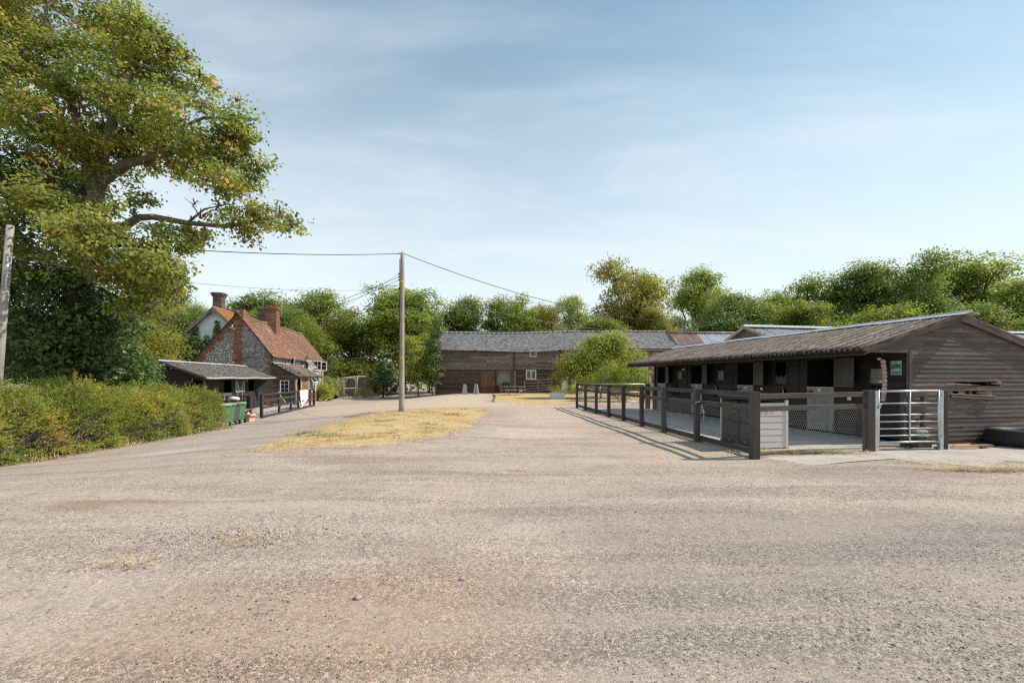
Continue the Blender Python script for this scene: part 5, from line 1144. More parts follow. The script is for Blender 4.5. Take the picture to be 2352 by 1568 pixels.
for (a, b_) in ((0.2, 1.35), (3.75, 4.9), (5.25, 6.65), (7.4, 8.5)):
    d = MB(); d.box(-0.02, 0.012, a+0.02, b_-0.02, 0.08, 1.22); ld = d.build('lower_door', 'leaf_door' if a != 3.75 else 'galv_dull', LS); k = 4
    for q in range(k): plank('plank', ld, (0.02, a+0.03+(q+0.5)*(b_-a-0.06)/k, 0.09), (0.02, a+0.03+(q+0.5)*(b_-a-0.06)/k, 1.215), (b_-a-0.06)/k-0.008, 0.016, 'black_wood' if a != 3.75 else 'leaf_door', (1, 0, 0))
    for y in (a, b_): plank('door_jamb', LS, (0.015, y, 0), (0.015, y, 2.05), 0.07, 0.05, 'black_wood', (1, 0, 0))
for (hy, wd_, an) in ((1.38, 1.1, 12), (8.55, 1.1, 62)):
    dx, dy = math.sin(R(an)), math.cos(R(an)); u = MB(); u.beam((0.06, hy, 1.62), (0.06+dx*wd_, hy+dy*wd_, 1.62), 0.74, 0.03, (dy, -dx, 0)); u.build('upper_door', 'black_wood', LS)
m = MB(); m.box(0.0, 0.03, 5.3, 6.6, 1.26, 1.98); m.build('stall_mesh_back', 'leaf_door', LS)
# white V grille over the third door
gr = MB(); pts = [(0.09, 5.30, 1.24), (0.09, 5.30, 1.95), (0.09, 5.50, 1.95), (0.09, 5.80, 1.35), (0.09, 5.95, 1.28), (0.09, 6.10, 1.35), (0.09, 6.40, 1.95), (0.09, 6.60, 1.95), (0.09, 6.60, 1.24), (0.09, 5.30, 1.24)]
gr.tube(pts, 0.018, 6); GRL = gr.build('stall_grille', 'old_white', LS)
for k in range(9):
    y = 5.38+k*0.145; t_ = abs(y-5.95); zt = 1.95 if t_ > 0.45 else (1.28 + max(0, (t_-0.10))/0.35*0.64); m = MB(); m.tube([(0.09, y, 1.24), (0.09, y, zt)], 0.010, 5); m.build('bar', 'old_white', GRL)
for y in (5.6, 6.3): m = MB(); m.tube([(0.09, y, 0.8), (0.09, y, 1.25)], 0.012, 5); m.build('bar', 'old_white', GRL)
upl = (lx-ex2-0.08, 0, lz-ez2+0.03); nl2 = math.hypot(upl[0], upl[2])
sheets(LS, 'roof_sheet', 'moss_roof_grey', (ex2+0.08, -0.25, ez2+0.0), (0, 1, 0), upl, 11, 0.97, nl2+0.03, pitch=0.11, amp=0.020, per=5, rows=6, wob=0.004)
upb = (ex2-lx+0.08, 0, lz-ez2+0.03)
sheets(LS, 'roof_sheet', 'moss_roof_grey', (2*lx-ex2-0.08, -0.25, ez2+0.0), (0, 1, 0), upb, 11, 0.97, nl2+0.03, pitch=0.11, amp=0.020, per=5, rows=3)
moss(LS, (ex2+0.08, -0.2, ez2+0.02), (0, 1, 0), upl, 10.5, nl2, 2600, 'moss', 8, 0.012, 0.05)
m = MB()
for k in range(5):
    m = MB(); y0 = -0.3+k*2.15; m.box(lx-0.16, lx+0.16, y0, y0+2.13, lz+0.03+0.006*(k % 2), lz+0.055+0.006*(k % 2)); m.tube([(lx, y0, lz+0.05), (lx, y0+2.13, lz+0.05)], 0.05, 8); m.build('ridge_cap', 'ridge_white', LS)
plank('barge_board', LS, (ex2+0.1, -0.28, ez2-0.06), (lx, -0.28, lz-0.02), 0.10, 0.03, 'fascia', (0, -1, 0)); plank('barge_board', LS, (2*lx-ex2-0.1, -0.28, ez2-0.06), (lx, -0.28, lz-0.02), 0.10, 0.03, 'fascia', (0, -1, 0))
m = MB(); m.tube([(ex2+0.13, -0.2+0.52*k, ez2-0.04-0.012*math.sin(k*0.9)) for k in range(21)], 0.052, 8); m.build('gutter', 'gutter_grey', LS, True)
plank('fascia_board', LS, (ex2+0.02, -0.2, ez2-0.08), (ex2+0.02, LL, ez2-0.08), 0.10, 0.025, 'fascia', (1, 0, 0))
plank('canopy_post', LS, (ex2-0.05, -0.12, 0.0), (ex2-0.05, -0.12, ez2-0.05), 0.11, 0.11, 'black_wood', (0, -1, 0))
m = MB(); m.box(0.03, 0.10, 6.95, 7.12, 1.85, 2.10); m.build('lamp_box', 'log_wood', LS)

# ------------------------------------------------------------------ yard in front of the cottage
ypts = smooth_loop([gp(*p) for p in ((585,962),(625,950),(720,934),(735,925),(700,915),(640,912),(590,925),(575,940))], 8, 0.05, 12)
sheet('cottage_yard', ypts, 'apron', 'pale concrete yard before the cottage porch', 'concrete yard', -0.012, 0.014, 8)
FA = gp(600.7, 960); FB = gp(721, 932); HF = thing('yard_fence', 'black rail fence with round top rail before the cottage porch', 'fence', FA)
fd = (FB-FA); Lf = fd.length; fdn = fd.normalized(); fn = Vector((fdn.y, -fdn.x, 0)).normalized()
for k, s_ in enumerate((0, 0.26, 0.47, 0.62, 0.70, 0.90, 1.0)):
    p = fd*s_; zt = tz(FA.x+p.x, FA.y+p.y)-FA.z
    plank('post', HF, Vector((p.x, p.y, zt-0.1)), Vector((p.x, p.y, zt+1.20)), 0.14 if k in (0, 6) else 0.10, 0.12, 'fence_black', (0, -1, 0), jit=0.004)
for z, seg in ((0.92, 1), (0.55, 1), (0.06, 1)):
    for a, b_ in ((0, 0.26), (0.26, 0.62), (0.62, 1.0)): plank('rail', HF, fd*a+Vector((0, 0, z))+fn*0.07, fd*b_+Vector((0, 0, z+0.01))+fn*0.07, 0.11, 0.04, 'fence_black', fn, jit=0.004)
m = MB(); m.tube([Vector((0, 0, 1.20)), fd*0.5+Vector((0, 0, 1.21)), fd+Vector((0, 0, 1.22))], 0.065, 10); m.build('top_rail', 'fence_black', HF, True)
# white towel over the fence
TW = thing('towel', 'large white towel draped over the black yard fence', 'towel', FA+fd*0.715); m = MB(); nu, nv = 12, 16; tw_, drop = 2.1, 1.25
for j in range(nv+1):
    v_ = j/nv
    for i in range(nu+1):
        u = i/nu; s_ = (u-0.5)*tw_
        if v_ < 0.25: a = v_/0.25; off = -0.085*math.cos(a*math.pi*0.5)-0.0; z = 1.20-0.3*(1-a)**1.5+0.085*math.sin(a*math.pi/2) if a < 1 else 1.285
        else: a = (v_-0.25)/0.75; low = drop*(0.55+0.45*max(0, 1-abs(u-0.25)*2.2)) if u < 0.6 else drop*(0.55+0.35*(1-u)); off = 0.10+0.03*math.sin(u*9+2*v_)*a; z = 1.285-low*a
        if v_ >= 0.25 and u < 0.15: s_ = s_+0.25*a
        m.v.append(tuple(fdn*s_+fn*off+Vector((0, 0, z))))
for j in range(nv):
    for i in range(nu): a = j*(nu+1)+i; m.f.append((a, a+1, a+nu+2, a+nu+1)); m.t.append(0.5)
m.build('cloth', 'white_cloth', TW, True)
# black gate panel behind the bins
BA = at(523, 960, 23.4); BA = Vector((BA.x, BA.y, tz(BA.x, BA.y))); BB = at(574, 962, 23.9); BB = Vector((BB.x, BB.y, tz(BB.x, BB.y)))
BG = thing('yard_gate', 'black timber gate panel standing behind the wheelie bins', 'gate', BA); bd = BB-BA
for s_ in (0, 1.0): plank('post', BG, bd*s_+Vector((0, 0, -0.1)), bd*s_+Vector((0, 0, 1.20)), 0.14, 0.14, 'fence_black', (0, -1, 0))
plank('post', BG, bd*0.86+Vector((0, 0.1, 0)), bd*0.86+Vector((0, 0.1, 1.1)), 0.10, 0.08, 'fence_black', (0, -1, 0))
for z in (1.15, 0.92, 0.62, 0.32): plank('rail', BG, bd*0.0+Vector((-0.4 if z < 1 else 0, 0.1, z)), bd*0.97+Vector((0, 0.1, z)), 0.11, 0.05, 'fence_black', (0, -1, 0))
# wheelie bins
def make_bin(lb, body, px, py, rz, lidmat=None):
    c = gp(px, py); B = thing('wheelie_bin', lb, 'wheelie bin', c, R(rz), 'wheelie bins by the hedge'); m = MB()
    b0 = [(-0.21, -0.22, 0.06), (0.21, -0.22, 0.06), (0.21, 0.20, 0.06), (-0.21, 0.20, 0.06)]; t0 = [(-0.27, -0.29, 0.93), (0.27, -0.29, 0.93), (0.27, 0.29, 0.93), (-0.27, 0.29, 0.93)]
    m.add(b0+t0, [(0,3,2,1), (4,5,6,7), (0,1,5,4), (1,2,6,5), (2,3,7,6), (3,0,4,7)]); m.box(-0.285, 0.285, -0.305, 0.305, 0.90, 0.95); m.build('body', body, B)
    l = MB(); l.add([(-0.29, -0.32, 0.955), (0.29, -0.32, 0.955), (0.29, 0.34, 0.975), (-0.29, 0.34, 0.975), (-0.27, -0.29, 1.0), (0.27, -0.29, 1.0), (0.27, 0.30, 1.06), (-0.27, 0.30, 1.06)], [(0,3,2,1), (4,5,6,7), (0,1,5,4), (1,2,6,5), (2,3,7,6), (3,0,4,7)]); l.build('lid', lidmat or body, B)
    h = MB(); h.tube([(-0.22, 0.36, 0.96), (0.22, 0.36, 0.96)], 0.018, 8); h.build('handle', body, B)
    for sx in (-1, 1):
        w_ = MB(); w_.lathe([(0.03, -0.03), (0.10, -0.03), (0.105, 0.0), (0.10, 0.03), (0.03, 0.03)], 16); w_.build('wheel', 'rubber', B, True, loc=(sx*0.24, 0.24, 0.105), rot=(0, R(90), 0))
    a = MB(); a.tube([(-0.24, 0.24, 0.105), (0.24, 0.24, 0.105)], 0.012, 6); a.build('axle', 'galv_dull', B)
    B.scale = (0.84, 0.84, 0.95)
    return B
BINS = []
make_bin('green wheelie bin with pale faded lid, nearest the hedge', 'bin_green', 511, 979, -118, 'bin_green_pale')
make_bin('green wheelie bin squeezed between the hedge-side bin and grey bin', 'bin_green', 523, 976, -116)
make_bin('dark grey wheelie bin with rubbish bag under its lid', 'bin_grey', 534, 973.5, -115)
make_bin('green wheelie bin at the end next to the pink stool', 'bin_green', 546.5, 971, -113)
c = gp(537, 972); BGB = thing('rubbish_bag', 'white and red rubbish bag on top of the wheelie bins', 'rubbish bag', (c.x, c.y, c.z+1.06)); m = MB(); m.ball((0, 0, 0.09), (0.26, 0.14, 0.10), 12, 8, 0.5, 0.15, random.Random(4)); m.build('bag', 'white_cloth', BGB, True)
m = MB(); m.ball((0.05, -0.05, 0.02), (0.24, 0.12, 0.05), 10, 6, 0.5, 0.15, random.Random(6)); m.build('red_stripe', 'red', BGB, True)
# pink stool and cardboard box
c = gp(559, 968); PS = thing('step_stool', 'pink plastic step stool beside the bins', 'stool', c, R(-20))
for x in (-0.15, 0.15):
    for y, hh in ((-0.12, 0.30), (0.14, 0.58)): plank('leg', PS, (x, y, 0), (x*0.9, y*0.9, hh), 0.05, 0.04, 'pink', (0, -1, 0))
for y, z in ((-0.12, 0.30), (0.12, 0.58)): m = MB(); m.box(-0.2, 0.2, y-0.11, y+0.11, z, z+0.035); m.build('step', 'pink', PS)
m = MB(); m.box(-0.15, 0.15, -0.13, -0.10, 0.08, 0.13); m.build('stretcher', 'pink', PS)
c = gp(571, 967.5); CB = thing('cardboard_box', 'open cardboard box with clear plastic beside the pink stool', 'box', c, R(-15)); m = MB()
for (a, b_, p, q) in ((-0.22, 0.22, -0.18, -0.172), (-0.22, 0.22, 0.172, 0.18), (-0.22, -0.212, -0.172, 0.172), (0.212, 0.22, -0.172, 0.172)): m.box(a, b_, p, q, 0, 0.36)
m.box(-0.212, 0.212, -0.172, 0.172, 0.002, 0.02); m.build('carton', 'cardboard', CB); m = MB(); m.add([(0.22, -0.18, 0.36), (0.22, 0.18, 0.36), (0.32, 0.18, 0.28), (0.32, -0.18, 0.28), (0.225, -0.18, 0.365), (0.225, 0.18, 0.365), (0.325, 0.18, 0.285), (0.325, -0.18, 0.285)], [(0,3,2,1), (4,5,6,7), (0,1,5,4), (2,3,7,6)]); m.build('flap', 'cardboard', CB)
m = MB(); m.ball((-0.1, 0, 0.36), (0.14, 0.12, 0.10), 10, 8, 0.5, 0.2, random.Random(8)); m.build('plastic_wrap', 'galv_dull', CB)
# hose stand, bottles, trough
c = gp(648, 936); HH = thing('hose', 'yellow hose and stand against the cottage corner', 'hose', c, 0); m = MB()
m.tube([(-0.5, 0, 0.02), (-0.2, 0.1, 0.03), (0.1, 0.0, 0.02), (0.35, 0.05, 0.05), (0.1, 0.1, 0.5), (-0.25, 0.15, 0.9), (-0.35, 0.2, 1.15)], 0.028, 7); m.tube([(-0.1, 0.05, 0.02), (-0.05, 0.1, 0.45), (-0.2, 0.15, 0.95)], 0.024, 7); m.build('hose_coil', 'yellow', HH, True)
for k, (px, s_) in enumerate(((663, 1), (668, 1.05), (674, 0.95), (679, 1.2), (686, 1.0), (691, 0.9))):
    c = gp(px, 929-0.3*k); m = MB(); m.lathe([(0.11, 0), (0.12, 0.03), (0.12, 0.26), (0.05, 0.34), (0.05, 0.40), (0.03, 0.40)], 10); b_ = m.build('plastic_canister', 'white_plastic', None, True, loc=c); b_.scale = (s_, s_, s_)
    tag(b_, ('white plastic canister first in the row nearest the yellow hose', 'white plastic canister second in the row from the yellow hose', 'white plastic canister third in the row from the yellow hose', 'tallest white plastic canister in the row at the porch wall', 'white plastic canister second from the towel end of the row', 'smallest white plastic canister at the towel end of the row')[k], 'canister', 'white canisters in the cottage yard')
# ------------------------------------------------------------------ long timber and flint barn
BY = 46.0
BN = thing('barn', 'long dark weatherboarded barn with a grey slate roof', 'barn', (-7.6, BY, -0.25))
bz = 0.25                                                         # local z of world 0
def bx(px): return (px-1176.0)/1050.0*BY+7.6
def bh(py): return 1.5+(868.5-py)/1050.0*BY+0.25
XT = bx(1285); XE = bx(1546); EV = bh(799.5); JT = bh(848)         # timber end, slate end, eaves, jetty line
bo = [(bx(1104), bx(1136), -0.2, bh(851)), (bx(1141.5), bx(1171.5), -0.2, bh(849.5)), (bx(1216.5), bx(1232), bh(819.5), bh(804)), (bx(1208), bx(1231.5), bh(870.5), bh(849.5))]
clad(BN, lambda s, z: (s, 0, z), 0, XT, 0.35, JT, 0.175, 'barn_lower', (0, -1, 0), bo, th=0.05, over=0.02, maxlen=5.5)
clad(BN, lambda s, z: (s, -0.07, z), 0.02, XT, JT, EV-0.20, 0.185, 'barn_upper', (0, -1, 0), bo, th=0.05, over=0.02, maxlen=5.0)
plank('jetty_beam', BN, (0, -0.05, JT-0.01), (XT, -0.05, JT-0.01), 0.09, 0.05, 'barn_lower', (0, -1, 0))
clad(BN, lambda s, z: (0, s, z), 0.0, 6.0, 0.2, EV+2.0, 0.2, 'barn_lower', (-1, 0, 0), (), lambda z: (max(0, (z-EV)*1.45), 6.0-max(0, (z-EV)*1.45)), th=0.03)
plank('corner_post', BN, (-0.02, -0.05, 0), (-0.02, -0.05, EV), 0.12, 0.12, 'barn_lower', (0, -1, 0))
m = MB(); m.box(0, bx(1104)-0.1, -0.02, 0.1, -0.3, 0.35); m.box(bx(1137), bx(1141), -0.02, 0.1, -0.3, 0.6); m.box(bx(1172), XT, -0.02, 0.1, -0.3, 0.35); m.build('plinth', 'mortar_dark', BN)
brick_part(BN, lambda s, z: (s, -0.02, z), (0, -1, 0), 0, XT, -0.1, 0.35, lambda s, z, k: s < bx(1103) or s > bx(1173), 'brick_dark', seed=41, bw=0.22, bh=0.07, pw=0.23, ph=0.08)
m = MB(); m.box(0, XE, 6.0, 6.1, -0.3, EV); m.box(bx(1120), bx(1200), 1.3, 1.4, -0.3, EV-0.3); m.build('inner_wall', 'white_wall', BN)
m = MB(); m.box(0.05, XE, 0.05, 6.0, -0.02, 0.22); m.build('barn_floor', 'concrete', BN)
# brown plank door
x0, x1, zt = bo[0][0], bo[0][1], bo[0][3]; d = MB(); d.box(x0+0.05, x1-0.05, 0.0, 0.05, 0.1, zt-0.05); D = d.build('plank_door', 'door_wood', BN)
for k in range(10): a = x0+0.06+(x1-x0-0.12)*(k+0.5)/10; plank('plank', D, (a, -0.015, 0.1), (a, -0.015, zt-0.06), (x1-x0-0.12)/10-0.01, 0.03, 'door_wood', (0, -1, 0))
m = MB(); m.ball((x1-0.15, -0.07, 1.2), 0.045, 10, 8); m.build('door_knob', 'white_paint', D, True)
for xx in (x0, x1): plank('door_frame', BN, (xx, -0.01, 0), (xx, -0.01, zt), 0.12, 0.10, 'barn_lower', (0, -1, 0))
plank('door_frame', BN, (x0-0.06, -0.012, zt), (x1+0.06, -0.012, zt), 0.12, 0.10, 'barn_lower', (0, -1, 0))
# open doorway with dark leaf
x0, x1 = bo[1][0], bo[1][1]
plank('door_frame', BN, (x0-0.08, -0.01, 0), (x0-0.08, -0.01, zt), 0.14, 0.10, 'barn_lower', (0, -1, 0)); plank('door_frame', BN, (x0-0.1, -0.012, zt+0.05), (bx(1182), -0.012, zt+0.05), 0.12, 0.10, 'barn_lower', (0, -1, 0))
d = MB(); d.box(x1+0.0, bx(1182.5), -0.14, -0.09, 0.12, zt); d.build('open_door', 'barn_lower', BN)
m = MB(); m.box(bx(1182.5), bx(1182.5)+0.05, -0.16, -0.06, 0.12, zt); m.build('door_edge', 'galv_dull', BN)
brick_part(BN, lambda s, z: (s, 1.3, z), (0, -1, 0), x0-0.4, x1+0.8, 0.25, zt+0.3, lambda s, z, k: True, 'white_wall', seed=44, proud=0.008)
for k, (px, mt, s_, lb) in enumerate(((1145, 'bin_grey', 0.8, 'dark tub at the edge of the open barn doorway'), (1150.5, 'orange', 0.85, 'orange feed tub inside the open barn doorway'), (1159.5, 'bin_grey', 1.1, 'large grey dustbin inside the open barn doorway'), (1169, 'bin_grey', 1.0, 'grey dustbin half hidden by the open barn door'))):
    T_ = thing('feed_bin', lb, 'bin', ((px-1176)/1050*46.7, 46.7, -0.03)); m = MB(); m.lathe([(0.22, 0), (0.24, 0.02), (0.28, 0.62), (0.29, 0.64), (0.29, 0.67)], 14); m.build('tub', mt, T_, True); m = MB(); m.lathe([(0.30, 0.675), (0.30, 0.70), (0.15, 0.78), (0.04, 0.80), (0.04, 0.84)], 14); m.build('lid', mt, T_, True); T_.scale = (s_, s_, s_*1.25)
window_part(BN, (bo[2][0], -0.10, bo[2][2]), (1, 0, 0), (0, 0, 1), bo[2][1]-bo[2][0], bo[2][3]-bo[2][2], 1, 1, 0.07)
wn = window_part(BN, (bo[3][0], -0.03, bo[3][2]), (1, 0, 0), (0, 0, 1), bo[3][1]-bo[3][0], bo[3][3]-bo[3][2], 2, 1, 0.08, bar=0.09)
plain('lead', (0.22, 0.23, 0.24), (0.30, 0.31, 0.32), 9, 0.5, 0.0)
for (o_, y_) in ((bo[2], -0.10), (bo[3], -0.03)):                   # leaded lattice
    a, b_, c, d_ = o_; m = MB(); st = 0.16; k = -12
    while k < 24:
        for sg_ in (1, -1):
            p, q = [], None; t0 = a+k*st
            ys = [(t0+sg_*(z-c)*0.6, z) for z in np.linspace(c+0.07, d_-0.07, 12)]; ys = [(x, z) for x, z in ys if a+0.07 < x < b_-0.07]
            if len(ys) > 1: m.beam((ys[0][0], y_-0.006, ys[0][1]), (ys[-1][0], y_-0.006, ys[-1][1]), 0.016, 0.004, (0, -1, 0))
        k += 1
    m.build('leading', 'lead', BN)
m = MB(); m.tube([(bx(1182), -0.16, EV-0.02), (bx(1180.5), -0.16, EV-0.35), (bx(1180.5), -0.16, JT), (bx(1180.5), -0.12, JT-0.2)], 0.05, 8); m.build('downpipe', 'gutter', BN, True)
m = MB(); m.tube([(0.6, -0.25, 0.75), (0.65+5.5, -0.25, 0.80), (0.65+5.5, -0.25, 0.1)], 0.03, 6); m.build('water_pipe', 'gutter', BN)
# flint part
poly_slab(BN, [(XT, 0.05, -0.3), (XE+0.6, 0.05, -0.3), (XE+0.6, 0.05, EV+0.05), (XT, 0.05, EV+0.05)], 0.3, 'mortar', 'flint_wall', (0, -1, 0))
bf = [(bx(1465), bx(1487), bh(826), EV-0.15)]
def bzone(s, z, k):
    if bf[0][0] < s < bf[0][1] and z > bf[0][2]: return None
    if z > EV-0.42 or s < XT+0.5+0.12*(1 if (k//3) % 2 else -1) or s > XE+0.1 or (bf[0][1] < s < bf[0][1]+0.65+0.15*(1 if (k//3) % 2 else -1) ): return 'b'
    return 'f'
BP = lambda s, z: (s, 0.05, z)
brick_part(BN, BP, (0, -1, 0), XT+0.02, XE+0.6, 0.0, EV, lambda s, z, k: bzone(s, z, int(z/0.075)) == 'b' and s < XE+0.5, seed=45)
flint_part(BN, BP, (0, -1, 0), XT+0.1, XE+0.5, 0.0, EV, lambda s, z, k: bzone(s, z, int(z/0.075)) == 'f', 'flint', 46, 0.19)
clad(BN, lambda s, z: (s, 0.06, z), bf[0][0], bf[0][1], bf[0][2], EV-0.15, 0.16, 'grey_fence_wood', (0, -1, 0), name='loft_door_board')
m = MB(); m.tube([(bf[0][1]+0.02, -0.05, EV), (bf[0][1]+0.02, -0.05, 0)], 0.05, 8); m.build('downpipe', 'gutter_grey', BN, True)
# slate roof with a slight sag over the jetty
rz_b = 1.5+(868.5-761)/1050.0*49.2+0.25; rise = rz_b-EV; bu = (0, 3.35, rise); bl_ = math.hypot(3.35, rise)
def bsag(a, b_): return -0.20*np.exp(-((a-9.0)/4.0)**2)*np.clip(1-b_/4, 0, 1)+0.10*np.sin(np.clip((a-11)/6, 0, 1)*np.pi)*np.clip(b_/3, 0, 1)-0.10*np.exp(-((a-6.5)/3)**2)*np.clip(b_/4, 0, 1)+0.12*np.clip((a-14)/5, 0, 1)
OB = (-0.28, -0.35, EV-0.20)
V = []; n1 = 40
for j in range(5):
    for i in range(n1+1): 
        la = (XE+0.9)*i/n1; p = np.array(OB)+np.array([la, 0, 0])+np.array(bu)/bl_*bl_*1.02*j/4; p[2] += float(bsag(np.array(la), np.array(bl_*j/4)))-0.02; V.append(p)
F = [(j*(n1+1)+i, j*(n1+1)+i+1, (j+1)*(n1+1)+i+1, (j+1)*(n1+1)+i) for j in range(4) for i in range(n1)]
link('roof', np_mesh('roof', np.array(V), np.array(F)), 'interior', BN)
tile_part(BN, OB, (1, 0, 0), bu, XE+0.9, bl_*1.02, 0.29, 0.21, 'slate', 'roof_slates', 47, bsag, lambda a, b_: a < XE-0.35+0.62*np.maximum(0, 1.7-b_)*0.75+0.5, 0.035, 0.008)
poly_slab(BN, [(-0.28, 6.9, EV-0.2), (XE+0.8, 6.9, EV-0.2), (XE+0.8, 3.05, rz_b), (-0.28, 3.05, rz_b)], 0.06, 'slate', 'roof_back', Vector((0, 0.55, 1)).normalized())
for k in range(48):
    x = -0.25+k*0.36*1.42; x = -0.25+k*0.505
    if x > XE+0.2: break
    m = MB(); zz0 = rz_b-0.13+float(bsag(np.array(x), np.array(bl_))); zz1 = rz_b-0.13+float(bsag(np.array(x+0.5), np.array(bl_))); m.tube([(x, 3.0, zz0), (x+0.51, 3.0, zz1)], 0.10, 8); m.build('ridge_tile', 'stone_grey' if k < 27 or k % 3 else 'ridge_clay', BN, True)
m = MB(); m.tube([(XT-0.2, -0.40, EV-0.25), (XE+0.6, -0.40, EV-0.27)], 0.055, 8); m.build('gutter', 'gutter', BN, True)
# rusty corrugated continuation
RB_ = thing('rusty_shed', 'shed with rusty and grey corrugated iron roof joined to the barn end', 'shed', (-7.6+XE+0.62, BY+0.15, -0.25))
sheets(RB_, 'roof_sheet', 'rust_sheet', (-1.2, -0.4, EV-0.25), (1, 0, 0), (0, 3.35, rise), 5, 0.85, bl_+0.02, pitch=0.17, amp=0.03, per=5, rows=2)
sheets(RB_, 'roof_sheet', 'tin_sheet', (-1.2+0.85*5*0.99, -0.4, EV-0.26), (1, 0, 0), (0, 3.35, rise), 5, 0.85, bl_+0.02, pitch=0.17, amp=0.03, per=5, rows=2)
m = MB(); m.box(0.05, 7.2, 0.0, 0.25, -0.3, EV-0.25); m.build('wall', 'mortar_dark', RB_)
m = MB(); m.tube([(-1.3, 3.0, rz_b-0.12), (7.3, 3.0, rz_b-0.14)], 0.11, 8); m.build('ridge_cap', 'rust_sheet', RB_, True)
m = MB(); m.box(0.05, 7.2, 5.9, 6.1, -0.3, EV-0.25); m.build('wall', 'mortar_dark', RB_)
# ------------------------------------------------------------------ things in front of the barn
def staddle(px, py, lb, s_=1.0, rz=0):
    c = gp(px, py); m = MB(); m.lathe([(0.34, 0), (0.33, 0.05), (0.20, 0.85), (0.16, 0.90)], 4); 
    o = m.build('staddle_stone', 'stone_grey', None, False, loc=c, rot=(0, 0, R(45+rz))); o.scale = (s_, s_, s_*1.05); tag(o, lb, 'stone', 'tapered stones before the barn')
staddle(1118.5-51, 905.5, 'tapered grey staddle stone, first from the barn corner', 1.0, 4); staddle(1093.5, 904.5, 'tapered grey staddle stone just left of the brown door', 1.0, -6)
staddle(1197.5, 901, 'tapered grey staddle stone leaning right behind the picnic table', 1.0, 12); staddle(1226, 900, 'tapered grey staddle stone behind the middle of the rusty gate', 0.9, 0); staddle(1250, 899, 'tapered grey staddle stone behind the hinge end of the rusty gate', 0.9, 6)
# rusty field gate leaning at the barn
GAa = at(1204, 901, 43.0); GAb = at(1267.5, 897, 43.4); FG = thing('field_gate', 'old rusty five bar metal gate standing at the barn wall', 'gate', (GAa.x, GAa.y, 0)); gl_ = Vector((GAb.x-GAa.x, 0.4, 0))
plain('rusty', (0.17, 0.11, 0.085), (0.26, 0.19, 0.15), 5, 0.8, 0.2)
for k, z in enumerate((0.28, 0.50, 0.74, 1.0, 1.30)): m = MB(); m.tube([Vector((0, 0, z)), gl_+Vector((0, 0, z+0.13))], 0.026, 6); m.build('bar', 'rusty', FG)
for s_ in (0, 0.5, 1): m = MB(); m.tube([gl_*s_+Vector((0, 0, 0.15+0.13*s_)), gl_*s_+Vector((0, 0, 1.31+0.13*s_))], 0.03, 6); m.build('stile', 'rusty', FG)
for s_ in (-1, 1): m = MB(); m.tube([gl_*0.5+Vector((0, 0, 1.36)), gl_*(0.5+s_*0.27)+Vector((0, 0, 0.75))], 0.02, 6); m.build('brace', 'rusty', FG)
c = gp(1274.5, 897.5); tag(plank('timber_post', None, c+Vector((0, 0, -0.1)), c+Vector((0, 0, 1.75)), 0.30, 0.30, 'barn_lower', (0, -1, 0), jit=0.01), 'thick dark gate post at the end of the rusty gate', 'post')
# white painted wall with dark post
WW = thing('white_wall', 'white painted wall panels half hidden behind the bush', 'wall', (4.75, 43.5, 0)); m = MB(); m.box(0, 0.62, 0, 0.12, -0.2, 2.05); m.build('panel', 'white_wall', WW); m = MB(); m.box(0.92, 3.2, 0.1, 0.22, -0.2, 1.95); m.build('panel', 'white_wall', WW)
plank('post', WW, (0.77, 0, -0.2), (0.77, 0, 2.25), 0.26, 0.24, 'barn_lower', (0, -1, 0))
# picnic table
c = gp(1180, 907); PT = thing('picnic_table', 'weathered grey picnic table on the dry lawn', 'picnic table', (c.x, c.y, c.z), R(-12))
for k in range(5): plank('top_board', PT, (-0.95, -0.34+k*0.17, 0.76), (0.95, -0.34+k*0.17, 0.76), 0.155, 0.04, 'picnic', (0, 0, 1))
for sy in (-1, 1):
    for k in range(2): plank('seat_board', PT, (-0.95, sy*(0.66+k*0.14), 0.45), (0.95, sy*(0.66+k*0.14), 0.45), 0.125, 0.04, 'picnic', (0, 0, 1))
for x in (-0.62, 0.62):
    for sy in (-1, 1): plank('leg', PT, (x, sy*0.66, 0), (x, sy*0.22, 0.74), 0.10, 0.05, 'picnic', (1, 0, 0))
    plank('seat_beam', PT, (x+0.04, -0.8, 0.40), (x+0.04, 0.8, 0.40), 0.10, 0.04, 'picnic', (1, 0, 0)); plank('top_beam', PT, (x-0.04, -0.36, 0.70), (x-0.04, 0.36, 0.70), 0.08, 0.04, 'picnic', (1, 0, 0))
# bird bath stump and planter
c = gp(1134, 922.5); SU = thing('stone_pedestal', 'small worn stone pedestal leaning on the dry lawn edge', 'pedestal', c, 0); m = MB(); m.lathe([(0.17, 0), (0.16, 0.06), (0.10, 0.12), (0.09, 0.28), (0.12, 0.38)], 12); m.build('shaft', 'stone_grey', SU, True); m = MB(); m.lathe([(0.13, 0.38), (0.18, 0.44), (0.18, 0.50), (0.05, 0.51)], 12); m.build('cap', 'stone_grey', SU, True); SU.rotation_euler = (0, R(7), 0); SU.scale = (0.95, 0.95, 0.95)
c = gp(1280, 916.5); PLT = thing('planter', 'pale grey rectangular planter trough on the dry lawn', 'planter', c, R(-4)); m = MB()
for (a, b_, p, q) in ((-0.52, 0.52, -0.28, -0.22), (-0.52, 0.52, 0.22, 0.28), (-0.52, -0.46, -0.22, 0.22), (0.46, 0.52, -0.22, 0.22)): m.box(a, b_, p, q, 0.02, 0.46)
m.build('trough', 'planter_white', PLT); m = MB(); m.box(-0.46, 0.46, -0.22, 0.22, 0.02, 0.40); m.build('soil', 'dark_bark', PLT); m = MB(); m.box(-0.95, 0.5, -0.5, 0.3, 0.0, 0.03); m.build('slab', 'stone_grey', PLT)
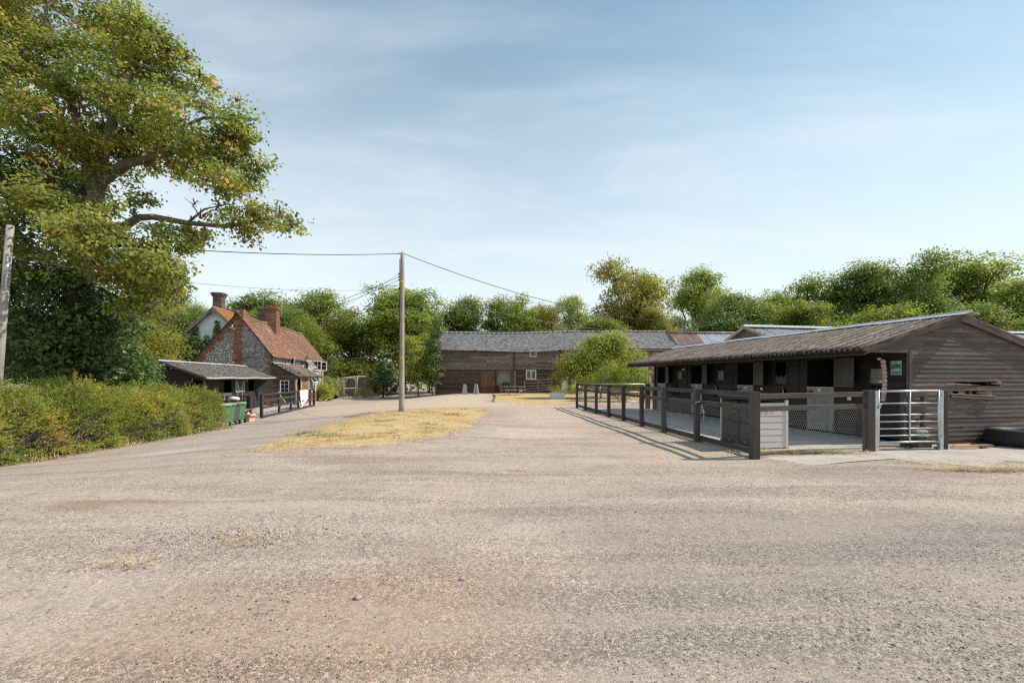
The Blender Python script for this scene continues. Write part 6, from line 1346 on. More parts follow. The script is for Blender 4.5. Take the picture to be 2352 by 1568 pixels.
c = gp(1360, 915); m = MB(); m.ball((0, 0, 0.05), (0.45, 0.2, 0.09), 12, 6, 0.5, 0.15, random.Random(7)); tag(m.build('stone_slab', 'stone_grey', None, loc=c), 'flat grey stone lying on the lawn behind the pen gate', 'stone')
# field gate on the far left of the barn
A0 = at(914, 905, 47.0); A1 = at(1001, 905, 47.0); LG = thing('field_gate', 'grey metal five bar field gate left of the barn', 'gate', (A0.x, 47.0, tz(A0.x, 47.0))); gl2 = Vector((A1.x-A0.x, 0, 0.12))
for z in (0.25, 0.48, 0.70, 0.93, 1.22): m = MB(); m.tube([Vector((0, 0, z)), gl2+Vector((0, 0, z))], 0.024, 6); m.build('bar', 'galv_dull', LG)
for s_ in (0, 0.5, 1): m = MB(); m.tube([gl2*s_+Vector((0, 0, 0.15)), gl2*s_+Vector((0, 0, 1.24))], 0.028, 6); m.build('stile', 'galv_dull', LG)
c = gp(993, 907); tag(plank('timber_post', None, c+Vector((0, 0, -0.1)), c+Vector((-0.12, 0, 2.0)), 0.14, 0.14, 'log_wood', (0, -1, 0)), 'thin leaning wooden post at the left barn corner', 'post')
# fruit cage of pale posts with a board fence behind
CG = thing('fruit_cage', 'pale timber post and beam cage beside the dry verge', 'timber cage', (0, 0, 0)); tops = []
for (px, py, hgt) in ((776, 912, 2.15), (789.5, 914, 2.15), (820, 913, 2.3), (846, 908.5, 2.3), (867, 905, 2.3), (872, 903.5, 2.3)):
    c = gp(px, py); tops.append(c+Vector((0, 0, hgt))); plank('post', CG, c+Vector((0, 0, -0.1)), c+Vector((0, 0, hgt)), 0.10, 0.10, 'pale_wood', (0, -1, 0))
for a, b_ in zip(tops[:-1], tops[1:]):
    plank('beam', CG, a+Vector((0, 0, 0.03)), b_+Vector((0, 0, 0.03)), 0.09, 0.09, 'pale_wood', (0, 0, 1)); d_ = (b_-a)
    if d_.length > 1.5:
        plank('brace', CG, a+Vector((0, 0, -0.6)), a+d_.normalized()*0.55, 0.06, 0.05, 'pale_wood', (0, -1, 0)); plank('brace', CG, b_+Vector((0, 0, -0.6)), b_-d_.normalized()*0.55, 0.06, 0.05, 'pale_wood', (0, -1, 0))
a, b_ = gp(789.5, 914), gp(820, 913); plank('middle_rail', CG, a+Vector((0, 0, 1.05)), b_+Vector((0, 0, 1.05)), 0.08, 0.06, 'pale_wood', (0, -1, 0)); plank('bottom_rail', CG, a+Vector((0, 0, 0.05)), b_+Vector((0, 0, 0.05)), 0.08, 0.06, 'pale_wood', (0, -1, 0))
for p in (a, b_):
    for sx in (-1, 1): plank('foot_brace', CG, p+Vector((sx*0.6, 0, 0.0)), p+Vector((0, 0, 0.6)), 0.07, 0.05, 'pale_wood', (0, -1, 0))
bt = [t_+Vector((-0.3, 4.5, 0)) for t_ in tops]
for q in (1, 3, 5): plank('beam', CG, tops[q]+Vector((0, 0, 0.03)), bt[q]+Vector((0, 0, 0.03)), 0.08, 0.08, 'pale_wood', (0, 0, 1)); plank('post', CG, bt[q]-Vector((0, 0, 2.3)), bt[q], 0.10, 0.10, 'pale_wood', (0, -1, 0))
BF = thing('board_fence', 'grey brown close boarded fence behind the timber cage', 'fence', (0, 0, 0)); P0, P1 = at(735, 905, 53.5), at(873, 903, 53.0)
nb = 46
for k in range(nb):
    p = P0.lerp(P1, (k+0.5)/nb); plank('fence_board', BF, (p.x, p.y, -0.6), (p.x, p.y, 1.55+RND.uniform(-0.02, 0.02)), (P1-P0).length/nb-0.008, 0.025, 'grey_fence_wood', (0, -1, 0))
c = gp(823-54, 911); T_ = thing('plant_pot', 'small terracotta pot under the yellow green shrub', 'plant pot', gp(764, 914)); m = MB(); m.lathe([(0.13, 0), (0.18, 0.26), (0.20, 0.26), (0.20, 0.34), (0.17, 0.34), (0.16, 0.28)], 14); m.build('pot', 'terracotta', T_, True)
m = MB(); m.ball((0, 0, 0.36), (0.16, 0.16, 0.12), 8, 6, 0.5, 0.2, random.Random(9)); m.build('plant', 'leaf_laurel', T_)
# ------------------------------------------------------------------ foliage helpers
def unit(a): return a/np.maximum(np.linalg.norm(a, axis=-1, keepdims=True), 1e-9)
def leaf_mesh(name, C, N, S, tone, rng, aspect=0.62, fold=0.12, T=None):
    """folded leaf-shaped quads"""
    n = len(C); t_ = rng.normal(0, 1, (n, 3)) if T is None else T
    t_ = unit(t_-N*np.sum(t_*N, 1, keepdims=True)); b_ = np.cross(N, t_); L = S[:, None]; W = L*aspect
    V = np.stack([C-t_*L*0.5, C+b_*W*0.5-N*L*fold+t_*L*0.08, C+t_*L*0.5-N*L*fold*0.6, C-b_*W*0.5-N*L*fold+t_*L*0.08], 1)
    return np_mesh(name, V.reshape(-1, 3), np.arange(n*4).reshape(n, 4), tone)
def fill_blobs(blobs, n, rng, clump=0.38, per=26, flat=0.65, shell=0.5, gap=0.35, upb=0.6, size=0.2, tone_c=0.45, tone_s=0.20, bump_=0.28, low=-0.55, rndn=0.8):
    """leaf clumps through and over a set of ellipsoids: uneven outline, gaps, light and dark clumps"""
    B = np.array(blobs, float); wgt = np.array([b_[3]*b_[4]+b_[3]*b_[5]+b_[4]*b_[5] for b_ in B]); wgt /= wgt.sum()
    nc = max(8, int(n/per)); k = rng.choice(len(B), nc*2, p=wgt); d = unit(rng.normal(0, 1, (nc*2, 3)))
    keep = d[:, 2] > low+rng.normal(0, 0.25, nc*2); k, d = k[keep], d[keep]
    ph = np.array([rng.uniform(0, 6.28, 6) for _ in B])[k]
    w_ = 1+bump_*(np.sin(d[:, 0]*4+ph[:, 0])*np.sin(d[:, 2]*4+ph[:, 1])+0.6*np.sin(d[:, 1]*7+ph[:, 2])*np.sin(d[:, 2]*6+ph[:, 3]))
    rr = (shell+(1-shell)*rng.uniform(0, 1, len(k))**0.6)*w_
    C = B[k, :3]+d*B[k, 3:6]*rr[:, None]
    g = np.sin(C[:, 0]*1.7+ph[:, 4]*0.3)*np.sin(C[:, 1]*1.5+1)*np.sin(C[:, 2]*2.1+0.5)+rng.normal(0, 0.25, len(C))
    kk = g > -gap; C, d = C[kk][:nc], d[kk][:nc]; nc = len(C)
    ct = rng.normal(0, tone_s, nc); cs = clump*rng.uniform(0.6, 1.4, nc)
    P = np.repeat(C, per, 0)+rng.normal(0, 1, (nc*per, 3))*np.repeat(cs, per)[:, None]*np.array([1, 1, flat])*0.62
    Nn = unit(np.repeat(d, per, 0)*0.55+np.array([0, 0, upb])+rng.normal(0, rndn, (nc*per, 3))*0.6)
    tn = np.clip(tone_c+np.repeat(ct, per)+rng.normal(0, 0.10, nc*per), 0, 1); S = size*rng.uniform(0.65, 1.3, nc*per)
    return P, Nn, S, tn
def limbs(m, pts, r0, r1, n=8, jit=0.0, rng=None):
    k = len(pts); m.tube(pts, [r0+(r1-r0)*i/(k-1) for i in range(k)], n)
def blob_tree(name, label, cat, base, blobs, n, size, mat, trunk=0.2, seed=1, group=None, bark='bark', extra=None, **kw):
    rng = np.random.default_rng(seed); rr = random.Random(seed); T_ = thing(name, label, cat, base, 0, group)
    P, Nn, S, tn = fill_blobs(blobs, n, rng, size=size, **kw)
    link('crown', leaf_mesh('crown', P, Nn, S, tn, rng), mat, T_)
    m = MB(); top = max(b_[2] for b_ in blobs); cx_ = np.mean([b_[0] for b_ in blobs]); cy_ = np.mean([b_[1] for b_ in blobs])
    fork = Vector((cx_*0.4, cy_*0.4, top*0.35)); limbs(m, [(0, 0, -0.2), (rr.uniform(-.1, .1), 0, top*0.18), fork], trunk*1.25, trunk*0.8)
    for b_ in blobs:
        e = Vector(b_[:3]); mid = fork.lerp(e, 0.5)+Vector((rr.uniform(-.3, .3), rr.uniform(-.3, .3), rr.uniform(-0.2, 0.4)))*0.5
        limbs(m, [fork, mid, e], trunk*0.42, trunk*0.10, 5)
        for q in range(3):
            f = e+Vector((rr.uniform(-1, 1)*b_[3], rr.uniform(-1, 1)*b_[4], rr.uniform(-0.4, 1)*b_[5]))*0.75; limbs(m, [mid.lerp(e, 0.6), e.lerp(f, 0.5)+Vector((0, 0, 0.1)), f], trunk*0.13, trunk*0.04, 4)
    m.build('trunk', bark, T_, True); return T_

# ------------------------------------------------------------------ background woodland: a few crown shapes, each tree its own object
def proto(seed, h=14.0, hw=4.6, nb=30, n=34000, size=0.235, kind='round', clump=0.56):
    rng = np.random.default_rng(seed); bl = []
    for i in range(nb):
        for _ in range(60):
            u = rng.uniform(-1, 1, 3)
            if kind == 'round': ok = u[0]**2+u[1]**2+u[2]**2 < 1
            elif kind == 'tall': ok = u[0]**2+u[1]**2 < (1-0.45*max(u[2], 0)**2) and abs(u[2]) < 1
            else: ok = u[0]**2+u[1]**2+u[2]**2 < 1 and u[2] > -0.2
            if ok: break
        zc = {'round': h*0.52+u[2]*h*0.38, 'tall': h*0.50+u[2]*h*0.43, 'umbrella': h*0.72+u[2]*h*0.22}[kind]
        r_ = rng.choice([rng.uniform(0.16, 0.28), rng.uniform(0.32, 0.48)], p=[0.4, 0.6])*hw; bl.append((u[0]*hw*0.72, u[1]*hw*0.72, max(zc, r_*0.8), r_, r_, r_*0.8))
    P, Nn, S, tn = fill_blobs(bl, n, rng, clump=clump, per=22, size=size, shell=0.45, gap=0.5, tone_s=0.2, bump_=0.36)
    me = leaf_mesh('crown', P, Nn, S, tn, rng); me.materials.append(MAT['leaf_green'])
    m = MB(); rr = random.Random(seed); fk = Vector((0, 0, h*0.3)); limbs(m, [(0, 0, -0.3), (0.1, 0, h*0.15), fk], h*0.022, h*0.016, 7)
    for b_ in bl:
        e = Vector(b_[:3]); mid = fk.lerp(e, 0.5)+Vector((rr.uniform(-.5, .5), rr.uniform(-.5, .5), 0.3)); limbs(m, [fk, mid, e], h*0.010, h*0.003, 5)
        for q in range(2): f = e+Vector((rr.uniform(-1, 1), rr.uniform(-1, 1), rr.uniform(-0.2, 1)))*b_[3]; limbs(m, [mid.lerp(e, 0.5), f], h*0.003, h*0.001, 4)
    tm = bpy.data.meshes.new('trunk'); tm.from_pydata(m.v, [], m.f); tm.materials.append(MAT['dark_bark']); tm.update()
    pz = np.percentile(P[:, 2], 99.7); pw = np.percentile(np.abs(P[:, 0]), 98.5)
    return me, tm, pz, pw
PR = {'a': proto(101), 'b': proto(102, nb=34), 'c': proto(103, kind='tall', nb=52, n=52000), 'd': proto(104, kind='tall', hw=4.0, nb=34), 'e': proto(105, nb=26, n=28000), 'u': proto(106, kind='umbrella', nb=15, n=17000), 'f': proto(107, nb=34, n=38000, clump=0.62), 'h': proto(108, nb=38, n=40000)}
def bgtree(px, top, hwpx, y, pk, mat, label, rz=0, group='trees behind the farm buildings', sx=1.0, name='broadleaf_tree'):
    me, tm, pz, pw = PR[pk]; x = (px-1176)/1050*y; zg = tz(x, y); H = (1.5+(868.5-top)/1050*y-zg)*0.95; W = hwpx*1.16/1050*y
    T_ = thing(name, label, 'tree', (x, y, zg), R(rz), group)
    for nm, d in (('crown', me), ('trunk', tm)):
        o = link(nm, d, None, T_); o.scale = (W/pw*sx, W/pw, H/pz)
        if nm == 'crown': o.material_slots[0].link = 'OBJECT'; o.material_slots[0].material = MAT[mat]
    return T_
bgtree(445, 690, 48, 50, 'a', 'leaf_deep', 'dull green tree left of the white gable chimney', 20)
bgtree(375, 640, 75, 58, 'b', 'leaf_grey', 'grey green tree seen between the sycamore and the white gable', 80)
bgtree(300, 690, 70, 52, 'e', 'leaf_deep', 'dark tree deep behind the laurel bush', 140)
bgtree(600, 661, 82, 72, 'b', 'leaf_deep', 'dark green domed tree behind the cottage chimney', 10)
bgtree(735, 657, 70, 66, 'f', 'leaf_green', 'broad green tree behind the far end of the cottage roof', 200)
bgtree(815, 700, 55, 62, 'e', 'leaf_yellow', 'bright yellow green tree between cottage and utility pole', 60)
bgtree(665, 700, 60, 62, 'h', 'leaf_deep', 'shaded green tree close behind the cottage roof ridge', 120)
bgtree(925, 648, 80, 62, 'h', 'leaf_green', 'large green tree rising directly behind the utility pole', 30)
bgtree(985, 700, 40, 66, 'a', 'leaf_green', 'narrow green tree right of the utility pole', 100)
bgtree(1072, 672, 62, 68, 'f', 'leaf_deep', 'brownish green tree behind the left end of the barn roof', 240)
bgtree(1155, 674, 55, 66, 'a', 'leaf_green', 'mid green tree behind the middle of the timber barn roof', 300)
bgtree(1205, 668, 52, 63, 'e', 'leaf_lime', 'lime green tree behind the barn roof bend', 45)
bgtree(1255, 692, 34, 64, 'h', 'leaf_bronze', 'small bronze green tree at the gap behind the barn roof', 75)
bgtree(1322, 668, 42, 82, 'd', 'leaf_grey', 'thin grey green tree left of the tall bronze tree', 15)
bgtree(1375, 715, 50, 58, 'b', 'leaf_green', 'low yellowing tree at the foot of the tall bronze tree', 170)
bgtree(1452, 588, 70, 66, 'c', 'leaf_bronze', 'tall bronze and yellow tree rising over the barn', 25)
bgtree(1500, 700, 46, 60, 'f', 'leaf_bronze', 'bushy bronze tree under the tall bronze one', 95)
bgtree(1618, 597, 66, 76, 'u', 'leaf_green', 'flat topped spreading tree with a bare gap on its side', 0)
bgtree(1612, 645, 22, 77, 'd', 'leaf_deep', 'ivy dark trunk mass under the flat topped tree', 50)
bgtree(1560, 715, 46, 72, 'a', 'leaf_grey', 'sparse twiggy tree between the bronze and flat topped trees', 160)
bgtree(1692, 662, 72, 56, 'f', 'leaf_deep', 'rounded olive brown tree behind the rear shed gable', 330)
bgtree(1790, 655, 50, 70, 'b', 'leaf_lime', 'bright green tree above the left of the rear shed roof', 40)
bgtree(1880, 622, 75, 62, 'a', 'leaf_lime', 'sunlit lime green tree above the rear shed roof', 260)
bgtree(1835, 690, 60, 52, 'h', 'leaf_lime', 'low bright green tree close behind the rear shed', 190)
bgtree(1985, 592, 80, 58, 'f', 'leaf_deep', 'tall deep green tree above the stable roof middle', 70)
bgtree(2085, 578, 75, 57, 'c', 'leaf_deep', 'tallest dark green tree behind the stable ridge', 130)
bgtree(2050, 690, 80, 48, 'b', 'leaf_green', 'leafy green tree low behind the stable ridge end', 15)
bgtree(2190, 590, 85, 60, 'h', 'leaf_green', 'wide green tree with yellowing top above the gable peak', 220)
bgtree(2265, 625, 60, 66, 'e', 'leaf_yellow', 'yellowing tree top right of the gable peak', 280)
bgtree(2230, 690, 75, 47, 'a', 'leaf_deep', 'dark leafy tree right behind the stable gable', 310)
bgtree(2345, 632, 70, 52, 'f', 'leaf_green', 'green tree at the far right edge behind the stable', 5)
bgtree(2430, 650, 80, 50, 'b', 'leaf_deep', 'dark tree half cut by the right picture edge', 115)
bgtree(120, 720, 90, 44, 'b', 'leaf_deep', 'dark tree glimpsed behind the sycamore trunk', 33)
bgtree(-60, 690, 100, 40, 'f', 'leaf_green', 'green tree past the picture edge behind the sycamore', 77)
bgtree(-260, 680, 110, 38, 'a', 'leaf_deep', 'tree beyond the picture edge along the hedge', 150)
# continuous understorey far behind everything
rng = np.random.default_rng(50); bl = []
for k in range(64):
    x = -75+k*2.6; y = 84+rng.uniform(-4, 8); h = rng.uniform(2.6, 4.4); bl.append((x, y, h*0.8, 3.0, 2.2, h))
for k in range(22):
    x = -2+k*1.5; bl.append((x, 55+rng.uniform(-1, 2), 2.0, 1.6, 1.2, rng.uniform(2.2, 4.0)))
for k in range(18):
    x = -42+k*1.9; bl.append((x, 60+rng.uniform(-2, 2), 1.4, 2.0, 1.5, rng.uniform(2.0, 3.2)))
for k in range(16):
    x = 20+k*1.9; bl.append((x, 44+rng.uniform(-1, 1), 1.6, 1.9, 1.4, rng.uniform(2.4, 3.6)))
P, Nn, S, tn = fill_blobs(bl, 36000, rng, clump=0.8, per=20, size=0.45, gap=0.9, low=-0.9)
tag(link('undergrowth', leaf_mesh('undergrowth', P, Nn, S, tn, rng), 'leaf_green'), 'dark undergrowth at the foot of the woodland', 'undergrowth', kind='stuff')

# ------------------------------------------------------------------ big sycamore
def pxb(lst, seed, dj=1.0, fz=0.8):
    r = random.Random(seed); out = []
    for (px, py, rp, y) in lst:
        y = y+r.uniform(-dj, dj); p = at(px, py, y); q = rp/1050*y; out.append((p.x, p.y, p.z, q, q*1.1, q*fz))
    return out
SYB = Vector((-16.6, 17.2, -0.6))
upper = [(60,60,90,16.5),(150,-40,110,17.5),(285,62,66,17),(345,105,62,16.5),(250,150,85,17),(120,150,88,16),(30,180,80,15.5),(398,172,52,16.5),(330,225,85,16),(450,215,52,17),(505,255,48,16.5),
         (430,290,82,16),(545,305,52,16.5),(578,372,36,16.5),(500,365,72,16),(562,425,32,16.5),(400,365,52,16.5),(315,330,62,17),(505,408,42,15.5),(540,440,26,16.5),
         (90,280,85,15.5),(30,330,60,15),(180,250,80,16),(160,330,60,15.5),(240,330,55,16),(250,405,50,17),
         (470,492,36,16),(540,512,38,16),(600,500,40,15.5),(648,490,36,15.5),(676,515,22,15.5),(400,545,42,16.5),(450,548,26,16),(330,468,36,17),(505,470,30,16),(570,540,22,16),
         (60,480,85,14),(150,500,75,14),(220,540,82,14),(300,585,78,14.5),(368,620,55,14.5),(378,560,48,15),(335,655,66,14.5),(250,620,75,14.5),(388,682,32,14.5),(120,560,70,14.5),(40,560,70,14.5),(310,705,34,14.5)]
upper += [(-70,90,100,17),(-130,260,100,17),(-60,400,80,16),(-110,540,85,16),(-40,-60,90,17.5),(-170,420,80,17.5)]
core = [(-60,700,100,17),(60,420,80,17.5),(140,400,80,17.5),(120,460,70,17),(200,470,50,17.8),(60,650,110,16.5),(160,690,95,17),(90,790,95,16),(205,770,80,17.3),(275,740,50,17.5),(30,760,75,15.5),(130,850,85,16),(230,850,60,17)]
_r = random.Random(12)
for (px, py, rp, y) in list(upper):
    for q in range(3):
        a = _r.uniform(0, 6.28); upper.append((px+math.cos(a)*rp*_r.uniform(0.75, 1.12), py+math.sin(a)*rp*_r.uniform(0.7, 1.05), rp*_r.uniform(0.22, 0.38), y+_r.uniform(-0.5, 0.5)))
SY = thing('sycamore_tree', 'large spreading sycamore with rusty seed bunches leaning over the yard', 'tree', SYB)
rng = np.random.default_rng(61); rel = lambda L_: [(b_[0]-SYB.x, b_[1]-SYB.y, b_[2]-SYB.z, b_[3], b_[4], b_[5]) for b_ in L_]
P, Nn, S, tn = fill_blobs(rel(pxb(upper, 62)), 140000, rng, clump=0.31, per=30, flat=0.5, shell=0.42, gap=-0.02, size=0.115, tone_c=0.45, tone_s=0.21, upb=0.75, low=-0.75, bump_=0.3)
link('crown', leaf_mesh('crown', P, Nn, S, tn, rng, 0.8, 0.10), 'leaf_sycamore', SY)
P, Nn, S, tn = fill_blobs(rel(pxb(core, 63)), 30000, rng, clump=0.36, per=24, flat=0.7, shell=0.4, gap=0.6, size=0.15, tone_c=0.40, tone_s=0.2)
link('ivy', leaf_mesh('ivy', P, Nn, S, tn, rng, 0.8, 0.08), 'leaf_ivy', SY)
m = MB()
def pl(L_, y): return [at(px, py, yy if len(q) > 2 else y)-SYB for q in L_ for (px, py, yy) in [(q[0], q[1], q[2] if len(q) > 2 else y)]]
limbs(m, pl([(150,925),(165,800),(180,650),(195,500),(212,430)], 17.0), 0.48, 0.30, 10)
for L_, r0, r1 in (([(200,490),(235,415),(290,375),(330,368),(400,348),(470,350),(540,370)], 0.22, 0.05), ([(212,440),(245,330),(262,262),(285,205),(318,135),(300,60)], 0.20, 0.04), ([(205,520),(285,520),(318,500),(350,498),(430,512),(520,520),(600,505),(660,495)], 0.17, 0.03),
                   ([(208,430),(195,330),(150,200),(90,150),(10,110)], 0.18, 0.05), ([(262,262),(310,270),(325,235),(330,200),(370,170)], 0.12, 0.03), ([(330,368),(400,300),(470,270),(520,270)], 0.10, 0.02), ([(285,205),(270,140),(255,80)], 0.08, 0.02), ([(150,200),(110,100),(105,20),(160,-60)], 0.10, 0.03), ([(180,650),(250,620),(330,610),(380,640)], 0.12, 0.03), ([(190,560),(120,520),(50,500)], 0.12, 0.03), ([(400,348),(470,400),(540,430)], 0.06, 0.015), ([(430,512),(470,480),(520,470)], 0.05, 0.012)):
    limbs(m, pl(L_, 16.3), r0, r1, 8)
rr = random.Random(9); ub = pxb(upper, 62)
for b_ in ub:
    for q in range(5):
        a = Vector(b_[:3])-SYB; e = a+Vector((rr.uniform(-1, 1)*b_[3], rr.uniform(-1, 1)*b_[4], rr.uniform(-0.6, 1)*b_[5])); s_ = a+Vector((rr.uniform(-.4, .1)*b_[3], 0, rr.uniform(-.5, 0)*b_[5])); limbs(m, [s_, s_.lerp(e, 0.5)+Vector((0, 0, 0.12)), e], 0.028, 0.007, 4)
m.build('trunk', 'bark', SY, True)

# ------------------------------------------------------------------ hedge along the lane
def hedge(name, label, y0, y1, xc, hw_, top, n, seed, mat, tone=0.5, leaf=(0.042, 0.078)):
    """feathery hedge: sprays of small leaves over an uneven rounded bank"""
    rng = np.random.default_rng(seed); H_ = thing(name, label, 'hedge', (xc, (y0+y1)/2, -0.55)); ns = n//9
    y = rng.uniform(y0-0.2, y1+0.2, ns); ph = rng.uniform(-0.25, np.pi+0.1, ns); 
    endf = np.clip(np.minimum(y-y0+0.3, y1-y+0.3)/0.9, 0.15, 1)**0.4
    wob = 1+0.10*np.sin(y*1.9+seed)+0.08*np.sin(y*4.3+ph*3)+0.05*np.sin(y*9+ph*5)
    dep = 1-0.28*rng.uniform(0, 1, ns)**2.2
    cx_, sz = np.cos(ph), np.sin(ph); x = xc+np.sign(cx_)*np.abs(cx_)**0.75*hw_*wob*dep*endf; z = -0.45+(np.clip(sz, 0, 1)**0.62)*(top+0.45)*(0.94+0.09*np.sin(y*2.3+1)+0.05*np.sin(y*6.1))*dep*endf; z = np.where(sz < 0, -0.5+rng.uniform(0, 0.2, ns), z)
    d = unit(np.stack([cx_*0.8, rng.normal(0, 0.35, ns), np.maximum(sz, 0)*0.8+0.35], -1)+rng.normal(0, 0.22, (ns, 3)))
    L = rng.uniform(0.12, 0.34, ns)*(1+0.9*(rng.uniform(0, 1, ns) < 0.10)*(sz > 0.5)); per = 9
    hole = np.sin(y*2.9+ph*4+seed)*np.sin(y*1.3+ph*7)+rng.normal(0, 0.3, ns) > -0.62; x, y, z, d, L, ph, sz, cx_ = [q_[hole] for q_ in (x, y, z, d, L, ph, sz, cx_)]; ns = len(x)
    u = np.tile(np.linspace(0.0, 1.0, per), ns); P = np.stack([x, y, z], -1); PP = np.repeat(P, per, 0)+np.repeat(d*L[:, None], per, 0)*u[:, None]; PP[:, 2] -= np.repeat(L, per)*0.25*u**2
    dd = np.repeat(d, per, 0); side = unit(np.cross(dd, rng.normal(0, 1, (ns*per, 3)))); T_ = unit(dd*0.6+side*0.8); Nn = unit(np.cross(T_, rng.normal(0, 1, (ns*per, 3))*0.6+np.array([0.6, 0, 0])))
    S = rng.uniform(*leaf, ns*per); tn = np.clip(tone+np.repeat(rng.normal(0, 0.14, ns), per)+0.15*u+0.17*np.sin(PP[:, 1]*1.2+PP[:, 2]*2)+0.10*np.sin(PP[:, 1]*3.7+1.0)+rng.normal(0, 0.06, ns*per), 0, 1)
    PP = PP+T_*S[:, None]*0.4-np.array([xc, (y0+y1)/2, -0.55])
    link('foliage', leaf_mesh('foliage', PP, Nn, S, tn, rng, 0.42, 0.05, T_), mat, H_)
    # shaded inner mass and stems
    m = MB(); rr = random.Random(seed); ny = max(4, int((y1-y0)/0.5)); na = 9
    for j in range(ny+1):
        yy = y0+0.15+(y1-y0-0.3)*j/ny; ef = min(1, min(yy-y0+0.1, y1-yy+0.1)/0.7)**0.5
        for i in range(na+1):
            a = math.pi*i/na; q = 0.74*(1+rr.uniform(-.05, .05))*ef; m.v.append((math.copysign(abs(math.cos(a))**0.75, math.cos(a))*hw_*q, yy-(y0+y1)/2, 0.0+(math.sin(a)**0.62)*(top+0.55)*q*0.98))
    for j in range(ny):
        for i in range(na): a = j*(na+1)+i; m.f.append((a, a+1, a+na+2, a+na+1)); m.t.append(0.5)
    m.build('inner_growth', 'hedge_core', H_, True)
    m = MB()
    for q in range(int((y1-y0)*34)):
        yy = rr.uniform(y0, y1)-(y0+y1)/2; xx = hw_*rr.uniform(0.55, 0.9); p = Vector((xx, yy, rr.uniform(0.0, 0.15))); e = p+Vector((rr.uniform(0.05, 0.62), rr.uniform(-0.5, 0.5), rr.uniform(0.05, 0.7))); limbs(m, [p, p.lerp(e, 0.5)+Vector((0.08, 0, 0.06)), e], 0.013, 0.004, 4)
    m.build('stems', 'twig', H_); return H_
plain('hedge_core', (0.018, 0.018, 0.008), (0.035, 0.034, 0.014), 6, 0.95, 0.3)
plain('twig', (0.13, 0.10, 0.075), (0.24, 0.20, 0.16), 8, 0.9, 0.2)
hedge('hedge', 'long feathery yellow green hedge along the lane', 4.5, 14.9, -13.35, 1.35, 1.28, 150000, 71, 'leaf_hedge', 0.46)
hedge('hedge', 'browner rounded hedge bush at the end beside the bins', 14.6, 19.3, -13.45, 1.45, 1.12, 72000, 72, 'leaf_hedge', 0.40)
# ivy and litter at the hedge foot
rng = np.random.default_rng(73); n = 2600; y = rng.uniform(6, 19.6, n); y = y[np.sin(y*1.7)*np.sin(y*0.9+1)+rng.normal(0, .4, n) > 0.15]; n = len(y); x = -11.98+rng.normal(0, 0.13, n)-0.05*np.abs(np.sin(y*2)); P = np.stack([x, y, terrain(x, y)+rng.uniform(0.02, 0.22, n)*np.abs(np.sin(y*1.3))+0.02], -1)
Nn = unit(np.stack([rng.normal(0.5, 0.4, n), rng.normal(-0.3, 0.4, n), rng.uniform(0.4, 1, n)], -1)); tag(link('ground_ivy', leaf_mesh('ground_ivy', P, Nn, rng.uniform(0.05, 0.10, n), rng.uniform(0.2, 1, n), rng, 0.8), 'leaf_ivy'), 'low ivy creeping along the hedge foot', 'ivy', kind='stuff')

# ------------------------------------------------------------------ shrubs
def shrub(name, label, lst, n, size, mat, seed, cat='shrub', base=None, fz=0.95, dj=0.4, trunk=0.06, group=None, **kw):
    bl = pxb(lst, seed, dj, fz); b0 = base if base is not None else Vector((np.mean([b_[0] for b_ in bl]), np.mean([b_[1] for b_ in bl]), 0))
    b0 = Vector((b0.x, b0.y, tz(b0.x, b0.y))); return blob_tree(name, label, cat, b0, [(b_[0]-b0.x, b_[1]-b0.y, b_[2]-b0.z, b_[3], b_[4], b_[5]) for b_ in bl], n, size, mat, trunk, seed, group, **kw)
dense = dict(clump=0.22, per=18, shell=0.75, gap=1.2, bump_=0.10, low=-0.9)
shrub('laurel_bush', 'glossy dark green laurel bush behind the hedge', [(265,850,72,19.5),(215,860,50,19.5),(310,860,42,19.2),(270,800,40,19.8),(230,800,40,20),(310,880,40,19),(180,880,50,19.5)], 17000, 0.13, 'leaf_laurel', 81, clump=0.24, per=20, shell=0.6, gap=0.8, bump_=0.15, low=-0.9)
shrub('shrub', 'yellow leaved shrub between sycamore and the black shed', [(345,800,45,31),(375,790,35,32),(360,830,40,31),(320,770,40,33)], 9000, 0.16, 'leaf_yellow', 82, clump=0.35, per=20, gap=0.6)
shrub('shrub', 'dull green thicket left of the white house', [(400,740,45,42),(330,720,55,44),(410,800,40,40),(300,800,60,38),(390,850,45,38),(250,720,60,42),(440,760,30,43)], 13000, 0.24, 'leaf_deep', 83, clump=0.5, per=20, gap=0.6)
shrub('clipped_tree', 'tall clipped yew green mass at the far end of the cottage', [(705,772,36,55),(720,800,42,55),(745,820,38,55),(760,850,30,55),(735,860,40,55),(690,748,22,56)], 15000, 0.20, 'leaf_lime', 84, clump=0.4, per=18, shell=0.8, gap=1.3, bump_=0.08, low=-0.9)
shrub('clipped_bush', 'low rounded clipped bush behind the timber cage', [(800,862,30,55),(825,856,32,55),(848,866,26,55)], 9000, 0.18, 'leaf_lime', 85, **dense)
shrub('clipped_bush', 'egg shaped clipped bush beside the timber cage', [(885,862,28,50.5),(886,880,30,50.5),(884,845,20,50.5),(868,882,20,51)], 9000, 0.17, 'leaf_laurel', 86, **dense)
shrub('shrub', 'variegated yellow green shrub by the cottage porch', [(742,893,20,43),(755,900,16,43),(735,905,16,42.5),(748,910,16,42.5)], 4200, 0.13, 'leaf_lime', 87, clump=0.2, per=16, gap=0.9, tone_c=0.7)
shrub('shrub', 'bare brownish shrub behind the variegated one', [(762,882,18,45),(775,880,16,45.5),(770,895,16,45),(752,872,12,45)], 2600, 0.10, 'leaf_grey', 88, clump=0.3, per=10, gap=0.6)
shrub('shrub', 'grey green plants growing inside the timber cage', [(830,905,14,50),(845,906,10,50)], 900, 0.12, 'leaf_grey', 89, clump=0.2, per=12, gap=0.9)
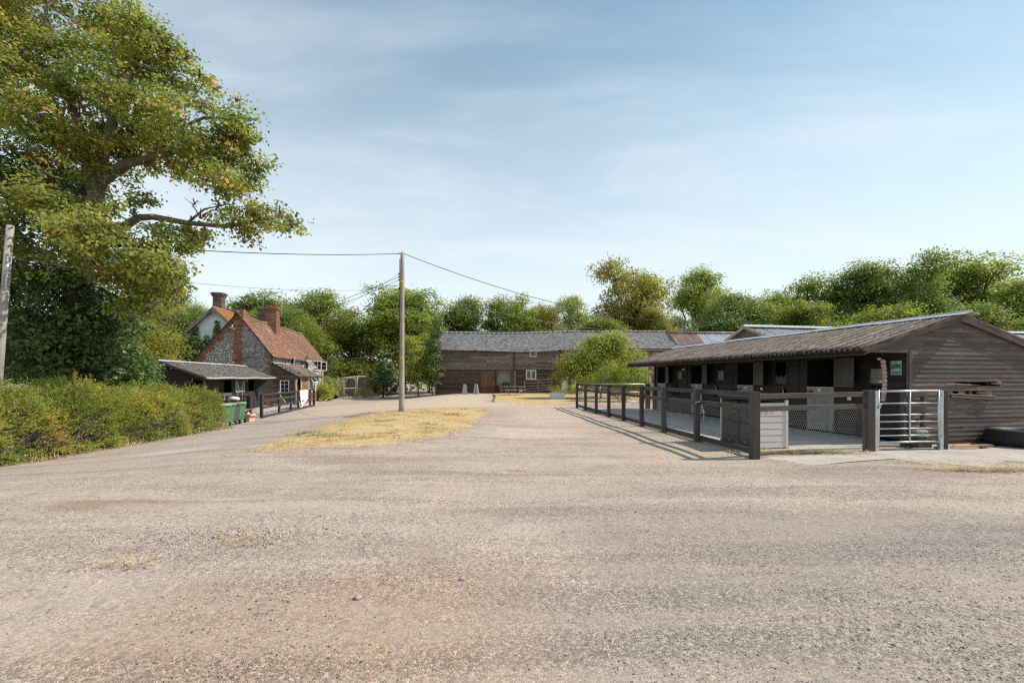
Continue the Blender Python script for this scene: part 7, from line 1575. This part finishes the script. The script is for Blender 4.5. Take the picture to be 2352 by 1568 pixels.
shrub('weeping_shrub', 'loose yellow green tree left of the ivy column', [(948,800,28,48),(955,840,34,47.5),(965,870,24,47.5),(940,860,24,48),(975,820,24,48),(985,780,20,49)], 9000, 0.20, 'leaf_hedge', 90, clump=0.42, per=20, gap=0.6)
shrub('ivy_column', 'ivy clad trunk at the left corner of the barn', [(1002,760,14,45.3),(998,790,16,45.2),(1000,820,18,45.2),(1002,850,17,45.2),(996,875,13,45.2),(1004,740,10,45.6)], 6000, 0.17, 'leaf_ivy', 91, clump=0.25, per=16, shell=0.7, gap=1.2, low=-0.9)
shrub('shrub', 'large loose willow leaved bush before the flint barn', [(1345,825,38,34),(1320,850,34,33.5),(1385,800,40,34.5),(1420,810,40,34.5),(1440,840,36,34),(1380,850,46,33.5),(1300,830,22,34),(1465,825,24,34.5),(1410,780,24,35),(1350,875,34,33),(1450,870,30,33.5),(1300,860,30,33.5),(1395,785,34,34.5),(1360,800,30,34)], 26000, 0.15, 'leaf_green', 92, clump=0.34, per=18, shell=0.35, gap=0.45, tone_c=0.62, upb=0.5)
shrub('hedge_bush', 'bright green low hedge beside the stable end', [(1400,868,30,29.5),(1440,862,34,29.5),(1475,868,26,29),(1370,880,26,30),(1425,885,36,29.5),(1480,895,26,29)], 11000, 0.10, 'leaf_lime', 93, clump=0.25, per=18, shell=0.6, gap=0.9, bump_=0.12, low=-0.9)
shrub('weeds_clump', 'green weeds growing at the foot of the white wall', [(1268,896,10,42),(1285,897,12,42),(1310,897,14,42),(1330,896,12,42)], 1800, 0.12, 'leaf_green', 94, clump=0.2, per=12, gap=1.2, trunk=0.02)
shrub('small_plant', 'small green plant growing out of the planter trough', [(1274,903,4,37.5),(1281,902,4,37.4),(1270,898,3,37.5)], 260, 0.08, 'leaf_green', 95, clump=0.12, per=8, gap=1.2, trunk=0.01, base=Vector((3.68, 37.4, 0)))
# ivy over the white gable
rng = np.random.default_rng(96); n = 7000; s_ = rng.uniform(-3.0, 1.6, n); z = rng.uniform(1.5, 7.2, n); lim = 6.1+0.7*np.sin(s_*3.1+0.6)+0.6*np.sin(s_*7.3)-0.55*np.maximum(0, s_-0.3)-0.5*np.maximum(0, -s_-1.6)
k = (z < lim) & (z < 8.1-np.abs(s_)*1.02) & (s_ > -2.75+0.2*np.sin(z*3)); s_, z = s_[k], z[k]; n = len(s_); c, sn = math.cos(HT), math.sin(HT); off = -0.06-rng.uniform(0, 0.22, n)
P = np.stack([s_, off, z], -1); Nn = unit(np.stack([rng.normal(0, 0.4, n), -np.ones(n), rng.normal(0.5, 0.4, n)], -1))
IV = thing('ivy', 'dark ivy climbing over the white rendered gable', 'ivy', WO, HT); link('leaves', leaf_mesh('leaves', P, Nn, rng.uniform(0.14, 0.24, n), rng.uniform(0.1, 1, n), rng, 0.85), 'leaf_ivy', IV)
# ------------------------------------------------------------------ utility poles and wires
def catenary(a, b_, sag_, n=24):
    a, b_ = Vector(a), Vector(b_); return [a.lerp(b_, i/n)-Vector((0, 0, sag_*4*(i/n)*(1-i/n))) for i in range(n+1)]
CP = gp(922.5, 944.5); CPt = 1.5+(868.5-580)/1050*CP.y
UP = thing('utility_pole', 'weathered wooden utility pole with yellow warning plates on the grass', 'utility pole', CP)
H_ = CPt-CP.z; m = MB(); k = 14; m.tube([(0.05*math.sin(0.8*i/k), 0, -0.2+(H_+0.2)*i/k) for i in range(k+1)], [0.132-0.045*i/k for i in range(k+1)], 14); m.build('shaft', 'pole_shaft' if 'pole_shaft' in MAT else 'pole_wood', UP, True)
m = MB(); m.tube([(-0.105, -0.04, 0.0), (-0.075, -0.03, H_-0.3)], 0.018, 6); m.build('conduit', 'gutter', UP)
for z, nm in (((1.5+(868.5-826)/1050*CP.y)-CP.z, 'lower'), ((1.5+(868.5-651)/1050*CP.y)-CP.z, 'upper')):
    r_ = 0.132-0.045*(z+0.2)/(H_+0.2); m = MB(); n = 8; w2 = 0.062
    for zz_ in (-0.13, 0.13):
        for i in range(n+1): a = (i/n-0.5)*2*w2/r_; m.v.append((0.03+r_*1.04*math.sin(a), -r_*1.04*math.cos(a), z+zz_))
    for i in range(n): m.f.append((i, i+1, n+2+i, n+1+i)); m.t.append(0.5)
    W = m.build('warning_plate', 'yellow', UP)
    y_ = -r_*1.04-0.004; t_ = MB()
    P3 = [(0.03-0.048, y_+0.004, z-0.03), (0.03+0.048, y_+0.004, z-0.03), (0.03, y_, z+0.075)]
    for a, b_ in zip(P3, P3[1:]+P3[:1]): t_.beam(a, b_, 0.010, 0.004, (0, -1, 0))
    t_.beam((0.035, y_, z+0.035), (0.022, y_, z+0.005), 0.010, 0.004, (0, -1, 0)); t_.beam((0.022, y_, z+0.006), (0.040, y_, z+0.002), 0.008, 0.004, (0, -1, 0)); t_.beam((0.040, y_, z+0.003), (0.028, y_, z-0.022), 0.008, 0.004, (0, -1, 0))
    for q in range(3): t_.beam((-0.015, y_+0.003, z-0.06-q*0.022), (0.075, y_+0.003, z-0.06-q*0.022), 0.007, 0.003, (0, -1, 0))
    t_.build('warning_symbol', 'cable', W)
for zt in (H_-0.05, H_-0.98, H_-1.12, H_-1.26, H_-1.65): m = MB(); m.tube([(-0.11, 0, zt), (0.13, 0, zt)], 0.013, 6); m.lathe([(0.02, -0.03), (0.03, 0.0), (0.02, 0.04)], 8, (-0.13, 0, zt)); m.build('insulator', 'gutter', UP)
for k in range(5): m = MB(); m.tube([(0.02, -0.11+0.005*k, 2.2+k*0.62), (0.02, -0.13+0.005*k, 2.2+k*0.62)], 0.014, 6); m.build('step_bolt', 'galv_dull', UP)
LPb, LPt = Vector((-14.10, 12.4, -0.56)), Vector((-13.61, 12.4, 5.64))
LP_ = thing('utility_pole', 'leaning wooden utility pole at the edge beside the sycamore', 'utility pole', LPb); d = LPt-LPb
m = MB(); m.tube([(0, 0, -0.1), d*0.5, d], [0.098, 0.090, 0.080], 14); m.build('shaft', 'pole_wood', LP_, True)
m = MB(); m.tube([d*0.86+Vector((0.1, -0.1, 0)), d*0.82+Vector((0.14, -0.1, 0)), d*0.72+Vector((0.12, -0.1, 0))], 0.02, 6); m.lathe([(0.04, 0), (0.05, 0.1), (0.03, 0.16)], 8, tuple(d*0.80+Vector((0.15, -0.12, 0)))); m.tube([d*0.77+Vector((0.0, -0.1, 0)), d*0.77+Vector((0.22, -0.1, 0))], 0.012, 5); m.build('bracket', 'galv_dull', LP_)
top = CP+Vector((0, 0, H_-0.05))
def wire(a, b_, sag_, r_, label, mat='cable'):
    m = MB(); m.tube(catenary(a, b_, sag_), r_, 5); tag(m.build('overhead_wire', mat), label, 'wire')
lt = LPb+d*0.955; wire(lt, top+Vector((-0.1, 0, 0)), 0.22, 0.015, 'thick black overhead wire from the leaning pole to the central pole')
wire(lt, at(-260, 520, 10), 0.1, 0.015, 'thick black overhead wire leaving past the picture edge')
rt = at(1722, 737, 30.0); wire(top+Vector((0.1, 0, 0)), rt, 1.15, 0.015, 'black overhead wire sagging from the central pole over the barn to the trees')
hz_ = HO+Vector((-2.4, -0.3, 5.9)); cc = math.cos(HT); ch = at(615, 742, 40.5)
gpnt = at(540, 740, 35.0)
for zt, (px, py, y), s_, lb in ((H_-1.12, (545, 741, 34.9), 0.5, 'service wire from the central pole to the cottage gable bracket'), (H_-1.26, (550, 748, 34.9), 0.55, 'lower service wire from the central pole to the cottage gable'), (H_-0.98, (680, 745, 60.0), 0.5, 'thin wire from the central pole to trees behind the cottage')):
    wire(CP+Vector((-0.13, 0, zt)), at(px, py, y), s_, 0.011 if 'thin' not in lb else 0.007, lb)
wire(CP+Vector((-0.13, 0, H_-1.65)), LPb+d*0.86, 0.4, 0.006, 'hair thin pale wire from the central pole to the leaning pole', 'cable_grey')
wire(CP+Vector((0.13, 0, H_-1.65)), at(1690, 730, 44), 1.6, 0.008, 'thin pale wire from the central pole over the barn roof', 'cable_grey')
wire(CP+Vector((-0.1, 0, (1.5+(868.5-806)/1050*CP.y)-CP.z)), at(735, 818, 44), 0.3, 0.014, 'pale grey cable looping from the central pole towards the cottage', 'cable_grey')
# ------------------------------------------------------------------ ground litter: blades, stones, straw
def blade_tone(P, seed, green=0.08):
    r = np.random.default_rng(seed); t = r.uniform(0, 0.86, len(P))
    f = np.sin(P[:, 0]*1.9 + 2*np.sin(P[:, 1]*0.7+seed)) * np.sin(P[:, 1]*1.3 + 1.7*np.sin(P[:, 0]*0.8))
    g = (f > 0.80) | (r.uniform(0, 1, len(P)) < green*0.25); t[g] = r.uniform(0.90, 1.0, g.sum()); return t
Pb = np.vstack([scatter(isl, 24000, 0.0, 11), scatter(isl, 5000, 0.10, 19)])
blades('grass', Pb, (0.025, 0.07), 0.009, 'dry_blade', 'short dry grass blades on the island around the utility pole', 'grass', 12, 0.88, blade_tone(Pb, 3))
Pb = scatter(lawn, 12000, 0.02, 13)
blades('grass', Pb, (0.04, 0.13), 0.022, 'dry_blade', 'short dry grass blades on the lawn before the barn', 'grass', 14, 0.7, blade_tone(Pb, 5, 0.4))
Pb = scatter(verge, 5000, 0.03, 15)
blades('grass', Pb, (0.04, 0.14), 0.022, 'dry_blade', 'dry grass blades on the verge by the timber cage', 'grass', 16, 0.7, blade_tone(Pb, 6, 0.4))
# green weed tufts on the island
r_ = np.random.default_rng(5); tp = []
for px, py, n in ((810,957,260),(845,950,180),(700,996,260),(735,1000,150),(775,1002,120),(880,968,160),(905,955,160),(960,950,120),(840,1006,90),(930,1010,90),(1000,985,70)):
    c = gp(px, py); tp.append(np.stack([r_.normal(c.x, 0.26, n), r_.normal(c.y, 0.10, n)], -1))
tp = np.vstack(tp); blades('weeds', tp, (0.04, 0.11), 0.012, 'dry_blade', 'low green weed tufts in the dry grass island', 'weeds', 17, 0.5, r_.uniform(0.9, 1.0, len(tp)))

def stones(n, seed, ylo=2.0, yhi=13.0):
    r = np.random.default_rng(seed)
    y = ylo + (yhi - ylo) * r.uniform(0, 1, n) ** 1.6; x = r.uniform(-1.18, 1.18, n) * (y + 0.6)
    f = np.sin(x*0.9 + 1.8*np.sin(y*0.8)) * np.sin(y*1.1 + 1.4*np.sin(x*0.6+1)) + 0.5*np.sin(x*3.1+y*2.3)
    k = (f + r.normal(0, 0.55, n) > -0.1) & ~((x < -8.5-0.2*(y-8)) & (y > 8)) & ~((x > 4.4) & (y > 8.3)); x, y = x[k], y[k]; n = len(x)
    s = np.exp(r.normal(math.log(0.0046), 0.42, n)); s = np.clip(s, 0.0022, 0.013); big = r.uniform(0, 1, n) < 0.003; s[big] *= 1.8
    base = np.array([(1,0,0),(0,1,0),(-1,0,0),(0,-1,0),(0,0,0.75),(0,0,-0.6)], float)
    fc = np.array([(0,1,4),(1,2,4),(2,3,4),(3,0,4),(1,0,5),(2,1,5),(3,2,5),(0,3,5)])
    V = base[None] * r.uniform(0.6, 1.35, (n, 6, 1)) * s[:, None, None]; a = r.uniform(0, 6.28, n); ca, sa = np.cos(a)[:, None], np.sin(a)[:, None]
    asp = r.uniform(0.6, 1.0, n)[:, None]
    xx, yy = V[..., 0], V[..., 1]*asp; V = np.stack([xx*ca-yy*sa, xx*sa+yy*ca, V[..., 2]*r.uniform(0.5, 1.0, n)[:, None]], -1)
    z = terrain(x, y) + 0.012*np.sin(x*1.7+1.3*np.sin(y*0.9))*np.sin(y*1.3+0.7) + s*0.12
    V += np.stack([x, y, z], -1)[:, None, :]
    F = (fc[None] + (np.arange(n)*6)[:, None, None]).reshape(-1, 3)
    tone = np.repeat(np.clip(r.normal(0.50, 0.24, n), 0, 0.93), 8); tone[np.repeat(r.uniform(0, 1, n) < 0.012, 8)] = 1.0
    tag(link('gravel', np_mesh('gravel', V.reshape(-1, 3), F, tone), 'gravel_stone'), 'loose grey chippings scattered over the yard', 'gravel', kind='stuff')
stones(85000, 21)
def rubble(n, cx_, cy_, sx, sy, seed):
    r = np.random.default_rng(seed); x = r.normal(cx_, sx, n); y = r.normal(cy_, sy, n); s = np.clip(np.exp(r.normal(math.log(0.009), 0.4, n)), 0.004, 0.022)
    base = np.array([(1,0,0),(0,1,0),(-1,0,0),(0,-1,0),(0,0,0.7),(0,0,-0.6)], float); fc = np.array([(0,1,4),(1,2,4),(2,3,4),(3,0,4),(1,0,5),(2,1,5),(3,2,5),(0,3,5)])
    V = base[None]*r.uniform(0.6, 1.35, (n, 6, 1))*s[:, None, None]; a = r.uniform(0, 6.28, n); ca, sa = np.cos(a)[:, None], np.sin(a)[:, None]
    V = np.stack([V[..., 0]*ca-V[..., 1]*sa, V[..., 0]*sa+V[..., 1]*ca, V[..., 2]], -1)
    z = terrain(x, y)+0.012*np.sin(x*1.7+1.3*np.sin(y*0.9))*np.sin(y*1.3+0.7)+s*0.15; V += np.stack([x, y, z], -1)[:, None, :]
    F = (fc[None]+(np.arange(n)*6)[:, None, None]).reshape(-1, 3); tn = np.repeat(np.clip(r.normal(0.72, 0.16, n), 0, 0.93), 8)
    tag(link('rubble', np_mesh('rubble', V.reshape(-1, 3), F, tn), 'gravel_stone'), 'patch of pale broken stones and straw in the gravel', 'rubble', kind='stuff')
rubble(900, -2.75, 4.35, 0.55, 0.16, 23)
def rubble_patch(n, cx_, cy_, sx, sy, seed, smul=1.0):
    r = np.random.default_rng(seed); x = r.normal(cx_, sx, n); y = r.normal(cy_, sy, n)
    return x, y
def rocks(name, label, pts, sz, seed):
    """separate larger stones, each countable one its own object"""
    rr = random.Random(seed)
    for (px, py, s, tn, lb) in pts:
        m = MB(); m.ball((0, 0, s*0.3), (s, s*0.75, s*0.6), 8, 6, tn, 0.22, rr); c = gp(px, py)
        tag(m.build('stone', 'gravel_stone', loc=(c.x, c.y, gz(c.x, c.y)), rot=(0, 0, rr.uniform(0, 3)), tones=True), lb, 'stone')
rocks('stone', '', [(822,1378,0.030,0.72,'fist sized grey stone lying on the brown earth'), (754,1417,0.016,1.0,'small reddish stone left of the grey stone on brown earth'),
      (1062,1333,0.024,0.80,'flat pale grey stone beside the tyre tread marks')], 0.03, 4)

def straw(name, pts, label, seed, ln=(0.05, 0.22), wd=0.006):
    r = np.random.default_rng(seed); P = []
    for (cx_, cy_, sx, sy, n) in pts: P.append(np.stack([r.normal(cx_, sx, n), r.normal(cy_, sy, n)], -1))
    P = np.vstack(P); return blades(name, P, ln, wd, 'straw', label, 'straw', seed, 0.93, None, 0.026)
def sp(px, py): c = gp(px, py); return c.x, c.y
a1 = sp(1860, 1042); a2 = sp(2290, 1080); a3 = sp(2230, 1072); a4 = sp(1195, 1080); a5 = sp(2140, 1064)
straw('straw', [(a1[0], a1[1]+0.05, 0.50, 0.09, 1500), (a1[0]-0.6, a1[1]-0.02, 0.35, 0.09, 420), (a2[0], a2[1], 0.7, 0.10, 900), (a3[0], a3[1], 0.8, 0.16, 160), (a5[0], a5[1], 0.4, 0.1, 70)], 'loose yellow straw strewn along the pen and stable front', 31, (0.05, 0.28), 0.007)
b1 = sp(590, 1247); b2 = sp(270, 1297); b3 = sp(500, 1225); b4 = sp(360,1235)
straw('straw', [(b1[0], b1[1], 0.26, 0.09, 190), (b2[0], b2[1], 0.20, 0.045, 130), (b3[0], b3[1], 0.6, 0.16, 170), (b4[0], b4[1], 0.9, 0.2, 90)], 'faded straw scattered on the gravel by the hedge side', 32, (0.04, 0.13), 0.005)
straw('straw', [(a4[0], a4[1], 0.12, 0.06, 60), (sp(1220,1040)[0], sp(1220,1040)[1], 0.35, 0.25, 120), (1.7, 21, 0.9, 0.5, 260), (2.5, 14, 0.5, 2.5, 160)], 'thin straw wisps on the gravel in the middle of the yard', 33, (0.05, 0.16), 0.006)
fpts = [(3.95 + 0.55 - 0.0845*(y-8.54), y, 0.16, 0.25, 70) for y in (9.5, 11.2, 12.8, 14.6, 16.5, 18.3, 20)]
straw('straw', fpts, 'dry straw caught along the foot of the pen fence', 34, (0.05, 0.16), 0.007)
r_ = np.random.default_rng(77); n = 620; y = 2.2 + 8.5*r_.uniform(0, 1, n)**1.3; x = r_.uniform(-1.1, 1.15, n)*y
kp = ~((x > 4.3) & (y > 8.4)); blades('straw', np.stack([x, y], -1)[kp], (0.012, 0.075), 0.0035, 'straw', 'single straw stalks lying over the open gravel', 'straw', 78, 0.96, None, 0.016)

pw_ = [on_stable(-x, y, 0) for x, y in ((0.9, 6.6), (0.7, 5.0), (1.1, 8.6), (0.6, 3.2), (1.6, 7.4), (2.2, 9.6))]
r_ = np.random.default_rng(91); P = np.vstack([np.stack([r_.normal(p.x, 0.45, 120), r_.normal(p.y, 0.7, 120)], -1) for p in pw_])
blades('straw', P, (0.03, 0.12), 0.008, 'straw', 'trodden straw scattered over the shaded pen concrete', 'straw', 92, 0.96, r_.uniform(0, 0.6, len(P)), 0.034)

# darker dead tufts breaking up the island
r_ = np.random.default_rng(131); c_ = scatter(isl, 70, -0.05, 132); P = np.vstack([np.stack([r_.normal(a, 0.13, 40), r_.normal(b_, 0.09, 40)], -1) for a, b_ in c_])
blades('dead_grass', P, (0.04, 0.12), 0.010, 'dead_tuft', 'darker dead tufts standing in the dry grass island', 'grass', 133, 0.6, r_.uniform(0, 1, len(P)))

# dead leaves and dry stalks along the hedge foot
r_ = np.random.default_rng(141); n = 2600; y = r_.uniform(6.5, 19.4, n); x = -11.86+r_.normal(0, 0.17, n)
blades('leaf_litter', np.stack([x, y], -1), (0.03, 0.10), 0.022, 'dead_tuft', 'brown dead leaves and stalks along the hedge foot', 'leaf litter', 142, 0.8, r_.uniform(0, 0.8, n), 0.01)
n = 1500; y = r_.uniform(6.5, 19.6, n); y = y[np.sin(y*2.3)+r_.normal(0, .5, n) > 0.5]; x = -11.98+r_.normal(0, 0.12, len(y))
blades('weeds', np.stack([x, y], -1), (0.08, 0.30), 0.014, 'dry_blade', 'tall weeds and grass stalks at the hedge foot', 'weeds', 143, 0.15, r_.uniform(0.80, 1.0, len(y)), 0.0)
